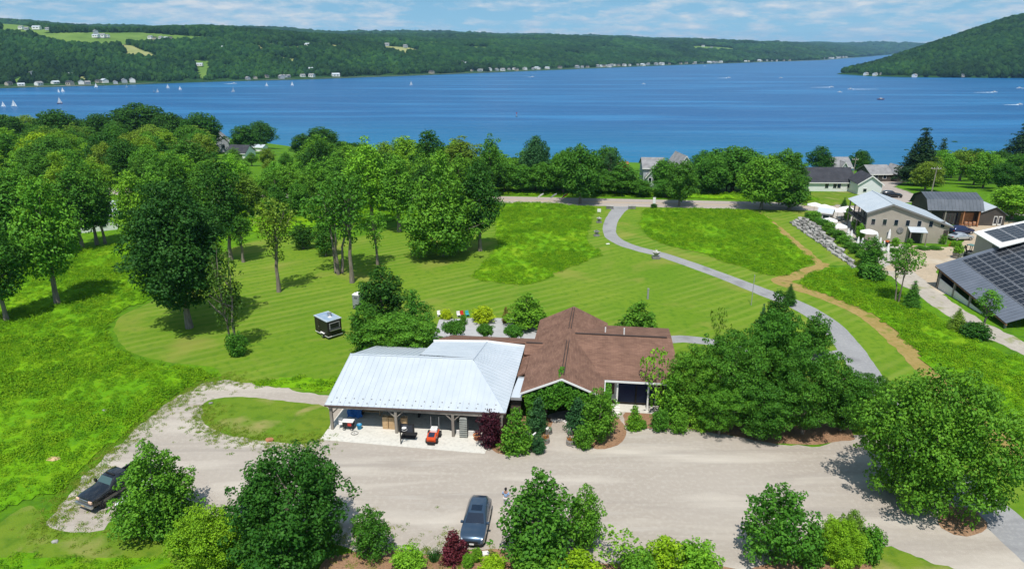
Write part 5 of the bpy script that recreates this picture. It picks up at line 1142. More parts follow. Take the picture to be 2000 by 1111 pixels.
q.slab([hl(32.9, 7.0, 3.3), hl(32.9, 20.4, 3.3), hl(32.9, 13.7, 5.0)], 0.12)
q.build('wall', M_brownw, hou)
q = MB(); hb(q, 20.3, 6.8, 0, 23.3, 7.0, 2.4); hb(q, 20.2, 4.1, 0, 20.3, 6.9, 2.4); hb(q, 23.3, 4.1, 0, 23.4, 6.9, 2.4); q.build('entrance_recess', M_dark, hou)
q = MB(); hb(q, 21.0, 6.72, 0.05, 22.5, 6.8, 2.15); dr = q.build('door', M_black, hou); q = MB(); q.tube([hl(22.35, 6.66, 1.0), hl(22.35, 6.66, 1.2)], 0.025, 6); q.build('handle', M_steel, dr)
# front of the right-hand wing: white door, dark glazed wall, white posts
q = MB(); hb(q, 25.2, 8.0, 0, 27.1, 8.2, 3.3); hb(q, 27.1, 8.0, 2.7, 33.0, 8.2, 3.3); hb(q, 27.1, 8.0, 0, 33.0, 8.2, 0.25); hb(q, 31.2, 8.0, 0, 33.0, 8.2, 3.3); q.build('wing_wall', M_brownw, hou)
q = MB(); hb(q, 26.2, 7.88, 0.55, 27.05, 7.99, 2.7); d2 = q.build('door', M_offwhite, hou); q = MB(); hb(q, 26.35, 7.84, 1.2, 26.9, 7.875, 2.5); q.build('pane', M_glass, d2)
q = MB(); hb(q, 27.1, 8.02, 0.28, 31.15, 8.1, 2.68); wn_ = q.build('window', M_glassb, hou)
for x in (27.1, 29.1, 31.1): q = MB(); hb(q, x - 0.07, 7.9, 0.25, x + 0.07, 8.0, 2.7); q.build('frame', M_white if x != 29.1 else M_blackm, wn_)
for x in (27.15, 30.2, 33.0): q = MB(); hb(q, x - 0.08, 6.75, 0.0, x + 0.08, 6.91, 3.25); q.build('post', M_white, hou)
q = MB(); hb(q, 29.2, 7.0, 3.05, 29.6, 7.4, 3.2); q.build('porch_lamp', M_white, hou)
for i in range(4): q = MB(); hb(q, 26.3, 6.2 - i * 0.32 + 0.6, 0.0, 27.5, 6.52 - i * 0.32 + 0.6, 0.52 - i * 0.13); q.build('step', M_offwhite, hou)
for x, y, z in ((26.0, 15.6, 4.55), (28.0, 14.6, 4.95)): q = MB(); q.tube([hl(x, y, z - .3), hl(x, y, z + 0.75)], 0.075, 8); q.build('vent_pipe', M_white, hou)
# vine over the front gable
vine = empty('climbing_vine', wl(21.6, 3.6), ANG, 'leafy green vine smothering the front gable of the house', 'vine')
rng = np.random.default_rng(5); cs_, ns_, tn_ = [], [], []
def vblob(x0, x1, z0, z1, y0, y1, m, keep=None):
    p = np.stack([rng.uniform(x0, x1, m), rng.uniform(y0, y1, m), rng.uniform(z0, z1, m)], 1)
    p[:, 1] -= 0.35 * fbm(p[:, 0] * 1.7, p[:, 2] * 1.7, 3, 6)
    if keep is not None: p = p[keep(p)]
    cs_.append(p); ns_.append(np.array([0, -0.7, 0.6]) + rng.normal(size=(len(p), 3)) * 0.5); tn_.append(np.clip(0.3 + 0.5 * fbm(p[:, 0] * 2.2, p[:, 2] * 2.2, 3, 8) + rng.normal(size=len(p)) * .12, 0, 1))
edge = lambda x: 4.75 - np.abs(x) * 0.46
vblob(-3.4, 4.0, 2.0, 4.9, -0.9, 0.25, 7500, lambda p: (p[:, 2] < edge(p[:, 0]) + 0.1 * np.sin(p[:, 0] * 9)) & (p[:, 2] > 2.05 + 0.35 * np.sin(p[:, 0] * 3.1 + 1)))
vblob(-3.2, -1.5, 0.0, 2.8, -1.0, 0.1, 3200); vblob(1.7, 3.9, 0.0, 2.9, -1.0, 0.1, 3600)
vblob(-0.25, 0.25, 4.6, 5.5, -0.9, 1.4, 420, lambda p: p[:, 2] < 5.0 + 0.3 * (p[:, 1] + 0.9) )
vblob(4.0, 4.9, 0.3, 3.2, 0.6, 3.6, 1800)
V, F = leaf_quads(np.concatenate(cs_), np.concatenate(ns_), 0.19, rng)
vm = np_mesh('foliage', V, F, False, {'tint': np.concatenate(tn_)}); vf = link('foliage', vm, M_leaf, vine); vf.color = (0.060, 0.20, 0.012, 1)
pt = [([(x, -0.15, -0.05), (x * 0.96, -0.3, 1.2), (x * 0.85, -0.35, 2.3), (x * 0.6, -0.3, 3.2)], [0.08, 0.06, 0.05, 0.03]) for x in (-2.4, -1.9, 2.1, 2.9)]
V, F = tubes_np(pt, 6); link('stem', np_mesh('stem', V, F, True), M_bark, vine)

# ------------------------------------------------------------------ winery across the meadow
A2 = R(-10.3); win = empty('winery_building', (66.9, 125.5, 0), A2, 'large grey board-sided winery building with a pale metal roof and side balcony', 'building')
D2 = 12.2
q = MB(); q.v = [(0, 0, 0), (14.4, 0, 0), (14.4, 0, 3.55), (4.0, 0, 7.12), (0, 0, 5.5), (2.4, D2, 0), (14.4, D2, 0), (14.4, D2, 3.55), (4.0, D2, 7.12), (2.4, D2, 6.4), (2.4, 0.2, 0), (2.4, 0.2, 6.4)]
q.f = [(0, 1, 2, 3, 4), (5, 9, 8, 7, 6), (1, 6, 7, 2), (10, 11, 9, 5)]; q.build('wall', M_sidegrey, win)
q = MB(); q.box(0, 0.003, 0, 0.25, 0.4, 5.5); q.build('corner_board', M_sidegrey, win)
NP = 20
for i in range(NP):
    y0 = -0.4 + (D2 + 0.8) * i / NP; y1 = -0.4 + (D2 + 0.8) * (i + 1) / NP
    panel(win, (-0.35, y0, 5.46), (-0.35, y1, 5.46), (4.0, y1, 7.24), (4.0, y0, 7.24)); panel(win, (14.9, y1, 3.48), (14.9, y0, 3.48), (4.0, y0, 7.24), (4.0, y1, 7.24))
q = MB(); q.tube([(4.0, -0.45, 7.27), (4.0, D2 + .45, 7.27)], 0.09, 6); q.build('ridge_cap', M_metal, win)
for a, b in (((-0.35, -0.42, 5.40), (4.0, -0.42, 7.16)), ((4.0, -0.42, 7.16), (14.9, -0.42, 3.42))):
    q = MB(); q.slab([a, b, (b[0], b[1] + .05, b[2]), (a[0], a[1] + .05, a[2])], 0.2); A_, B_ = Vector(a), Vector(b); dn = Vector((0, 0, -0.26))
    q = MB(); q.v = [tuple(p) for p in (A_, B_, B_ + dn, A_ + dn)] + [tuple(p + Vector((0, 0.06, 0))) for p in (A_, B_, B_ + dn, A_ + dn)]; q.f = [(0, 1, 2, 3), (4, 5, 6, 7), (0, 1, 5, 4), (1, 2, 6, 5), (2, 3, 7, 6), (3, 0, 4, 7)]; q.build('rake_board', mat('fascia_grey', (0.22, 0.21, 0.20), 0.7), win)
for x, z in [(1.1 + i * 2.0, 3.7) for i in range(7)] + [(4.2, 1.35)]:
    q = MB(); q.box(x - 0.42, -0.05, z - 0.62, x + 0.42, 0.04, z + 0.62); f_ = q.build('window', mat('window_trim', (0.42, 0.40, 0.36), 0.7), win); q = MB(); q.box(x - 0.32, -0.075, z - 0.52, x + 0.32, -0.052, z + 0.52); q.build('pane', M_glass, f_)
    q = MB(); q.box(x - 0.34, -0.10, z - 0.03, x + 0.34, -0.077, z + 0.03); q.build('sash', M_blackm, f_)
q = MB(); q.slab([(7.2, -1.9, 2.45), (10.2, -1.9, 2.45), (10.2, -0.06, 3.05), (7.2, -0.06, 3.05)], 0.1); cn = q.build('entrance_canopy', M_metal, win)
for x in (7.3, 10.1): q = MB(); q.box(x - .08, -1.85, 0, x + .08, -1.7, 2.40); q.build('post', M_wood_grey, cn)
q = MB(); q.box(7.6, -0.06, 0, 9.8, -0.02, 2.3); q.build('entrance', M_dark, win)
q = MB(); q.lathe([(0.55, -0.05), (0.6, 0.0), (0.55, 0.05)], 0, 0, 18, Matrix.Translation((6.0, -0.1, 2.3)) @ Matrix.Rotation(R(90), 4, 'X')); q.build('round_sign', mat('sign_grey', (0.16, 0.16, 0.16), 0.7, (0.28, 0.27, 0.26), 3.0), win)
for y in (0.5, 3.2, 6.0, 8.8, D2 - 0.2): q = MB(); q.box(0.0, y - .1, 0, 0.2, y + .1, 5.5); q.build('balcony_post', M_wood_grey, win)
q = MB(); q.box(-0.1, 0.42, 2.7, 2.38, D2, 2.9); dk = q.build('balcony_floor', M_wood_grey, win)
q = MB(); q.box(-0.05, 0.7, 3.75, 0.05, D2, 3.85)
for y in np.arange(0.8, D2, 0.35): q.box(-0.02, y - .02, 2.9, 0.02, y + .02, 3.76)
q.build('balcony_rail', M_blackm, win)
for y in (2.0, 4.5, 7.2, 10): q = MB(); q.box(2.33, y - .5, 0.1, 2.39, y + .5, 2.2); q.box(2.33, y - .5, 2.95, 2.39, y + .5, 5.0); q.build('porch_door', M_glass, win)
q = MB(); q.box(13.5, -0.06, 0.4, 14.3, -0.02, 2.6); q.build('side_door', M_dark, win)
# ------------------------------------------------------------------ dark gambrel barn
brn = empty('gambrel_barn', (85.2, 136.6, 0), R(-5), 'dark wooden barn with a slate-coloured gambrel metal roof', 'barn')
prof = [(0, 3.3), (1.35, 5.35), (4.2, 6.35), (7.0, 5.35), (8.4, 3.3)]
LB = 10.4
q = MB(); q.v = [(x, y, z) for x in (0.3, LB - 0.3) for y, z in [(0.4, 0)] + [(y, z - 0.12) for y, z in prof] + [(8.0, 0)]]; q.f = [tuple(range(7)), tuple(range(13, 6, -1)), (6, 5, 12, 13)]; q.build('wall', M_sidedark, brn)
q = MB(); q.box(0.3, 1.6, 0, LB - 0.3, 1.8, 3.2); q.build('front_wall', M_sidedark, brn)
for a, b in zip(prof[:-1], prof[1:]):
    for i in range(16):
        x0 = -0.3 + (LB + 0.6) * i / 16; x1 = -0.3 + (LB + 0.6) * (i + 1) / 16
        panel(brn, (x0, a[0], a[1]), (x1, a[0], a[1]), (x1, b[0], b[1]), (x0, b[0], b[1]), M_metald)
for x in (0.4, 3.4, 7.0, LB - 0.4): q = MB(); q.box(x - .12, 0.2, 0, x + .12, 0.44, 3.25); q.build('post', M_wood_red if x > 6 else M_wood_grey, brn)
q = MB(); q.box(7.1, 1.5, 0.0, 9.6, 1.59, 2.6); q.build('barn_door', M_wood_red, brn)
q = MB(); q.box(3.6, 1.5, 0.2, 6.6, 1.59, 2.5); g_ = q.build('glazed_door', M_glass, brn)
for x in (4.3, 5.1, 5.9): q = MB(); q.box(x - .04, 1.44, 0.2, x + .04, 1.5, 2.5); q.build('frame', M_grey, g_)
# small grey shed beside it
shd = empty('small_shed', (95.8, 137.2, 0), R(-8), 'small dark shed with a grey metal roof beside the gambrel barn', 'shed')
q = MB(); q.v = [(0, 0, 0), (5.2, 0, 0), (5.2, 0, 2.4), (3.0, 0, 3.9), (0, 0, 2.6), (0, 6, 0), (5.2, 6, 0), (5.2, 6, 2.4), (3.0, 6, 3.9), (0, 6, 2.6)]; q.f = [(0, 1, 2, 3, 4), (9, 8, 7, 6, 5), (0, 4, 9, 5), (1, 6, 7, 2)]; q.build('wall', M_sidedark, shd)
q = MB(); q.slab([(-0.3, -0.3, 2.55), (3.0, -0.3, 4.05), (3.0, 6.3, 4.05), (-0.3, 6.3, 2.55)], 0.08); q.build('roof', M_metal, shd)
q = MB(); q.slab([(3.01, -0.3, 4.05), (5.6, -0.3, 2.28), (5.6, 6.3, 2.28), (3.01, 6.3, 4.05)], 0.08); q.build('roof', M_metalg, shd)
for x in (3.4, 4.3): q = MB(); q.box(x - .35, -0.05, 0.1, x + .35, -0.01, 2.05); d_ = q.build('door', M_offwhite, shd); q = MB(); q.box(x - .25, -0.08, 0.5, x + .25, -0.055, 1.9); q.build('pane', M_glass, d_)
# ------------------------------------------------------------------ solar barn
A3 = R(-11.5); A4 = R(-1.4)
sol = empty('solar_barn', (64.4, 99.2, 0), A4, 'long low barn whose slate metal roof carries solar panels', 'barn')
K = 0.35; KY = 0.139; LEN = 17.3; WID = 22.0
def sz(x, y): return 3.3 + KY * y + K * x
for i in range(28):
    y0 = -LEN + LEN * i / 28; y1 = -LEN + LEN * (i + 1) / 28
    panel(sol, (0, y0, sz(0, y0)), (0, y1, sz(0, y1)), (WID, y1, sz(WID, y1)), (WID, y0, sz(WID, y0)), M_metalg)
M_pv = mat('solar_cell', (0.020, 0.023, 0.030), 0.22, spec=0.5); M_pvf = mat('solar_frame', (0.36, 0.37, 0.39), 0.45, metal=0.4)
def pv(parent, x0, y0, w, d, base, k, ky, nx, ny):
    """frame and cells of each module; x runs up the slope"""
    c = math.sqrt(1 + k * k); f = lambda x, y, h: (x, y, h + k * x + ky * y)
    me_f = MB(); me_f.slab([f(0, 0, .09), f(w / c, 0, .09), f(w / c, d, .09), f(0, d, .09)], 0.05); mf = me_f.mesh('solar_panel'); mf.materials.append(M_pvf)
    mc = MB()
    for i in range(3):
        a = (0.035 + i * (w - 0.07) / 3 + 0.014) / c; b = (0.035 + (i + 1) * (w - 0.07) / 3 - 0.014) / c
        mc.poly([f(a, .035, .098), f(b, .035, .098), f(b, d - .035, .098), f(a, d - .035, .098)])
    mcm = mc.mesh('cells'); mcm.materials.append(M_pv)
    for i in range(nx):
        for j in range(ny):
            px = x0 + i * (w + 0.14) / c; py = y0 + j * (d + 0.03)
            o = link('solar_panel', mf, None, parent, (px, py, base + k * px + ky * py)); link('cells', mcm, None, o)
pv(sol, 3.3, -LEN + .7, 1.95, 1.02, 3.3, K, KY, 8, 15)
q = MB(); q.slab([(.5, -12.0, .0), (.5, -.8, .0), (.5, -.8, 1.7), (.5, -12.0, .25)], .1); q.build('side_wall', M_offwhite, sol)
for y in np.arange(-LEN + 0.6, 0, 3.9): q = MB(); q.box(0.3, y - .12, 0, 0.55, y + .12, sz(.3, y) - .06); q.build('post', M_wood_grey, sol)
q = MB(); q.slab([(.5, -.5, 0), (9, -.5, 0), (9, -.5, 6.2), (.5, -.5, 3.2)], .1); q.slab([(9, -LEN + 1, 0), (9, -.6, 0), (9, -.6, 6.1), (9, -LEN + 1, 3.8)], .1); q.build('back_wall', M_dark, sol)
q = MB(); A_, B_ = Vector((.12, -LEN, sz(.12, -LEN) - .3)), Vector((.12, 0, sz(.12, 0) - .3)); q.tube([A_, B_], .09, 4); q.build('eave_beam', M_wood_red, sol)
sol2 = empty('solar_shed', (74.2, 105.6, 0), A3, 'tall grey shed behind the long barn, its white-edged roof carrying solar panels', 'shed')
q = MB(); q.v = [(0, -5.6, 0), (0, 0, 0), (0, 0, 6.85), (0, -5.6, 6.85), (20, -5.6, 0), (20, 0, 0), (20, 0, 13), (20, -5.6, 13)]; q.f = [(0, 1, 2, 3), (1, 5, 6, 2), (0, 3, 7, 4), (4, 7, 6, 5)]; q.build('wall', M_sidegrey, sol2)
q = MB(); q.slab([(-0.4, -8.6, 6.75), (20, -5.8, 13.2), (20, 0.4, 13.2), (-0.4, 0.4, 6.75)], 0.18); q.build('roof', M_white, sol2)
K2 = 6.45 / 20.4
pv(sol2, 0.6, -7.0, 1.95, 1.02, 6.88, K2, 0.0, 6, 6)

q = MB(); q.slab([wl(25.2, 6.4, .06), wl(33.2, 6.3, .06), wl(33.2, 8.05, .06), wl(25.2, 8.05, .06)], .05); setp(q.build('porch_floor', M_conc), 'concrete porch floor under the right wing eave', kind='structure')

# ------------------------------------------------------------------ houses towards the lake
def gable_house(name, loc, rz, w_, d, eave, ridge, wm, rm, label, front='gable', wins=(), door=None, chimney=None, over=0.4, cat='house', group=None, base=1.5):
    """front faces -Y; 'gable' puts the gable to the front, 'eave' a long eave"""
    t = empty(name, loc, rz, label, cat, group); h = w_ / 2; k = d / 2
    if front == 'gable':
        q = MB(); q.v = [(-h, 0, -base), (h, 0, -base), (h, 0, eave), (0, 0, ridge), (-h, 0, eave), (-h, d, -base), (h, d, -base), (h, d, eave), (0, d, ridge), (-h, d, eave)]; q.f = [(0, 1, 2, 3, 4), (9, 8, 7, 6, 5), (0, 4, 9, 5), (1, 6, 7, 2)]; q.build('wall', wm, t)
        s = (ridge - eave) / h; xo = h + over; ze = eave - over * s + 0.1; zr = ridge + 0.1
        for sg in (-1, 1): q = MB(); q.slab([(0, -over, zr), (sg * xo, -over, ze), (sg * xo, d + over, ze), (0, d + over, zr)], 0.15); rf = q.build('roof', rm, t)
        for sg in (-1, 1):
            A_, B_ = Vector((0, -over - 0.03, zr)), Vector((sg * xo, -over - 0.03, ze)); q = MB(); dn = Vector((0, 0, -0.3)); c = [A_, B_, B_ + dn, A_ + dn]; q.v = [tuple(p) for p in c] + [tuple(p + Vector((0, .05, 0))) for p in c]; q.f = [(0, 1, 2, 3), (4, 5, 6, 7), (0, 1, 5, 4), (1, 2, 6, 5), (2, 3, 7, 6), (3, 0, 4, 7)]; q.build('rake_board', M_white, t)
    else:
        q = MB(); q.v = [(-h, 0, -base), (h, 0, -base), (h, 0, eave), (-h, 0, eave), (-h, d, -base), (h, d, -base), (h, d, eave), (-h, d, eave), (-h, k, ridge), (h, k, ridge)]; q.f = [(0, 1, 2, 3), (5, 4, 7, 6), (4, 0, 3, 8, 7), (1, 5, 6, 9, 2)]; q.build('wall', wm, t)
        s = (ridge - eave) / k; ze = eave - over * s + 0.1; zr = ridge + 0.1
        q = MB(); q.slab([(-h - over, -over, ze), (h + over, -over, ze), (h + over, k, zr), (-h - over, k, zr)], 0.15); rf = q.build('roof', rm, t)
        q = MB(); q.slab([(-h - over, k, zr), (h + over, k, zr), (h + over, d + over, ze), (-h - over, d + over, ze)], 0.15); q.build('roof', rm, t)
        q = MB(); q.box(-h - over, -over - .05, ze - 0.24, h + over, -over + .02, ze + 0.0); q.build('gutter', M_white, t)
    for x, z, ww, hh in wins:
        q = MB(); q.box(x - ww / 2 - .1, -0.05, z - hh / 2 - .1, x + ww / 2 + .1, 0.02, z + hh / 2 + .1); f_ = q.build('window', M_white, t); q = MB(); q.box(x - ww / 2, -0.075, z - hh / 2, x + ww / 2, -0.052, z + hh / 2); q.build('pane', M_glass, f_)
    if door: q = MB(); q.box(door[0] - .5, -0.05, 0, door[0] + .5, 0.02, 2.1); q.build('door', door[1], t)
    if chimney: q = MB(); q.box(chimney[0] - .4, chimney[1] - .4, eave, chimney[0] + .4, chimney[1] + .4, ridge + 1.0); q.build('chimney', M_stone, rf)
    return t
t = gable_house('white_house', (84.04, 178.25, -1.13), R(-1), 11.8, 8.5, 2.6, 5.6, M_sidew, M_shdark, 'long white single-storey house with a charcoal roof beyond the road', 'eave', [(-1.2, 1.5, .9, 1.2), (0.9, 1.5, .9, 1.2), (2.0, 1.5, .9, 1.2), (4.6, 1.5, .9, 1.0)])
gable_house('white_garage', (90.52, 171.03, -0.61), R(-8), 5.6, 8.0, 2.9, 4.9, M_sidew, M_shdark, 'white gabled garage with a charcoal roof beside the white house', 'gable', [(-1.2, 1.2, .8, .8)], cat='garage')
x, y, z, h, wd = (113.05, 234.65, -7.41, 6.15, 7.77); gable_house('tan_house', (x, y, z), R(0), wd * 0.95, 9, h * .55, h, M_sidetan, M_shgrey, 'tan lake house with grey roof and a peaked front window', 'eave', [(-2.5, h * .3, 1, 1.4)])
gable_house('peaked_porch', (x + 0.6, y - 1.2, z), R(0), wd * 0.42, 5.0, h * .45, h * .86, M_sideblue, M_shgrey, 'blue-grey peaked gable front of the tan lake house', 'gable', [(0, h * .45, 2.4, 1.4)], cat='porch')
x, y, z, h, wd = (117.01, 210.96, -4.77, 4.61, 9.55); gable_house('dark_house', (x - 1.5, y + 2, z), R(4), wd * .72, 8, h * .5, h * .95, M_sidedark, M_shgrey, 'dark brown lake house with grey roof by the lane end', 'eave', [(-1.5, h * .3, 1, 1.3), (1.2, h * .3, 1, 1.3)])
gable_house('dark_house_wing', (x + 4.2, y, z), R(4), wd * .34, 7, h * .6, h * 1.02, M_sidedark, M_shgrey, 'dark brown gabled wing with white windows by the lane end', 'gable', [(0, h * .62, .8, .9), (0, h * .25, .8, 1.1)], cat='house')
x, y, z, h, wd = (38.31, 184.15, -1.19, 7.35, 5.57); gable_house('grey_house', (x, y, z), R(-4), wd, 9, h * .72, h, M_sideblue, M_shgrey, 'pale grey lake house with a gabled porch above the tree line', 'eave', [(-1.4, h * .4, 1.0, 1.6), (1.4, h * .4, 1.0, 1.6)])
gable_house('gabled_porch', (x - .6, y - 1.5, z), R(-4), wd * .55, 3.0, h * .45, h * .72, M_sideblue, M_shgrey, 'pale grey gabled porch on the front of the grey lake house', 'gable', [(-.6, h * .3, .7, 1.3), (.6, h * .3, .7, 1.3)], cat='porch')
x, y, z, h, wd = (48.38, 190.51, -1.84, 8.15, 6.62); gable_house('steep_white_house', (x, y, z), R(6), wd * .8, 9, h * .55, h, M_sidew, M_shgrey, 'white lake house with a steep peaked gable', 'gable', [(0, h * .62, 1.0, 1.2)])
x, y, z, h, wd = (29.24, 185.92, -1.25, 6.17, 3.37); gable_house('orange_roof_house', (x, y, z), R(0), wd * 1.5, 7, h * .55, h, M_sidetan, M_shorange, 'low lake house with an orange shingle roof among the trees', 'eave')
x, y, z, h, wd = (-140.27, 331.90, -12.88, 9.70, 9.88); gable_house('shore_house', (x, y, z), R(20), wd * .8, 10, h * .55, h * .95, M_sideblue, M_shgrey, 'grey gabled house on the near shore left of the docks', 'gable', [(-1.5, h * .3, 1.2, 1.6), (1.5, h * .3, 1.2, 1.6), (0, h * .62, 1.2, 1.2)])
x, y, z, h, wd = (-111.12, 276.65, -7.86, 5.31, 9.91); gable_house('low_shore_house', (x, y, z), R(-10), wd * .8, 8, h * .5, h, M_sidew, M_shdark, 'low white shore house with a dark blue-grey roof', 'eave', [(-2, h * .28, 1.5, 1.2), (2, h * .28, 1.5, 1.2)])
x, y, z, h, wd = (-82.61, 132.27, 0.00, 6.02, 8.59); gable_house('white_roofed_house', (x, y, z), R(28), wd * .9, 8, h * .5, h * .85, M_sidew, M_metal, 'white-roofed house half hidden behind the left stand', 'eave', [(-2, 1.4, 1.2, 1.2), (1, 1.4, 1.2, 1.2)])
x, y, z, h, wd = (-43.57, 166.20, 0.00, 2.29, 2.78); gable_house('small_white_cabin', (x, y, z), R(0), wd * .9, 4, h * .5, h, M_sidew, M_shgrey, 'small white cabin glimpsed through the grove', 'eave', cat='cabin')
x, y, z, h, wd = (-191.86, 435.71, -20.67, 5.70, 9.67); gable_house('boat_house', (x, y, z), R(10), wd, 6, h * .5, h, M_sideblue, M_shgrey, 'grey boat house at the waterside left of the docks', 'eave', cat='boat house')
# docks by the near shore
def dock(x, y, rz, L_, wd, label):
    t = empty('dock', (x, y, LAKE_Z), rz, label, 'dock'); 
    for i in range(int(L_ / 0.5)): q = MB(); q.box(-wd / 2, i * .5, 0.62, wd / 2, i * .5 + .44, 0.70); q.build('plank', M_wood_grey, t)
    for s_ in (-1, 1):
        q = MB(); q.box(s_ * (wd / 2 - .1) - .06, 0, .46, s_ * (wd / 2 - .1) + .06, L_, .62); q.build('beam', M_wood_grey, t)
        for yy in np.arange(1, L_, 4): q = MB(); q.tube([(s_ * wd / 2, yy, -2), (s_ * wd / 2, yy, 1.3)], .09, 6); q.build('piling', M_wood_grey, t)
    return t
dx, dy = (-149.46, 437.33); dock(dx - 4, dy - 8, R(-35), 22, 2.4, 'long grey dock on the near shore'); dx, dy = (-135.02, 428.21); dock(dx - 3, dy - 6, R(-30), 14, 2.0, 'short grey dock right of the long dock')
x, y, z = (-132.30, 355.79, -15.77); gable_house('boat_shelter', (x, y, z), R(-12), 8, 5, 2.2, 3.2, M_sidew, M_metal, 'white-roofed boat shelter beside the docks', 'eave', cat='shelter')

# ------------------------------------------------------------------ far houses
def far_house_mesh(nm, wm, rm, l_=11, d=8, e=4.2, r=6.6):
    me = bpy.data.meshes.new(nm); h = l_ / 2; o = .4
    V = [(-h, 0, -2), (h, 0, -2), (h, d, -2), (-h, d, -2), (-h, 0, e), (h, 0, e), (h, d, e), (-h, d, e), (-h, d / 2, r), (h, d / 2, r), (-h - o, -o, e - .1), (h + o, -o, e - .1), (h + o, d / 2, r + .15), (-h - o, d / 2, r + .15), (h + o, d + o, e - .1), (-h - o, d + o, e - .1), (-h * .6, -.06, 1.2), (-h * .2, -.06, 1.2), (-h * .2, -.06, 2.8), (-h * .6, -.06, 2.8), (h * .2, -.06, 1.2), (h * .6, -.06, 1.2), (h * .6, -.06, 2.8), (h * .2, -.06, 2.8)]
    F = [(0, 1, 5, 4), (2, 3, 7, 6), (3, 0, 4, 8, 7), (1, 2, 6, 9, 5), (10, 11, 12, 13), (13, 12, 14, 15), (16, 17, 18, 19), (20, 21, 22, 23)]
    me.from_pydata(V, [], F); me.materials.append(wm); me.materials.append(rm); me.materials.append(M_glass); me.polygons.foreach_set('material_index', [0, 0, 0, 0, 1, 1, 2, 2]); me.update(); return me
FH = [(far_house_mesh('white_far_house', M_white, M_shgrey), 'white'), (far_house_mesh('white_far_house_b', M_white, M_metal, 14, 9, 3.6, 6), 'white'), (far_house_mesh('grey_far_house', M_sideblue, M_shgrey, 10, 8), 'grey'), (far_house_mesh('tan_far_house', M_sidetan, M_shdark, 10, 8), 'tan')]
r_ = random.Random(4)
for i, (x, y) in enumerate(SHORE):
    me, cn_ = FH[r_.choice([0, 0, 1, 2, 2, 3, 3])]; o = link('shore_cottage', me, None, None, (x, y, float(hz_far(x, y)) + 0.3)); o.rotation_euler[2] = R(-38 + r_.uniform(-25, 25)) + (R(90) if r_.random() < .3 else 0)
    k = r_.uniform(.6, 1.0) * (1.0 + y / 9000); o.scale = (k, k, k)
    setp(o, 'small %s cottage in the row along the far shoreline' % cn_, 'cottage', 'cottages along the far shoreline')
HILLH = [(-1033, 1653), (-1066, 1722), (-1141, 1861), (-1060, 1744), (-1046, 1741), (-1015, 1609), (-1045, 1636), (-1080, 1652), (-1108, 1641), (-1076, 1613), (-831, 1662), (-820, 1662), (-811, 1669), (-803, 1675), (-794, 1682), (-921, 1602), (-912, 1611), (-905, 1619), (-947, 1647), (-588, 1727), (-579, 1739), (-517, 1823), (-501, 1904), (-443, 1968), (-893, 5026), (-361, 2087), (-312, 2096), (20, 2775), (-480, 1882), (-842, 1247), (-788, 1267), (-446, 1571), (-437, 1579), (-154, 1961), (-141, 1969), (-134, 1976), (981, 3720), (1020, 3689), (-645, 1478), (-649, 1634), (-456, 1783), (-452, 1897), (302, 3284), (446, 3501)]
for i, (x, y) in enumerate(HILLH):
    me, cn_ = FH[r_.choice([0, 1, 2, 2, 3])]; o = link('hillside_house', me, None, None, (x, y, float(hz_far(x, y)) + 4.0)); o.rotation_euler[2] = R(r_.uniform(-60, 10)); k = r_.uniform(.7, 1.05); o.scale = (k * 1.2, k, k)
    setp(o, 'small %s house among the woods and fields across the lake' % cn_, 'house', 'houses on the far hillside')
for x, y in [(817.89, 1650.79), (823.96, 1620.39), (840.26, 1620.39), (882.64, 1562.80), (971.16, 1535.50), (1003.52, 1509.12)]:
    me, cn_ = FH[r_.choice([0, 1, 3])]; o = link('bluff_cottage', me, None, None, (x + 12, y + 16, float(hz_bluff(x + 12, y + 16)) + .5)); o.rotation_euler[2] = R(30); o.scale = (.9, .9, .9)
    setp(o, 'small %s cottage at the foot of the bluff' % cn_, 'cottage', 'cottages below the bluff')

ribbon('shore_strip', [tuple(p + np.array([-2.0, 3.0])) for p in _FAR[1:-3]], 9.0, LAKE_Z + 0.9, mat('shore_stone', (.34, .33, .30), .9, (.48, .47, .44), .08), 2.0, 'pale strip of beach and sea walls along the far shore', step=15)
# ------------------------------------------------------------------ boats
M_sail = mat('sailcloth', (0.86, 0.86, 0.84), 0.7); M_hull = mat('white_hull', (0.78, 0.78, 0.77), 0.3); M_hullr = mat('dark_red_hull', (0.20, 0.03, 0.03), 0.3); M_foam = mat('wake_foam', (0.80, 0.84, 0.87), 0.9, (0.35, 0.5, 0.62), 0.35, 5)
def hull_mesh(L_, wd, hgt, nm='hull'):
    q = MB(); st = [(-.5, .42, 0), (-.3, .5, 0), (0, .5, 0), (.25, .38, .02), (.42, .16, .08), (.5, .01, .14)]; n0 = []
    for x, ww, up in st:
        i = len(q.v); q.v += [(x * L_, -ww * wd, hgt * (1 + up)), (x * L_, -ww * wd * .7, -.1), (x * L_, ww * wd * .7, -.1), (x * L_, ww * wd, hgt * (1 + up))]; n0.append(i)
    for a, b in zip(n0[:-1], n0[1:]): q.f += [(a, a + 1, b + 1, b), (a + 1, a + 2, b + 2, b + 1), (a + 2, a + 3, b + 3, b + 2), (a + 3, a, b, b + 3)]
    q.f.append((n0[0], n0[0] + 3, n0[0] + 2, n0[0] + 1)); return q.mesh(nm, False)
HM = hull_mesh(7.0, 2.2, .7); HM.materials.append(M_hull); HR = HM.copy(); HR.materials.clear(); HR.materials.append(M_hullr)
q = MB(); q.tube([(0.6, 0, .5), (0.6, 0, 9.6)], .09, 6); MAST = q.mesh('mast'); MAST.materials.append(M_steel)
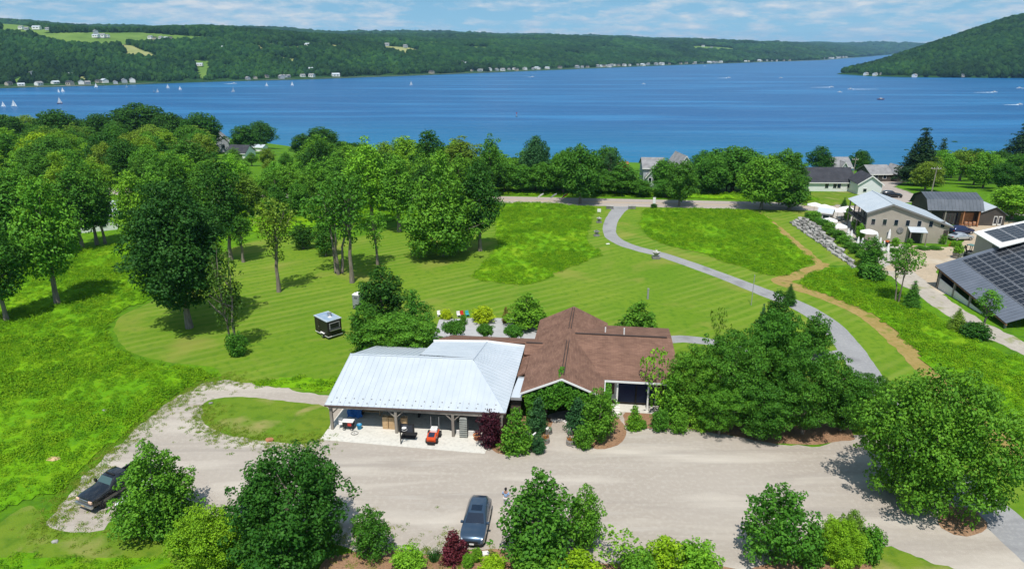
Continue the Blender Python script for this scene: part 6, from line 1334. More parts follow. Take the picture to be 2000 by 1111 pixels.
def sail_mesh(pts, nm):
    """a triangle of cloth with belly and thickness"""
    a, b, c = [Vector(p) for p in pts]; V = []; F = []; n_ = 6
    for i in range(n_ + 1):
        for j in range(n_ + 1 - i):
            u, v_ = i / n_, j / n_; p = a + (b - a) * u + (c - a) * v_; p.y += 0.5 * 4 * (u + .1) * (1 - u - v_) * 0.9; V.append(tuple(p))
    idx = lambda i, j: sum(n_ + 1 - k for k in range(i)) + j
    for i in range(n_):
        for j in range(n_ - i):
            F.append((idx(i, j), idx(i + 1, j), idx(i, j + 1)))
            if i + j < n_ - 1: F.append((idx(i + 1, j), idx(i + 1, j + 1), idx(i, j + 1)))
    k = len(V); V2 = [(x, y + .04, z) for x, y, z in V]; F2 = [(f[2] + k, f[1] + k, f[0] + k) for f in F]; me = bpy.data.meshes.new(nm); me.from_pydata(V + V2, [], F + F2); me.update(); me.materials.append(M_sail); return me
MAIN = sail_mesh([(0.5, 0, 1.3), (-3.0, 0, 1.4), (0.55, 0, 9.4)], 'mainsail'); JIB = sail_mesh([(3.2, 0, .9), (0.9, 0, 1.2), (0.65, 0, 8.0)], 'jib')
q = MB(); q.tube([(0.55, 0, 1.25), (-3.1, 0, 1.3)], .06, 6); BOOM = q.mesh('boom'); BOOM.materials.append(M_steel)
def sailboat(xy, rz, k, hm, label, group='sailboats on the lake'):
    t = empty('sailboat', (xy[0], xy[1], LAKE_Z + .05), rz, label, 'sailboat', group); t.scale = (k, k, k)
    for nm, me in (('hull', hm), ('mast', MAST), ('boom', BOOM), ('mainsail', MAIN), ('jib', JIB)): link(nm, me, None, t)
for i, (p, rz, k, hm, lab) in enumerate((
    ((-557.55, 770.95), 25, .62, HM, 'sailboat at the left edge of the lake, the left one of a close pair'), ((-545.76, 770.95), 30, .82, HM, 'sailboat at the left edge of the lake, the right one of a close pair'),
    ((-523.33, 814.94), 35, .80, HR, 'sailboat with a dark red hull alone on the left water'), ((-658.69, 1028.76), -20, .62, HM, 'sailboat in the pair just beyond the red-hulled one, on the left'), ((-660.42, 1041.11), 20, .7, HM, 'sailboat in the pair just beyond the red-hulled one, on the right'),
    ((-683.88, 1166.88), 15, .75, HM, 'sailboat off the row of cottages, between two open stretches of water'), ((-633.35, 1166.88), 80, .6, HM, 'narrow-looking sailboat under the far shore left of the group of four'), ((-520.25, 1028.76), -70, .72, HR, 'dark-hulled sailboat in the middle group of four'),
    ((-515.04, 1028.76), 60, .66, HM, 'white sailboat touching the dark-hulled one in the middle group'), ((-551.46, 1136.42), 30, .72, HM, 'sailboat farthest out in the middle group of four'), ((-512.07, 1093.56), 20, .64, HM, 'sailboat at the right end of the middle group of four'),
    ((-409.65, 1041.11), 70, .86, HM, 'tall-masted sailboat right of the middle group'), ((-414.32, 1198.98), 30, .7, HM, 'sailboat left of the two near the big shore building'), ((-376.16, 1215.69), 25, .78, HM, 'sailboat right of the two near the big shore building'), ((-175.13, 1232.87), 40, .8, HM, 'lone white sailboat in the middle of the lake'))):
    sailboat(p, R(rz), k, hm, lab)
q = MB(); q.box(-1.2, -.75, .6, .8, .75, 1.25); q.slab([(-1.6, -.85, 1.75), (1.0, -.85, 1.7), (1.0, .85, 1.7), (-1.6, .85, 1.75)], .08); CAB = q.mesh('cabin'); CAB.materials.append(M_offwhite)
q = MB(); q.slab([(0.85, -.7, .7), (0.85, .7, .7), (.45, .6, 1.5), (.45, -.6, 1.5)], .03); WSH = q.mesh('windscreen'); WSH.materials.append(M_glass)
def wake_mesh(L_, w0, w1):
    V = []; F = []; n_ = 16
    for i in range(n_ + 1):
        t_ = i / n_; ww = w0 + (w1 - w0) * t_; zz = .35 * (1 - t_) * (.6 + .4 * math.sin(i * 2.1)) + .03
        V += [(-t_ * L_, -ww, .02), (-t_ * L_, -ww * .3, zz), (-t_ * L_, ww * .3, zz), (-t_ * L_, ww, .02)]
    for i in range(n_):
        for j in range(3): a = i * 4 + j; F.append((a, a + 4, a + 5, a + 1))
    me = bpy.data.meshes.new('wake'); me.from_pydata(V, [], F); me.update(); me.materials.append(M_foam); return me
WK = wake_mesh(34, 2.2, .7)
def motorboat(xy, rz, k, hm, wake, label):
    t = empty('motorboat', (xy[0], xy[1], LAKE_Z + .05), rz, label, 'motorboat', 'motorboats on the lake'); t.scale = (k, k, k)
    link('hull', hm, None, t); link('cabin', CAB, None, t); link('windscreen', WSH, None, t)
    if wake: o = link('wake', WK, None, t, (-2.5, 0, 0)); o.scale = (wake, 1, 1); o['kind'] = 'stuff'
for p, rz, k, hm, wk, lab in (
    ((525.54, 1166.88), 8, 1.1, HM, .9, 'speeding white motorboat with a long wake, left of the two off the point'), ((528.07, 1107.49), 186, 1.1, HM, 1.2, 'speeding white motorboat with a long wake, right of the two off the point'),
    ((476.34, 1028.76), 0, 1.0, HM, 0, 'white motorboat lying still below the two speeding boats'), ((460.86, 881.81), 4, 1.3, HR, 0, 'dark red motorboat nearest the camera on the right water'), ((701.12, 1028.76), 4, 1.2, HM, .7, 'speeding motorboat below the bluff with a broad white wake'),
    ((812.41, 1136.42), 184, 1.2, HM, .8, 'motorboat at the right edge below the bluff, the far one'), ((577.24, 799.75), 5, 1.0, HM, .5, 'motorboat at the right edge, the near one'), ((466.82, 1535.50), 10, 1.4, HM, .5, 'motorboat far out in the middle of the lake'), ((579.39, 1535.50), 4, 1.2, HM, 0, 'small motorboat far out left of the point'),
    ((235.00, 1268.69), 4, 1.0, HM, 0, 'small motorboat alone in mid lake'), ((45.72, 1591.08), 4, 1.1, HM, .3, 'small motorboat near the far cottages'), ((-502.79, 1287.38), 8, 1.2, HM, .4, 'motorboat passing close under the far cottages on the left'), ((687.63, 2558.28), 0, 1.6, HM, 0, 'tiny motorboat moored off the far shore')):
    motorboat(p, R(rz), k, hm, wk, lab)
bx_, by_ = (4.33, 657.83); t = empty('channel_marker', (bx_, by_, LAKE_Z), 0, 'dark marker standing out of the water in mid lake', 'marker')
q = MB(); q.lathe([(.55, -.5), (.55, .5), (.3, .7), (.16, 2.6)], 0, 0, 10); q.build('pole', M_grey, t); q = MB(); q.lathe([(.0, 2.6), (.5, 2.7), (.5, 3.6), (0, 3.8)], 0, 0, 8); q.build('top_mark', M_red, t); q = MB(); q.lathe([(1.0, -.2), (1.0, .35), (.6, .4)], 0, 0, 12); q.build('float', M_blackm, t)

# ------------------------------------------------------------------ road vehicles
def loft_body(st, name, m, parent):
    """st: x, bottom, belt, top, half width at belt, half width at top"""
    q = MB(); k = 8
    for x, zb, be, tp, wb, wt in st:
        for sg in (1, -1):
            ring = [(wb * .80, zb), (wb * .97, zb + .10), (wb, (zb + be) / 2), (wb * .985, be), ((wb + wt) / 2 + .02, (be + tp) / 2 + .02), (wt, tp - .03), (wt * .86, tp + .012)]
            if sg == 1: half = ring
            else: full = [(x, y, z) for y, z in half] + [(x, -y, z) for y, z in reversed(ring)]
        q.v += full
    n_ = 14
    for i in range(len(st) - 1):
        for j in range(n_): a = i * n_ + j; b = i * n_ + (j + 1) % n_; q.f.append((a, b, b + n_, a + n_))
    q.f.append(tuple(range(n_))); q.f.append(tuple(len(q.v) - 1 - j for j in range(n_)))
    o = q.build(name, m, parent, smooth=True)
    for e_ in (o.data,): e_.set_sharp_from_angle(angle=R(42)) if hasattr(e_, 'set_sharp_from_angle') else None
    return o
def side_at(st, x, s):
    xs = [a[0] for a in st][::-1]; f = lambda i: float(np.interp(x, xs, [a[i] for a in st][::-1])); be, tp, wb, wt = f(2), f(3), f(4), f(5)
    y = wb * .985 * (1 - s) + wt * s; m_ = (wb + wt) / 2 + .02
    y = wb * .985 + (m_ - wb * .985) * s * 2 if s < .5 else m_ + (wt - m_) * (s - .5) * 2
    z = be + (tp - .03 - be) * s + .02 * (1 - abs(2 * s - 1)); return y, z
def wheel(parent, x, y, r, wd=.22):
    sg = 1 if y > 0 else -1; Mx = Matrix.Translation((x, y, r)) @ Matrix.Rotation(R(90), 4, 'X')
    q = MB(); q.lathe([(r * .62, -wd / 2), (r * .93, -wd / 2), (r, -wd * .3), (r, wd * .3), (r * .93, wd / 2), (r * .62, wd / 2)], 0, 0, 18, Mx); w_ = q.build('wheel', M_rubber, parent, smooth=False)
    q = MB(); q.lathe([(r * .60, wd * .5 * -1 - .0), (r * .64, 0), (r * .60, wd * .52)], 0, 0, 14, Mx); q.build('rim', M_steel, w_)
def car(name, loc, rz, paint, label, kind='suv', group=None, L_=4.7, k=1.0, sunroof=False, cat='car'):
    t = empty(name, loc, rz, label, cat, group); t.scale = (k, k, k)
    if kind == 'suv': st = [(2.36, .42, .62, .70, .62, .58), (2.28, .32, .76, .84, .82, .74), (2.0, .26, .86, .95, .92, .84), (1.5, .25, .93, 1.03, .94, .86), (.95, .25, .97, 1.10, .94, .80), (.2, .25, 1.0, 1.56, .94, .62), (-.5, .25, 1.0, 1.64, .94, .62), (-1.3, .25, 1.0, 1.62, .94, .61), (-1.9, .26, 1.0, 1.52, .92, .58), (-2.22, .32, .98, 1.15, .88, .70), (-2.34, .42, .90, .96, .78, .72)]
    else: st = [(2.38, .40, .55, .62, .60, .56), (2.28, .30, .68, .74, .82, .74), (1.9, .25, .78, .86, .90, .82), (1.1, .24, .86, .96, .91, .80), (.35, .24, .90, 1.36, .91, .58), (-.4, .24, .90, 1.44, .91, .58), (-1.0, .24, .90, 1.38, .91, .57), (-1.65, .25, .90, 1.02, .90, .70), (-2.2, .30, .88, .98, .84, .72), (-2.36, .40, .80, .86, .74, .68)]
    bd = loft_body(st, 'body', paint, t)
    iw = [i for i in range(len(st)) if st[i][3] - st[i][2] > .4]; a, b = iw[0], iw[-1]
    def glass_between(i, j, nm, s0=.06, s1=.94):
        A_, B_ = st[i], st[j]; f = lambda s: [A_[m] + (B_[m] - A_[m]) * s for m in range(6)]
        lo, hi = f(s0), f(s1); n_ = Vector((-(hi[3] - lo[3]), 0, (hi[0] - lo[0]))); n_ = n_ if n_.z > 0 else -n_; n_ = n_.normalized() * .03
        q = MB(); q.slab([Vector((lo[0], -lo[5] * .9, lo[3])) + n_, Vector((lo[0], lo[5] * .9, lo[3])) + n_, Vector((hi[0], hi[5] * .9, hi[3])) + n_, Vector((hi[0], -hi[5] * .9, hi[3])) + n_], .012); return q.build(nm, M_glass, t)
    glass_between(a - 1, a, 'windscreen'); glass_between(b + 1, b, 'rear_window', .15, .9)
    for sg in (1, -1):
        for x0, x1 in ((st[a][0] + .28, -.42), (-.50, st[b][0] - .05)):
            q = MB(); pts = []; 
            for x in np.linspace(x0, x1, 5): y, z = side_at(st, x, .14); pts.append((x, sg * (y + .012), z))
            for x in np.linspace(x1, x0 - (.2 if x0 > 0 else 0), 5): y, z = side_at(st, x, .82); pts.append((x, sg * (y + .012), z))
            m_ = len(pts) // 2
            for i in range(m_ - 1): q.poly([pts[i], pts[i + 1], pts[-2 - i], pts[-1 - i]])
            q.build('side_window', M_glass, t)
        q = MB(); q.box(st[a][0] + .48, sg * .98 - .10, 1.02, st[a][0] + .66, sg * .98 + .10, 1.18); q.build('mirror', paint, t, bevel=.03)
        q = MB(); x_ = 2.16; q.box(x_ - .16, sg * .60 - .17, st[1][3] - .17, x_ + .14, sg * .60 + .17, st[1][3] - .02); q.build('headlight', mat('headlight', (.75, .78, .82), .15), t, bevel=.03)
        q = MB(); q.box(-2.36, sg * .68 - .14, .74, -2.22, sg * .68 + .14, .90); q.build('tail_light', M_red, t)
        for x in (1.45, -1.42): wheel(t, x, sg * .83, .34)
    q = MB(); q.box(2.26, -.45, .46, 2.40, .45, .68); q.build('grille', M_blackm, t); q = MB(); q.box(2.40, -.17, .40, 2.425, .17, .52); q.build('licence_plate', M_white, t)
    q = MB(); q.box(-2.3, -.7, .20, 2.25, .7, .30); q.build('underbody', M_blackm, t)
    if sunroof: q = MB(); q.slab([(-.55, -.40, 1.675), (.02, -.40, 1.625), (.02, .40, 1.625), (-.55, .40, 1.675)], .01); q.build('sunroof', M_glass, t)
    return t
P_blue = mat('slate_blue_paint', (0.050, 0.085, 0.135), 0.28, metal=0.45, coat=0.8); P_black = mat('black_car_paint', (0.012, 0.013, 0.016), 0.2, coat=0.8, spec=.5); P_silver = mat('silver_paint', (0.50, 0.53, 0.56), 0.3, metal=.5, coat=.6); P_navy = mat('navy_paint', (0.02, 0.03, 0.09), 0.25, metal=.3, coat=.6); P_white = mat('white_car_paint', (0.72, 0.73, 0.74), 0.3, coat=.5)
x, y = (-2.69, 43.14); car('parked_car', (x, y, 0.01), R(-96), P_blue, 'slate blue crossover with a dark sunroof parked nose to the mulch bed', sunroof=True)
x, y = (85.53, 126.09); car('parked_car', (x, y, 0.01), R(10), P_silver, 'silver car parked in the yard beside the winery', 'sedan')
x, y = (88.40, 129.11); car('parked_car', (x + .2, y + 1.6, 0.01), R(10), P_navy, 'navy blue car parked behind the silver one by the winery', 'suv')
x, y = (-29.55, 46.78); car('parked_car', (x, y, 0.01), R(-112), P_white, 'white car hidden behind the light green tree beside the truck', 'sedan')
x, y = (-20.17, 44.96); car('parked_car', (x, y, 0.01), R(-95), P_black, 'dark car hidden behind the large dark tree', 'sedan')
x, y, z = (93.61, 166.39, -0.29); car('parked_car', (x, y, z + .05), R(-15), P_black, 'dark car parked in the lane below the road', 'suv')
# pickup truck
tx, ty = (-32.41, 47.59); trk = empty('pickup_truck', (tx, ty, .01), R(-114), 'black pickup truck parked at the left end of the gravel lot', 'truck')
st = [(2.95, .50, .80, .98, .72, .70), (2.88, .45, .95, 1.10, .92, .86), (2.5, .45, 1.05, 1.18, .98, .90), (1.25, .45, 1.12, 1.26, 1.0, .86), (.62, .45, 1.15, 1.78, 1.0, .72), (0.0, .45, 1.15, 1.86, 1.0, .72), (-.62, .45, 1.15, 1.82, 1.0, .70), (-.80, .45, 1.15, 1.30, 1.0, .86)]
loft_body(st, 'cab', P_black, trk); trk.scale = (.95, .98, 1.06)
q = MB(); q.box(-2.9, -.98, .45, -.78, -.86, 1.20); q.box(-2.9, .86, .45, -.78, .98, 1.20); q.box(-2.98, -.98, .5, -2.88, .98, 1.20); q.box(-2.9, -.9, .45, -.78, .9, .62); q.build('cargo_bed', P_black, trk, bevel=.02)
q = MB(); q.slab([(1.19, -.76, 1.31), (1.19, .76, 1.31), (.68, .66, 1.78), (.68, -.66, 1.78)], .012); q.build('windscreen', mat('green_glass', (.05, .10, .10), .06, spec=.8), trk)
q = MB(); q.slab([(-.83, -.7, 1.36), (-.83, .7, 1.36), (-.69, .62, 1.76), (-.69, -.62, 1.76)], .012); q.build('rear_window', M_glass, trk)
for sg in (1, -1):
    q = MB(); pts = []
    for x_, s_ in ((.95, .2), (-.65, .2), (-.6, .85), (.5, .85)): y_, z_ = side_at(st, x_, s_); pts.append((x_, sg * (y_ + .02), z_))
    q.poly(pts); q.build('side_window', M_glass, trk)
    q = MB(); q.box(.9, sg * 1.12 - .12, 1.2, 1.04, sg * 1.12 + .12, 1.46); q.build('mirror', M_blackm, trk)
    q = MB(); q.box(2.84, sg * .72 - .18, .86, 3.0, sg * .72 + .18, 1.06); q.build('headlight', mat('headlight_amber', (.80, .52, .38), .25), trk, bevel=.03)
    q = MB(); q.box(-2.2, sg * .99 - .02, .55, 2.0, sg * .99 + .02, .75); q.build('side_moulding', mat('moulding_tan', (.16, .15, .13), .5), trk)
    for x_ in (1.95, -1.75): wheel(trk, x_, sg * .86, .41, .27)
q = MB()
for z_ in (.80, .90, 1.0): q.box(2.93, -.5, z_, 3.0, .5, z_ + .05)
o = q.build('grille', M_steel, trk); o['kind'] = 'stuff'
q = MB(); q.box(2.9, -.98, .52, 3.12, .98, .74); q.build('bumper', M_steel, trk, bevel=.04); q = MB(); q.box(3.12, -.17, .55, 3.14, .17, .68); q.build('licence_plate', M_wood_tan, trk)
q = MB(); q.box(.30, -.5, 1.85, .42, .5, 1.92); q.build('roof_lamp_bar', M_blackm, trk); q = MB(); q.box(-2.8, -.75, .36, 2.8, .75, .5); q.build('underbody', M_blackm, trk)
# food trailer
fa, fb = Vector((-25.14, 80.67)), Vector((-23.03, 78.55)); dv = (fb - fa).normalized(); frz = math.atan2(dv.y, dv.x); LT = (fb - fa).length + .1
trl = empty('food_trailer', (fa.x, fa.y, 0), frz, 'small black food trailer with a pale blue roof on the lawn', 'trailer'); WT = 2.0
q = MB(); q.box(0, 0, .42, LT, WT, 2.42); q.build('body', mat('trailer_black', (.020, .017, .015), .45), trl, bevel=.03)
q = MB(); q.box(-.06, -.06, 2.42, LT + .06, WT + .06, 2.52); rf_ = q.build('roof', mat('trailer_roof', (.42, .48, .54), .5), trl); q = MB(); q.box(.12, .12, 2.52, LT - .12, WT - .12, 2.54); q.build('roof_sheet', mat('trailer_roof_blue', (.22, .33, .47), .35, (.35, .42, .50), 1.5), rf_)
q = MB(); q.lathe([(.22, 2.52), (.22, 2.8), (.30, 2.82), (.30, 2.95), (.0, 3.0)], LT * .55, WT * .6, 10); q.build('roof_vent', M_steel, trl); q = MB(); q.box(LT * .62, WT * .4, 2.54, LT * .74, WT * .6, 2.62); q.build('roof_hatch', M_white, trl)
q = MB(); q.box(LT, .28, 1.35, LT + .04, WT - .28, 2.15); w2 = q.build('serving_hatch', M_grey, trl); q = MB(); q.box(LT + .045, .38, 1.43, LT + .06, WT - .38, 2.07); q.build('pane', M_black, w2)
q = MB(); q.box(LT, .25, 1.18, LT + .28, WT - .25, 1.24); q.build('serving_shelf', M_steel, trl); q = MB(); q.box(-.02, -.03, .36, LT + .05, WT + .03, .44); q.build('frame_rail', M_offwhite, trl)
q = MB(); q.box(.5, -.02, .5, 1.1, 0, 2.25); dd = q.build('door', mat('trailer_brown', (.035, .028, .022), .5), trl); q = MB(); q.box(1.0, -.06, 1.2, 1.06, -.02, 1.4); q.build('handle', M_steel, dd)
for y_ in (-.06, WT + .06):
    wheel(trl, LT * .62, y_, .33); q = MB(); q.box(LT * .62 - .45, y_ - .14, .68, LT * .62 + .45, y_ + .14, .74); q.build('mudguard', M_white, trl)
q = MB(); q.tube([(0, .3, .4), (-1.1, WT / 2, .4)], .05, 6).tube([(0, WT - .3, .4), (-1.1, WT / 2, .4)], .05, 6); q.build('drawbar', M_blackm, trl); q = MB(); q.tube([(-1.0, WT / 2, 0), (-1.0, WT / 2, .7)], .04, 6); q.build('jockey_stand', M_steel, trl)
for x_, y_, c_ in ((.12, -.02, M_white), (LT - .15, LT and -.02, M_white)): pass
# portable toilet
px_, py_ = (-21.64, 89.81); pt_ = empty('portable_toilet', (px_, py_, 0), R(-15), 'grey portable toilet with a white roof on the lawn', 'toilet')
q = MB(); q.box(-.55, -.55, .08, .55, .55, 2.05); q.build('cabin', mat('toilet_grey', (.20, .22, .23), .6, (.26, .28, .29), 2), pt_, bevel=.04); q = MB(); q.lathe([(.78, 2.05), (.76, 2.14), (.5, 2.27), (.1, 2.32)], 0, 0, 4, Matrix.Rotation(R(45), 4, 'Z')); q.build('roof', M_white, pt_)
q = MB(); q.box(-.38, -.585, .15, .38, -.55, 1.9); d3 = q.build('door', mat('toilet_door', (.27, .29, .30), .6), pt_); q = MB(); q.box(.22, -.62, 1.0, .30, -.585, 1.15); q.build('latch', M_steel, d3); q = MB(); q.box(-.6, -.6, 0, .6, .6, .09); q.build('skid', M_blackm, pt_)
for z_ in (1.55, 1.66, 1.77): q = MB(); q.box(-.25, -.595, z_, .25, -.586, z_ + .05); q.build('vent_slot', M_blackm, d3)

# ------------------------------------------------------------------ things in the garage
def at(u): return (u[0], u[1], 0.055)
gx_ = lambda lx, ly: wl(lx, ly, 0.055)
# orange ride-on mower
mw = empty('ride_on_mower', gx_(10.0, -0.75), ANG + R(-90), 'orange ride-on mower with a white hopper at the front of the garage', 'mower')
q = MB(); q.v = []; q = MB(); q.extr([(.95, .28), (1.0, .55), (.9, .78), (.35, .92), (.15, .70), (.15, .28)], -.42, .42); q.build('bonnet', M_orange, mw, bevel=.05)
q = MB(); q.extr([(.9, .795), (.4, .935), (.4, .965), (.9, .825)], -.28, .28); q.build('bonnet_panel', mat('mower_navy', (.02, .03, .06), .4), mw)
q = MB(); q.box(-.85, -.45, .30, .2, .45, .62); q.build('body', M_orange, mw, bevel=.05); q = MB(); q.box(-.75, -.32, .62, -.1, .32, 1.0); q.build('hopper', M_white, mw, bevel=.08); q = MB(); q.lathe([(.14, 1.0), (.16, 1.08), (.0, 1.1)], -.4, 0, 10); q.build('hopper_lid', M_offwhite, mw)
q = MB(); q.box(.98, -.36, .12, 1.12, .36, .34); q.build('bumper', M_blackm, mw, bevel=.03)
for sg in (1, -1): wheel(mw, .62, sg * .46, .24, .2); wheel(mw, -.55, sg * .5, .30, .25); 
for sg in (1, -1): q = MB(); q.tube([(-.8, sg * .38, .6), (-.85, sg * .38, 1.9)], .025, 6); q.build('roll_bar', M_grey, mw)
# stacks of crates either side of the post
def crate_stack(lx, ly, nx, nz, label):
    for i in range(nx):
        for k in range(nz):
            b = wl(lx + i * .62, ly, .06 + k * .32); t = empty('wooden_crate', b, ANG, 'tan wooden crate %s' % label[k], 'crate', 'wooden crates beside the garage post')
            for z in (0.0, .11, .22): q = MB(); q.box(-.28, -.22, z, .28, -.195, z + .085); q.build('slat', M_wood_tan, t); q = MB(); q.box(-.28, .195, z, .28, .22, z + .085); q.build('slat', M_wood_tan, t)
            for s_ in (-1, 1): q = MB(); q.box(s_ * .265 - .012, -.19, 0, s_ * .265 + .012, .19, .305); q.build('end_board', M_wood_tan, t)
            q = MB(); q.box(-.25, -.19, .0, .25, .19, .02); q.build('bottom', M_wood_tan, t)
crate_stack(5.05, .75, 2, 4, ['%s of the stack left of the garage post' % w_ for w_ in ('at the bottom', 'second from the bottom', 'third from the bottom', 'on top')])
crate_stack(6.85, .75, 1, 4, ['%s of the single stack right of the garage post' % w_ for w_ in ('at the bottom', 'second from the bottom', 'third from the bottom', 'on top')])
# basketball stand
bs_ = empty('basketball_stand', gx_(7.2, -1.85), ANG, 'black basketball stand leaning against the garage opening', 'basketball stand')
q = MB(); q.tube([(0, 0, 0), (-.05, .25, 2.45)], .055, 8); q.build('pole', M_black, bs_); q = MB(); q.box(-.2, .3, 1.0, 1.25, .36, 1.95); bb_ = q.build('backboard', M_black, bs_); q = MB(); q.box(-.05, .285, 1.1, 1.1, .30, 1.85); q.build('pane', M_glass, bb_)
q = MB()
for k in range(18):
    a0, a1 = k * math.tau / 18, (k + 1) * math.tau / 18; q.tube([(.4 + .23 * math.cos(a0), .05 + .23 * math.sin(a0), 1.5), (.4 + .23 * math.cos(a1), .05 + .23 * math.sin(a1), 1.5)], .012, 5, False)
q.build('hoop', M_white, bs_); q = MB(); q.tube([(-.02, .12, 1.3), (.5, .3, 1.5)], .03, 6).tube([(.0, .05, .5), (.9, 1.2, .1)], .03, 6); q.build('strut', M_black, bs_)
q = MB(); q.lathe([(.20, 1.62), (.22, 1.66), (.0, 1.7)], .35, .1, 12); q.build('net_ring', M_white, bs_)
q = MB(); q.box(-.3, .9, 0, 1.1, 1.9, .18); q.build('base_tank', M_blackm, bs_, bevel=.05)
# grill, chair, bucket, hoop, tarp, table, rack, pot
gr = empty('gas_grill', gx_(1.55, .15), ANG, 'gas grill with a white top beside the left garage post', 'grill')
q = MB(); q.box(-.5, -.28, .45, .5, .28, .85); q.build('cabinet', M_blackm, gr); q = MB(); q.box(-.55, -.3, .85, .55, .3, .95); q.build('top', M_white, gr, bevel=.03); q = MB(); q.box(.02, -.30, .5, .38, -.282, .8); q.build('front_panel', M_red, gr)
for a, b in ((-.42, -.2), (.42, -.2), (-.42, .2), (.42, .2)): q = MB(); q.tube([(a, b, 0), (a, b, .46)], .03, 6); q.build('leg', M_blackm, gr)
for s_ in (-1, 1): wheel(gr, s_ * .38, -.26, .14, .08)
ch = empty('folding_chair', gx_(.75, .35), ANG + R(25), 'white folding chair beside the left garage post', 'chair')
q = MB(); q.box(-.22, -.22, .42, .22, .2, .46); q.build('seat', M_white, ch); q = MB(); q.slab([(-.22, .2, .5), (.22, .2, .5), (.22, .34, .92), (-.22, .34, .92)], .03); q.build('backrest', M_white, ch)
for a in (-.2, .2): q = MB(); q.tube([(a, -.25, 0), (a, .3, .9)], .015, 5); q.build('leg', M_grey, ch); q = MB(); q.tube([(a, .28, 0), (a, -.2, .44)], .015, 5); q.build('leg', M_grey, ch)
bk = empty('bucket', gx_(2.55, .30), 0, 'bright blue bucket on the garage floor', 'bucket'); q = MB(); q.lathe([(.0, .01), (.19, .01), (.25, .46), (.265, .46), (.255, .48), (.23, .47), (.17, .06), (0, .05)], 0, 0, 16); q.build('pail', M_cyan, bk, smooth=True); q = MB(); q.tube([(-.25, 0, .45), (-.15, -.1, .62), (.15, -.1, .62), (.25, 0, .45)], .01, 5); q.build('handle', M_steel, bk)
bw = empty('bicycle_wheel', gx_(2.35, -.55), 0, 'loose bicycle wheel lying on the concrete apron', 'wheel'); q = MB()
for k in range(24): a0, a1 = k * math.tau / 24, (k + 1) * math.tau / 24; q.tube([(.33 * math.cos(a0), .33 * math.sin(a0), .03), (.33 * math.cos(a1), .33 * math.sin(a1), .03)], .02, 5, False)
q.build('tyre', M_rubber, bw); q = MB()
for k in range(10): a0 = k * math.tau / 10; q.tube([(.03 * math.cos(a0 + .4), .03 * math.sin(a0 + .4), .04), (.31 * math.cos(a0), .31 * math.sin(a0), .03)], .004, 4, False)
o = q.build('spokes', M_steel, bw); o['kind'] = 'stuff'; q = MB(); q.lathe([(.03, .0), (.035, .04), (.02, .07)], 0, 0, 8); q.build('hub', M_steel, bw)
tp_ = empty('tarpaulin', gx_(1.4, 2.6), ANG, 'blue tarpaulin hanging over stored goods in the left bay', 'tarpaulin'); V = []; F = []
for i in range(13):
    for j in range(9): u, v_ = i / 12, j / 8; V.append((-.7 + 1.5 * u + .06 * math.sin(j * 1.9), -.25 + .5 * math.sin(u * 3.1) * .3 - .25 * (1 - v_) + .09 * math.sin(u * 15 + v_ * 4), .05 + 1.75 * v_ + .08 * math.sin(u * 8)))
for i in range(12):
    for j in range(8): a = i * 9 + j; F.append((a, a + 9, a + 10, a + 1))
me = bpy.data.meshes.new('sheet'); me.from_pydata(V, [], F); me.update(); o = link('sheet', me, M_blue, tp_); md = o.modifiers.new('thick', 'SOLIDIFY'); md.thickness = .02
q = MB(); q.box(-.55, .05, 0, .65, .8, 1.5); q.build('load', M_dark, tp_)
wt_ = empty('work_table', gx_(2.9, 3.2), ANG, 'orange-brown wooden work table in the left bay', 'table'); q = MB(); q.box(-1.0, -.4, .86, 1.0, .4, .94); q.build('top', M_wood_red, wt_)
for a in (-.9, .9):
    for b in (-.32, .32): q = MB(); q.box(a - .05, b - .05, 0, a + .05, b + .05, .86); q.build('leg', M_wood_tan, wt_)
q = MB(); q.box(-.9, -.3, .35, .9, .3, .4); q.build('shelf', M_wood_tan, wt_)
rk = empty('slatted_rack', gx_(12.75, -.1), ANG, 'tall grey slatted rack standing at the right end of the garage', 'rack')
for k in range(9): q = MB(); q.box(-.36, -.12, .1 + k * .225, .36, .12, .24 + k * .225); q.build('slat', mat('rack_grey', (.26, .27, .25), .8, (.34, .35, .32), 2), rk)
for s_ in (-1, 1): q = MB(); q.box(s_ * .34 - .04, -.08, 0, s_ * .34 + .04, .08, 2.2); q.build('upright', M_blackm, rk)
sh_ = empty('storage_shelf', gx_(5.2, 3.6), ANG, 'grey storage shelf with boxes behind the crates', 'shelf')
for z in (.2, .95, 1.7): q = MB(); q.box(-.8, -.3, z, .8, .3, z + .04); q.build('shelf_board', M_wood_grey, sh_)
for a in (-.78, .78):
    for b in (-.28, .28): q = MB(); q.box(a - .03, b - .03, 0, a + .03, b + .03, 2.0); q.build('upright', M_grey, sh_)
for k, (a, z, m_) in enumerate(((-.5, .24, M_offwhite), (.1, .24, M_grey), (-.3, .99, M_offwhite), (.4, .99, M_wood_tan), (0, 1.74, M_grey))): q = MB(); q.box(a - .22, -.22, z, a + .22, .2, z + .42); o = q.build('storage_box', m_); o.location = sh_.location; o.rotation_euler = sh_.rotation_euler; setp(o, ['cream box on the bottom board of the garage shelf', 'grey box on the bottom board of the garage shelf', 'cream box on the middle board of the garage shelf', 'tan box on the middle board of the garage shelf', 'grey box on the top board of the garage shelf'][k], 'box')
po = empty('terracotta_pot', gx_(14.05, -.35), 0, 'terracotta pot beside the purple smoke bush', 'pot'); q = MB(); q.lathe([(0, 0), (.22, 0), (.34, .45), (.38, .45), (.38, .53), (.30, .53), (.28, .42), (0, .42)], 0, 0, 14); q.build('pot_body', mat('terracotta', (.45, .17, .07), .85, (.52, .22, .1), 4), po, smooth=True); q = MB(); q.lathe([(0, .40), (.28, .43)], 0, 0, 12); q.build('soil', M_dark, po)
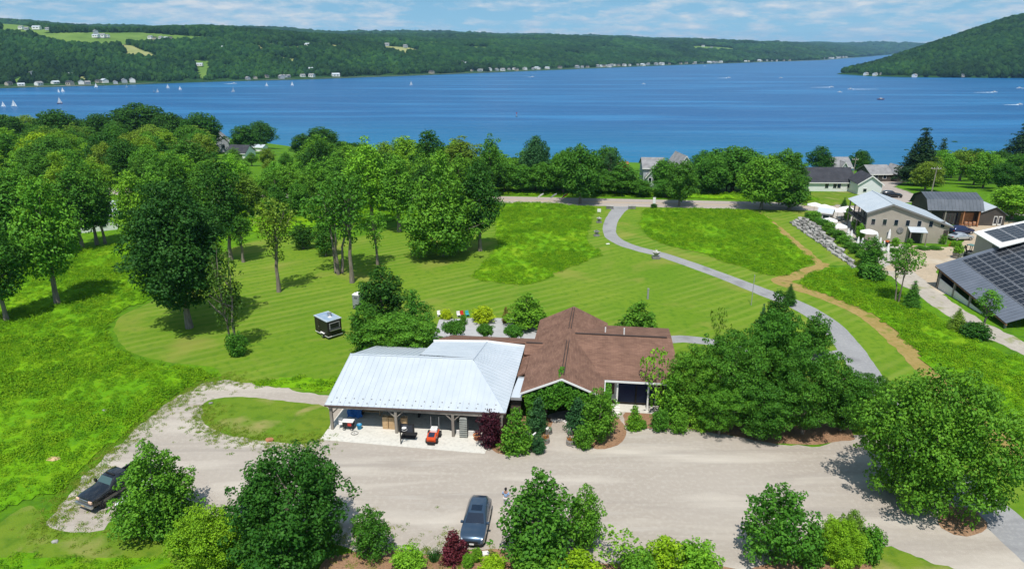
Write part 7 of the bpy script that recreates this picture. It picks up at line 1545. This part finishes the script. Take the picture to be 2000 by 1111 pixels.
# ------------------------------------------------------------------ entrance furniture
def barrel(xy, label, flowers):
    t = empty('barrel_planter', (*xy, 0.015), 0, label, 'planter', 'half barrels at the entrance path'); n_ = 14
    for k in range(n_):
        a0, a1 = k * math.tau / n_ + .02, (k + 1) * math.tau / n_ - .02; q = MB(); pr_ = [(.30, 0), (.36, .25), (.34, .55)]
        for (r0, z0), (r1, z1) in zip(pr_[:-1], pr_[1:]): q.poly([(r0 * math.cos(a0), r0 * math.sin(a0), z0), (r0 * math.cos(a1), r0 * math.sin(a1), z0), (r1 * math.cos(a1), r1 * math.sin(a1), z1), (r1 * math.cos(a0), r1 * math.sin(a0), z1)])
        r0 = .34; q.poly([(r0 * math.cos(a0), r0 * math.sin(a0), .55), (r0 * math.cos(a1), r0 * math.sin(a1), .55), (.30 * math.cos(a1), .30 * math.sin(a1), .55), (.30 * math.cos(a0), .30 * math.sin(a0), .55)])
        q.build('stave', M_wood_grey, t)
    for z, r0 in ((.1, .335), (.44, .358)): q = MB(); q.lathe([(r0, z), (r0 + .012, z), (r0 + .012, z + .05), (r0, z + .05)], 0, 0, 18); q.build('hoop', M_grey, t)
    q = MB(); q.lathe([(0, .46), (.31, .5)], 0, 0, 14); q.build('soil', M_mulch if flowers else M_offwhite, t)
    if flowers:
        rg = np.random.default_rng(int(xy[0] * 10) % 97); cc = rg.normal(size=(60, 3)) * [.16, .16, .06] + [0, 0, .6]; V, F = leaf_quads(cc, rg.normal(size=(60, 3)) + [0, 0, 1], .13, rg); o = link('flowers', np_mesh('flowers', V, F, False, {'tint': rg.uniform(0, 1, 60)}), M_leaf, t); o.color = (.35, .16, .03, 1); o['kind'] = 'stuff'
barrel((3.45, 56.63), 'empty half barrel left of the entrance path, the one nearer the house', False); barrel((3.13, 55.02), 'flower-filled half barrel left of the entrance path', True); barrel((5.53, 56.53), 'pale half barrel right of the entrance path, the one nearer the house', False); barrel((5.34, 54.68), 'flower-filled half barrel right of the entrance path', True)
cx_, cy__ = (1.73, 55.73); ad_ = empty('garden_chair', (cx_, cy__, .02), R(150), 'white wooden garden chair in the bed left of the entrance', 'chair')
for k in range(5): q = MB(); q.box(-.28, -.25 + k * .11, .34 - k * .03, .28, -.16 + k * .11, .365 - k * .03); q.build('seat_slat', M_white, ad_)
for k in range(5): x_ = -.24 + k * .12; q = MB(); q.slab([(x_ - .05, .28, .25), (x_ + .05, .28, .25), (x_ * 1.25 + .05, .55, 1.0), (x_ * 1.25 - .05, .55, 1.0)], .025); q.build('back_slat', M_white, ad_)
for s_ in (-1, 1): q = MB(); q.box(s_ * .36 - .07, -.35, .55, s_ * .36 + .07, .4, .58); q.build('armrest', M_white, ad_); q = MB(); q.box(s_ * .34 - .04, -.32, 0, s_ * .34 + .04, -.24, .55); q.build('leg', M_white, ad_); q = MB(); q.box(s_ * .34 - .04, .3, 0, s_ * .34 + .04, .38, .55); q.build('leg', M_white, ad_)
sx, sy = (14.12, 58.21); sg_ = empty('garden_sign', (sx, sy, .02), ANG, 'small white sign on a post in front of the house', 'sign'); q = MB(); q.box(-.2, -.03, .45, .2, 0, .9); q.build('board', M_white, sg_); q = MB(); q.box(-.03, 0, 0, .03, .04, .6); q.build('post', M_grey, sg_)
for z_ in (.56, .66, .76): q = MB(); q.box(-.13, -.036, z_, .13, -.031, z_ + .035); q.build('text_line', M_grey, sg_)
def rock_mesh(seed, sx_, sy_, sz_):
    bm = bmesh.new(); bmesh.ops.create_icosphere(bm, subdivisions=1, radius=1.0); r = random.Random(seed); ph = Vector((seed * 3.1, seed * 1.7, 0))
    for v in bm.verts:
        d = v.co.copy(); k = 1 + .35 * mnoise.noise(d * 1.3 + ph); v.co = Vector((max(-.8, min(.8, d.x * k)) * sx_, max(-.8, min(.8, d.y * k)) * sy_, max(-.7, min(.7, d.z * k)) * sz_))
    me = bpy.data.meshes.new('rock'); bm.to_mesh(me); bm.free(); return me
for k, (u, lab) in enumerate((((4.12, 58.89), 'left'), ((4.77, 58.89), 'middle'), ((5.36, 58.69), 'right'))):
    me = rock_mesh(30 + k, .42, .26, .14); o = link('stepping_stone', me, M_offwhite, None, (u[0], u[1], .09)); setp(o, 'pale flat stone at the entrance threshold, the %s of three' % lab, 'stone')
for k, (u, s_, lab) in enumerate((((-40.81, 60.48), .8, 'grey boulder lying in the left meadow, the upper one'), ((-40.07, 58.89), .6, 'reddish stone in the left meadow below the grey boulder'), ((-40.45, 52.03), .7, 'tan stone at the meadow edge above the truck'), ((-40.78, 50.33), .45, 'small grey stone at the meadow edge above the truck'), ((-30.97, 62.36), .3, 'dark stone at the tip of the grass island'), ((-22.57, 55.37), .5, 'reddish stone at the lot edge of the grass island'), ((-33.81, 41.54), .3, 'small stone in the grass below the truck'), ((-1.92, 40.24), .4, 'pale rock in the mulch bed below the blue car'))):
    me = rock_mesh(50 + k, s_, s_ * .7, s_ * .42); o = link('boulder', me, (M_stone, M_wood_red, M_wood_tan, M_stone, M_stoned, M_wood_red, M_stone, M_offwhite)[k], None, (u[0], u[1], s_ * .2)); setp(o, lab, 'stone')
# ------------------------------------------------------------------ lawn furniture and signs by the drive
x, y = (19.27, 147.95); t = empty('notice_board', (x, y, 0), R(-20), 'white board standing on the lawn near the drive entrance', 'sign'); q = MB(); q.box(-.4, -.03, .35, .4, .03, 1.05); q.build('board', M_white, t)
for s_ in (-.3, .3): q = MB(); q.box(s_ - .03, .03, 0, s_ + .03, .07, 1.0); q.build('leg', M_grey, t)
def urn(xy, label, k, top):
    t = empty('stone_planter', (*xy, 0), 0, label, 'planter'); q = MB(); q.box(-.45 * k, -.35 * k, 0, .45 * k, .35 * k, .25 * k); q.build('plinth', M_stoned, t); q = MB(); q.lathe([(.18 * k, .25 * k), (.2 * k, .4 * k), (.42 * k, .75 * k), (.46 * k, .8 * k), (.38 * k, .8 * k)], 0, 0, 12); q.build('bowl', M_stone, t)
    rg = np.random.default_rng(3); cc = rg.normal(size=(50, 3)) * [.14 * k, .14 * k, .05 * k] + [0, 0, .88 * k]; V, F = leaf_quads(cc, rg.normal(size=(50, 3)) + [0, 0, 1], .2 * k, rg); o = link('flowers', np_mesh('flowers', V, F, False, {'tint': rg.uniform(0, 1, 50)}), M_leaf, t); o.color = (*top, 1); o['kind'] = 'stuff'
urn((18.25, 139.48), 'stone planter with white flowers on the lawn left of the drive, the upper one', 1.2, (.7, .7, .65)); urn((16.46, 128.73), 'stone planter with grey foliage on the lawn left of the drive, the lower one', 1.2, (.3, .32, .3)); urn((25.02, 113.64), 'stone planter with white flowers at the edge of the driveway bend', 1.5, (.8, .8, .76))
u = (17.87, 122.84); o = link('boulder', rock_mesh(61, .5, .3, .15), M_white, None, (u[0], u[1], .06)); setp(o, 'flat white stone beside the driveway', 'stone')
for u, lab in (((22.27, 152.54), 'left'), ((27.29, 152.54), 'right')):
    t = empty('gate_pier', (*u, 0), ANG, 'low stone pier at the drive entrance, on the %s' % lab, 'pier'); q = MB(); q.box(-.8, -.3, 0, .8, .3, .6); q.build('base', M_stoned, t, bevel=.05); q = MB(); q.box(-.9, -.36, .6, .9, .36, .72); q.build('cap', M_stone, t, bevel=.03)
x, y = (32.72, 154.67); t = empty('road_sign', (x, y, 0), ANG, 'tall narrow white sign above a dark shrub by the road', 'sign'); q = MB(); q.box(-.3, -.04, .7, .3, .04, 2.2); q.build('board', M_white, t); q = MB(); q.box(-.05, .04, 0, .05, .1, 1.9); q.build('post', M_grey, t)
x, y = (32.51, 153.60); plant('near_shrub', x, y, 0, 1.0, 1.8, DARK, 'dark shrub at the foot of the white road sign', 'shrub')
for (x, y), m_, lab in (((5.67, 161.99), M_white, 'white'), ((8.88, 161.99), mat('flag_grey', (.35, .37, .42), .8), 'grey-blue'), ((11.59, 161.99), M_red, 'red')):
    t = empty('feather_flag', (x, y, .02), 0, 'small %s feather flag leaning beside the road' % lab, 'flag', 'feather flags by the road'); q = MB(); q.tube([(0, 0, 0), (.5, .1, .7), (1.2, .2, 1.3), (1.9, .3, 1.6)], .025, 6); q.build('pole', M_steel, t)
    q = MB(); q.slab([(.15, .05, .35), (.5, .1, .72), (1.2, .2, 1.32), (1.88, .3, 1.6), (1.9, .35, 1.35), (1.3, .3, .95), (.6, .2, .45)], .02); q.build('banner', m_, t)
for u, hh, lab in ((34.02, 90.83, 0.00, 4.45, 0.29, 1, 'thin grey pole on the lawn beside the driveway'), (19.78, 93.35, 0.00, 1.43, 0.30, 2, 'short dark grey post on the lawn behind the brown roof')) if False else (((34.02, 90.83, 0.00, 4.45, 0.29), 1, 'thin grey pole on the lawn beside the driveway'), ((19.78, 93.35, 0.00, 1.58, 0.30), 2, 'short dark grey post on the lawn behind the brown roof')):
    t = empty('post', (u[0], u[1], 0), 0, lab, 'post'); q = MB(); q.tube([(0, 0, -.1), (0, 0, u[3])], .05 if hh == 1 else .14, 8); q.build('shaft', M_grey, t); q = MB(); q.lathe([(.07 * hh, u[3]), (.09 * hh, u[3] + .04), (0, u[3] + .1)], 0, 0, 8); q.build('cap', M_grey, t)
def utility_pole(u, label, arm=2.4):
    x, y, z, h, wd = u; t = empty('utility_pole', (x, y, z), R(-8), label, 'utility pole'); q = MB(); q.tube([(0, 0, -.5), (.15, 0, h)], [.17, .11], 8); q.build('pole', M_wood_grey, t); q = MB(); q.box(-arm / 2, -.07, h - .75, arm / 2, .07, h - .58); q.build('crossarm', M_wood_grey, t)
    for a in (-.9, -.4, .4, .9): q = MB(); q.lathe([(.05, h - .58), (.08, h - .5), (.04, h - .36)], a * arm / 2, 0, 8); q.build('insulator', M_white, t)
utility_pole((110.69, 178.20, -1.40, 6.88, 1.35), 'pale wooden utility pole beyond the winery roof'); utility_pole((109.19, 218.12, -5.45, 7.19, 1.64), 'utility pole beside the tan lake house', 2.0)
# patio edge things
for (x, y), m_, lab in (((-9.91, 86.51), M_white, 'white'), ((-6.77, 86.51), M_red, 'red'), ((-6.07, 86.51), mat('teal', (.05, .35, .38), .5), 'teal'), ((-7.24, 86.32), M_offwhite, 'cream')):
    t = empty('patio_chair', (x, y, .02), R(20), '%s chair at the back edge of the patio' % lab, 'chair'); t.scale = (.75, .75, .75); q = MB(); q.box(-.3, -.3, .4, .3, .3, .46); q.build('seat', m_, t); q = MB(); q.slab([(-.3, .28, .46), (.3, .28, .46), (.3, .42, 1.0), (-.3, .42, 1.0)], .04); q.build('backrest', m_, t)
    for a in (-.26, .26):
        for b in (-.26, .26): q = MB(); q.box(a - .03, b - .03, 0, a + .03, b + .03, .4); q.build('leg', m_, t)
pw = empty('patio_wall', wl(10.5, 21.6), ANG, 'low stone wall along the house side of the patio', 'wall'); r_ = random.Random(9); rm_ = [rock_mesh(70 + i, .36, .26, .2) for i in range(4)]
for m_ in rm_: m_.materials.append(M_stoned)
for row in range(2):
    for i in range(20): link('rock', rm_[r_.randrange(4)], None, pw, (-4.8 + i * .55 + row * .25, r_.uniform(-.08, .08), .14 + row * .26))
# ------------------------------------------------------------------ dry-stone bank and terrace by the winery
WA, WB_ = Vector((58.44, 139.04)), Vector((57.10, 108.64)); wd_ = (WB_ - WA); wlen = wd_.length; wd_.normalize(); wn2 = Vector((-wd_.y, wd_.x)); wn2 = wn2 if wn2.x > 0 else -wn2
ter = sheet('terrace', [tuple(WA + wn2 * 2), tuple(WA + wn2 * 9 + Vector((0, 6))), (77.71, 154.14), (78.62, 146.47), (66.97, 125.35), (73.38, 122.49), (68.50, 115.19), (60.02, 106.97), tuple(WB_ + wn2 * 1)], .012, ground_mat('terrace_stone', ((.40, .37, .33), (.46, .43, .38), (.34, .31, .28)), (.4, 2.0), .3, 10), .3, 'grey-brown stone terrace between the rock wall and the winery', seed=31)
sheet('slate_slab', [(58.88, 119.07), (60.99, 120.41), (60.40, 111.53), (56.50, 108.07)], .02, mat('slate_floor', (.22, .23, .26), .7, (.28, .29, .32), 2.0), 0, 'smooth slate-grey terrace floor at the end of the rock wall', sm=False)
rw = empty('rock_wall', (WA.x, WA.y, 0), math.atan2(wd_.y, wd_.x), 'long dry-laid grey rock wall holding up the winery terrace', 'wall'); r_ = random.Random(12)
rms = [rock_mesh(90 + i, r_.uniform(.55, .95), r_.uniform(.4, .6), r_.uniform(.26, .42)) for i in range(8)]
for i, m_ in enumerate(rms): m_.materials.append(M_stone if i % 3 else M_stoned)
sgn = 1 if (Matrix.Rotation(-math.atan2(wd_.y, wd_.x), 2) @ wn2).y > 0 else -1
def wall_h(x): return float(np.interp(x / wlen, [0, .12, .4, .75, 1], [1.0, 1.9, 1.5, .8, .3]))
nr = 0
for row in range(6):
    x = r_.uniform(0, .8)
    while x < wlen:
        if row * .38 < wall_h(x) and nr < 290:
            o = link('rock', rms[r_.randrange(8)], None, rw, (x, sgn * (row * .42 + r_.uniform(-.15, .15)), .16 + row * .36 + r_.uniform(-.06, .06))); o.rotation_euler = (r_.uniform(-.2, .2), r_.uniform(-.15, .15), r_.uniform(-.6, .6)); k = r_.uniform(.75, 1.25); o.scale = (k, k, k); nr += 1
        x += r_.uniform(.85, 1.5)
V = []; F = []; nseg = 30                                        # earth bank behind the rocks
for i in range(nseg + 1):
    x = wlen * i / nseg; hh = wall_h(x) * .92; V += [(x, sgn * .3, -.05), (x, sgn * 2.3, hh), (x, sgn * 3.8, hh * .9), (x, sgn * 5.2, .0)]
for i in range(nseg):
    for j in range(3): a = i * 4 + j; F.append((a, a + 4, a + 5, a + 1))
me = bpy.data.meshes.new('bank'); me.from_pydata(V, [], F); me.update(); o = link('bank', me, M_verge); o.location = rw.location; o.rotation_euler = rw.rotation_euler; setp(o, 'planted earth bank behind the rock wall', kind='structure')
for i in range(11):
    f = .04 + i * .083; p = WA + wd_ * wlen * f + wn2 * 3.1; plant('near_shrub', p.x, p.y, wall_h(wlen * f) * .85, 1.5 + .4 * math.sin(i * 2.2), 2.7, [MID, FRESH, MID][i % 3], 'green shrub in the hedge along the top of the rock wall', 'shrub', 'hedge shrubs above the rock wall')
def umbrella(xy, opened, label, group, h=2.7, r=1.6, z0=0.02):
    t = empty('patio_umbrella', (*xy, z0), 0, label, 'umbrella', group); q = MB(); q.tube([(0, 0, 0), (0, 0, h + .15)], .035, 8); q.build('pole', M_wood_tan, t); q = MB(); q.lathe([(.35, 0), (.35, .08), (.1, .14)], 0, 0, 12); q.build('base', M_grey, t)
    q = MB()
    if opened: q.lathe([(r, h - .55), (r * .98, h - .42), (r * .5, h - .12), (.05, h + .08)], 0, 0, 8); q.build('canopy', M_white, t)
    else: q.lathe([(.16, h - 1.75), (.30, h - 1.65), (.26, h - 1.0), (.12, h - .15), (.03, h + .1)], 0, 0, 10); q.build('canopy', M_white, t)
for u, lab in (((66.04, 146.47), 'at the road end of the terrace'), ((67.34, 144.55), 'beside the kiosk on the road side'), ((67.74, 142.67), 'behind the kiosk'), ((71.25, 142.67), 'nearest the balcony'), ((68.67, 140.83), 'between the kiosk and the balcony'), ((63.08, 132.27), 'in front of the kiosk'), ((62.81, 127.59), 'in the middle of the hedge side'), ((66.39, 123.19), 'at the winery corner')):
    umbrella(u, True, 'open white umbrella %s' % lab, 'open terrace umbrellas')
for u, lab in (((62.56, 123.19), 'first below the balcony'), ((62.48, 121.79), 'second below the balcony'), ((61.47, 117.10), 'left of the small tree, upper'), ((61.90, 116.45), 'left of the small tree, lower'), ((66.19, 119.74), 'right of the small tree, first from the building'), ((65.24, 116.77), 'right of the small tree, second from the building'), ((64.75, 114.56), 'right of the small tree, third from the building'), ((64.52, 112.72), 'right of the small tree, nearest the yard'), ((69.86, 122.49), 'standing alone against the winery wall')):
    umbrella(u, False, 'closed white umbrella %s' % lab, 'closed terrace umbrellas', 2.9)
def picnic(xy, rz, label):
    t = empty('picnic_table', (*xy, .02), rz, label, 'table', 'terrace tables')
    for k in range(4): q = MB(); q.box(-.9, -.38 + k * .2, .72, .9, -.2 + k * .2, .76); q.build('plank', M_wood_grey, t)
    for s_ in (-1, 1): q = MB(); q.box(-.9, s_ * .75 - .13, .43, .9, s_ * .75 + .13, .47); q.build('bench', M_wood_grey, t)
    for s_ in (-.65, .65): q = MB(); q.box(s_ - .04, -.8, .36, s_ + .04, .8, .43); q.box(s_ - .04, -.35, 0, s_ + .04, -.25, .72); q.box(s_ - .04, .25, 0, s_ + .04, .35, .72); q.build('trestle', M_wood_grey, t)
for u, rz, lab in (((63.44, 133.09), -.6, 'picnic table under the umbrella in front of the kiosk'), ((63.25, 128.35), -.6, 'picnic table under the middle umbrella'), ((61.27, 118.40), -.7, 'picnic table between the closed umbrellas, upper'), ((61.40, 113.94), -.7, 'picnic table between the closed umbrellas, lower'), ((70.82, 141.74), -.5, 'picnic table under the umbrella by the balcony'), ((60.98, 110.94), -.7, 'picnic table nearest the yard')): picnic(u, rz, lab)
kx, ky = (65.08, 139.04); gable_house('kiosk', (kx, ky, 0), R(-35), 2.6, 2.6, 2.3, 2.9, M_sidegrey, M_metal, 'small grey kiosk with a metal roof on the terrace', 'eave', [(.3, 1.3, 1.2, .8)], base=.02, over=.25, cat='kiosk')
ox, oy = (69.03, 121.44); t = empty('flower_tub', (ox, oy, .02), 0, 'dark tub with orange flowers against the winery wall', 'planter'); q = MB(); q.lathe([(.5, 0), (.6, .9), (.55, .9), (.5, .7)], 0, 0, 12); q.build('tub', M_blackm, t); rg = np.random.default_rng(8); cc = rg.normal(size=(90, 3)) * [.22, .22, .07] + [0, 0, .95]; V, F = leaf_quads(cc, rg.normal(size=(90, 3)) + [0, 0, 1], .22, rg); o = link('flowers', np_mesh('flowers', V, F, False, {'tint': rg.uniform(0, 1, 90)}), M_leaf, t); o.color = (.75, .25, .08, 1); o['kind'] = 'stuff'
for u, w_, h_, c_, lab in (((70.92, 121.79), 1.6, 1.6, BRIGHT, 'yellow-green shrub left of the winery entrance'), ((73.10, 121.10), 1.4, 1.6, FRESH, 'green shrub right of the winery entrance'), ((80.47, 123.19), 1.6, 2.0, FRESH, 'shrub at the right corner of the winery'), ((81.30, 121.10), 1.3, 1.2, BRIGHT, 'low shrub near the parked cars'), ((64.44, 115.19), 1.6, 1.0, BRIGHT, 'lime shrub beside the closed umbrellas'), ((68.50, 117.75), 2.2, .7, MID, 'low hedge in front of the winery, left part'), ((74.68, 119.74), 2.6, .5, MID, 'low hedge in front of the winery, middle part'), ((77.02, 119.74), 2.6, .5, MID, 'low hedge in front of the winery, right part'), ((58.26, 116.45), 1.6, .9, FRESH, 'last shrub at the slate end of the rock wall')): plant('near_shrub', u[0], u[1], 0, h_, w_, c_, lab, 'shrub')
# potted tree and small excavator in the yard
x, y = (77.46, 113.94); t = empty('tree_tub', (x, y, .02), .3, 'round wooden tub holding a small tree in the yard', 'planter'); q = MB()
for k in range(12): a0, a1 = k * math.tau / 12 + .02, (k + 1) * math.tau / 12 - .02; q = MB(); q.poly([(.62 * math.cos(a0), .62 * math.sin(a0), 0), (.62 * math.cos(a1), .62 * math.sin(a1), 0), (.78 * math.cos(a1), .78 * math.sin(a1), 1.1), (.78 * math.cos(a0), .78 * math.sin(a0), 1.1)]); q.build('stave', M_wood_grey, t)
for z, r0 in ((.2, .66), (.8, .745)): q = MB(); q.lathe([(r0, z), (r0 + .03, z), (r0 + .03, z + .07), (r0, z + .07)], 0, 0, 16); q.build('hoop', M_grey, t)
q = MB(); q.lathe([(0, .95), (.72, 1.0)], 0, 0, 12); q.build('soil', M_dark, t)
plant('near_shrub2', x, y, 1.0, 2.2, 2.0, BRIGHT, 'small light green tree growing in the wooden tub', 'tree')
x, y = (80.00, 114.56); ex_ = empty('excavator', (x, y, .02), R(200), 'small dark excavator parked between the tub and the solar barn', 'excavator')
for s_ in (-1, 1): q = MB(); q.extr([(-1.0, .18), (-.8, 0), (.8, 0), (1.0, .18), (.8, .42), (-.8, .42)], s_ * .62 - .18, s_ * .62 + .18); q.build('track', M_rubber, ex_)
q = MB(); q.box(-.85, -.6, .5, .75, .6, .95); q.build('body', mat('excavator_grey', (.10, .11, .11), .6), ex_, bevel=.05)
for a in (-.55, .35):
    for b in (-.5, .45): q = MB(); q.box(a - .04, b - .04, .95, a + .04, b + .04, 2.1); q.build('cab_pillar', M_blackm, ex_)
q = MB(); q.box(-.65, -.58, 2.1, .48, .54, 2.2); q.build('cab_roof', mat('cab_teal', (.10, .20, .18), .5), ex_, bevel=.03); q = MB(); q.box(-.5, -.42, 1.0, .3, .38, 1.12); q.build('seat', M_blackm, ex_)
q = MB(); q.tube([(.7, 0, .8), (1.5, 0, 2.2)], .13, 6); q.build('boom', M_blackm, ex_); q = MB(); q.tube([(1.5, 0, 2.2), (2.1, 0, .9)], .10, 6); q.build('dipper', M_blackm, ex_); q = MB(); q.extr([(1.95, .9), (2.3, .85), (2.3, .4), (1.9, .3)], -.3, .3); q.build('bucket', M_grey, ex_)
x, y = (81.06, 121.79); t = empty('traffic_cone', (x, y, .02), 0, 'orange cone at the right corner of the winery', 'cone'); q = MB(); q.lathe([(.16, .04), (.12, .3), (.04, .7), (.02, .72)], 0, 0, 12); q.build('cone_body', M_orange, t); q = MB(); q.box(-.22, -.22, 0, .22, .22, .04); q.build('base', M_orange, t)
for u, lab in (((93.09, 136.43), 'left'), ((93.66, 136.00), 'middle'), ((94.78, 136.43), 'right')):
    t = empty('wine_barrel', (*u, .02), 0, 'orange-brown barrel in front of the gambrel barn, the %s of three' % lab, 'barrel'); q = MB(); q.lathe([(.26, 0), (.33, .35), (.33, .6), (.26, .95), (.2, .95)], 0, 0, 14); q.build('staves', M_wood_red, t, smooth=True)
    for z, r0 in ((.15, .29), (.75, .305)): q = MB(); q.lathe([(r0, z), (r0 + .015, z), (r0 + .015, z + .06), (r0, z + .06)], 0, 0, 14); q.build('hoop', M_grey, t)
# ------------------------------------------------------------------ person beside the blue car
def skin_body(name, pts, edges, rads, m, parent, sub=2):
    me = bpy.data.meshes.new(name); me.from_pydata(pts, edges, []); me.update(); o = link(name, me, m, parent); o.data.materials.clear(); o.data.materials.append(m)
    sk = o.modifiers.new('skin', 'SKIN'); sk.use_smooth_shade = True
    for i, v in enumerate(me.skin_vertices[0].data): r = rads[i]; v.radius = (r, r) if not isinstance(r, tuple) else r; v.use_root = (i == 0)
    sb = o.modifiers.new('sub', 'SUBSURF'); sb.levels = sub; sb.render_levels = sub; return o
x, y = (-0.49, 45.60); per = empty('person', (x, y, .01), R(160), 'person with dark hair in a pale blue shirt and light trousers beside the tree', 'person')
M_skin = mat('skin', (.34, .19, .13), .6); M_shirt = mat('blue_shirt', (.24, .40, .68), .8, (.40, .54, .76), 9.0); M_trou = mat('light_trousers', (.55, .54, .52), .85); M_hair = mat('dark_hair', (.012, .010, .010), .5); M_shoe = mat('shoe', (.6, .6, .6), .7)
body = skin_body('body', [(0, 0, .95), (0, 0, 1.2), (0, 0, 1.42), (0, -.01, 1.52), (0, -.015, 1.60), (0, -.02, 1.70), (.10, 0, .90), (.12, -.02, .5), (.13, .02, .08), (.13, -.12, .04), (-.10, 0, .90), (-.11, -.05, .5), (-.12, 0, .08), (-.12, -.14, .04), (.20, 0, 1.40), (.27, .02, 1.14), (.22, -.18, 1.02), (.16, -.28, 1.02), (-.20, 0, 1.40), (-.27, .02, 1.14), (-.22, -.18, 1.02), (-.16, -.28, 1.02)],
    [(0, 1), (1, 2), (2, 3), (3, 4), (4, 5), (0, 6), (6, 7), (7, 8), (8, 9), (0, 10), (10, 11), (11, 12), (12, 13), (2, 14), (14, 15), (15, 16), (16, 17), (2, 18), (18, 19), (19, 20), (20, 21)],
    [(.15, .11), (.14, .10), (.15, .10), .05, .075, .085, .085, .062, .045, .04, .085, .062, .045, .04, .065, .045, .036, .03, .065, .045, .036, .03], M_skin, per)
skin_body('shirt', [(0, 0, .93), (0, 0, 1.18), (0, 0, 1.42), (.20, 0, 1.405), (.26, .02, 1.2), (-.20, 0, 1.405), (-.26, .02, 1.2)], [(0, 1), (1, 2), (2, 3), (3, 4), (2, 5), (5, 6)], [(.17, .125), (.16, .12), (.165, .115), .08, .062, .08, .062], M_shirt, per)
skin_body('trousers', [(0, 0, .94), (.10, 0, .88), (.12, -.02, .5), (.13, .02, .12), (-.10, 0, .88), (-.11, -.05, .5), (-.12, 0, .12)], [(0, 1), (1, 2), (2, 3), (0, 4), (4, 5), (5, 6)], [(.165, .125), .10, .078, .065, .10, .078, .065], M_trou, per)
bm = bmesh.new(); bmesh.ops.create_uvsphere(bm, u_segments=14, v_segments=9, radius=.108)
for v in bm.verts: v.co.y = v.co.y * 1.12 + .018; v.co.z = v.co.z * 1.08 + 1.735
bmesh.ops.delete(bm, geom=[v for v in bm.verts if v.co.y < -.045 and v.co.z < 1.77], context='VERTS'); me = bpy.data.meshes.new('hair'); bm.to_mesh(me); bm.free(); link('hair', me, M_hair, per)
for s_ in (-1, 1): q = MB(); q.box(s_ * .125 - .05, -.2, 0, s_ * .125 + .05, .09, .09); q.build('shoe', M_shoe, per, bevel=.03); q = MB(); q.lathe([(.004, 0), (.013, .01), (.004, .02)], 0, 0, 8, Matrix.Translation((s_ * .034, -.108, 1.705)) @ Matrix.Rotation(R(90), 4, 'X')); q.build('eye', M_hair, per)
q = MB(); q.v = [(-.014, -.10, 1.66), (.014, -.10, 1.66), (0, -.132, 1.662), (0, -.102, 1.70)]; q.f = [(0, 1, 2), (1, 3, 2), (3, 0, 2), (0, 3, 1)]; q.build('nose', M_skin, per)
for s_ in (-1, 1):
    for k in range(5):
        a = -.03 + k * .015; q = MB(); q.tube([(s_ * .16 + a, -.29, 1.02), (s_ * .16 + a * 1.2, -.33 - (.012 if k in (1, 2, 3) else 0), 1.005), (s_ * .16 + a * 1.2, -.35, .985)], .008, 5); q.build('finger', M_skin, per)
# tall thin grass clump in the mulch bed
x, y = (-5.55, 39.61); t = empty('ornamental_grass', (x, y, .02), 0, 'dark ornamental grass clump left of the red barberry', 'grass clump'); me = tuft(41, 120, 1.1, .3, .02); o = link('blades', me, M_leaf, t); o.color = (.03, .11, .02, 1)
at_ = me.attributes.new('tint', 'FLOAT', 'FACE'); at_.data.foreach_set('value', np.random.default_rng(2).uniform(0, 1, len(me.polygons)).astype(np.float32))
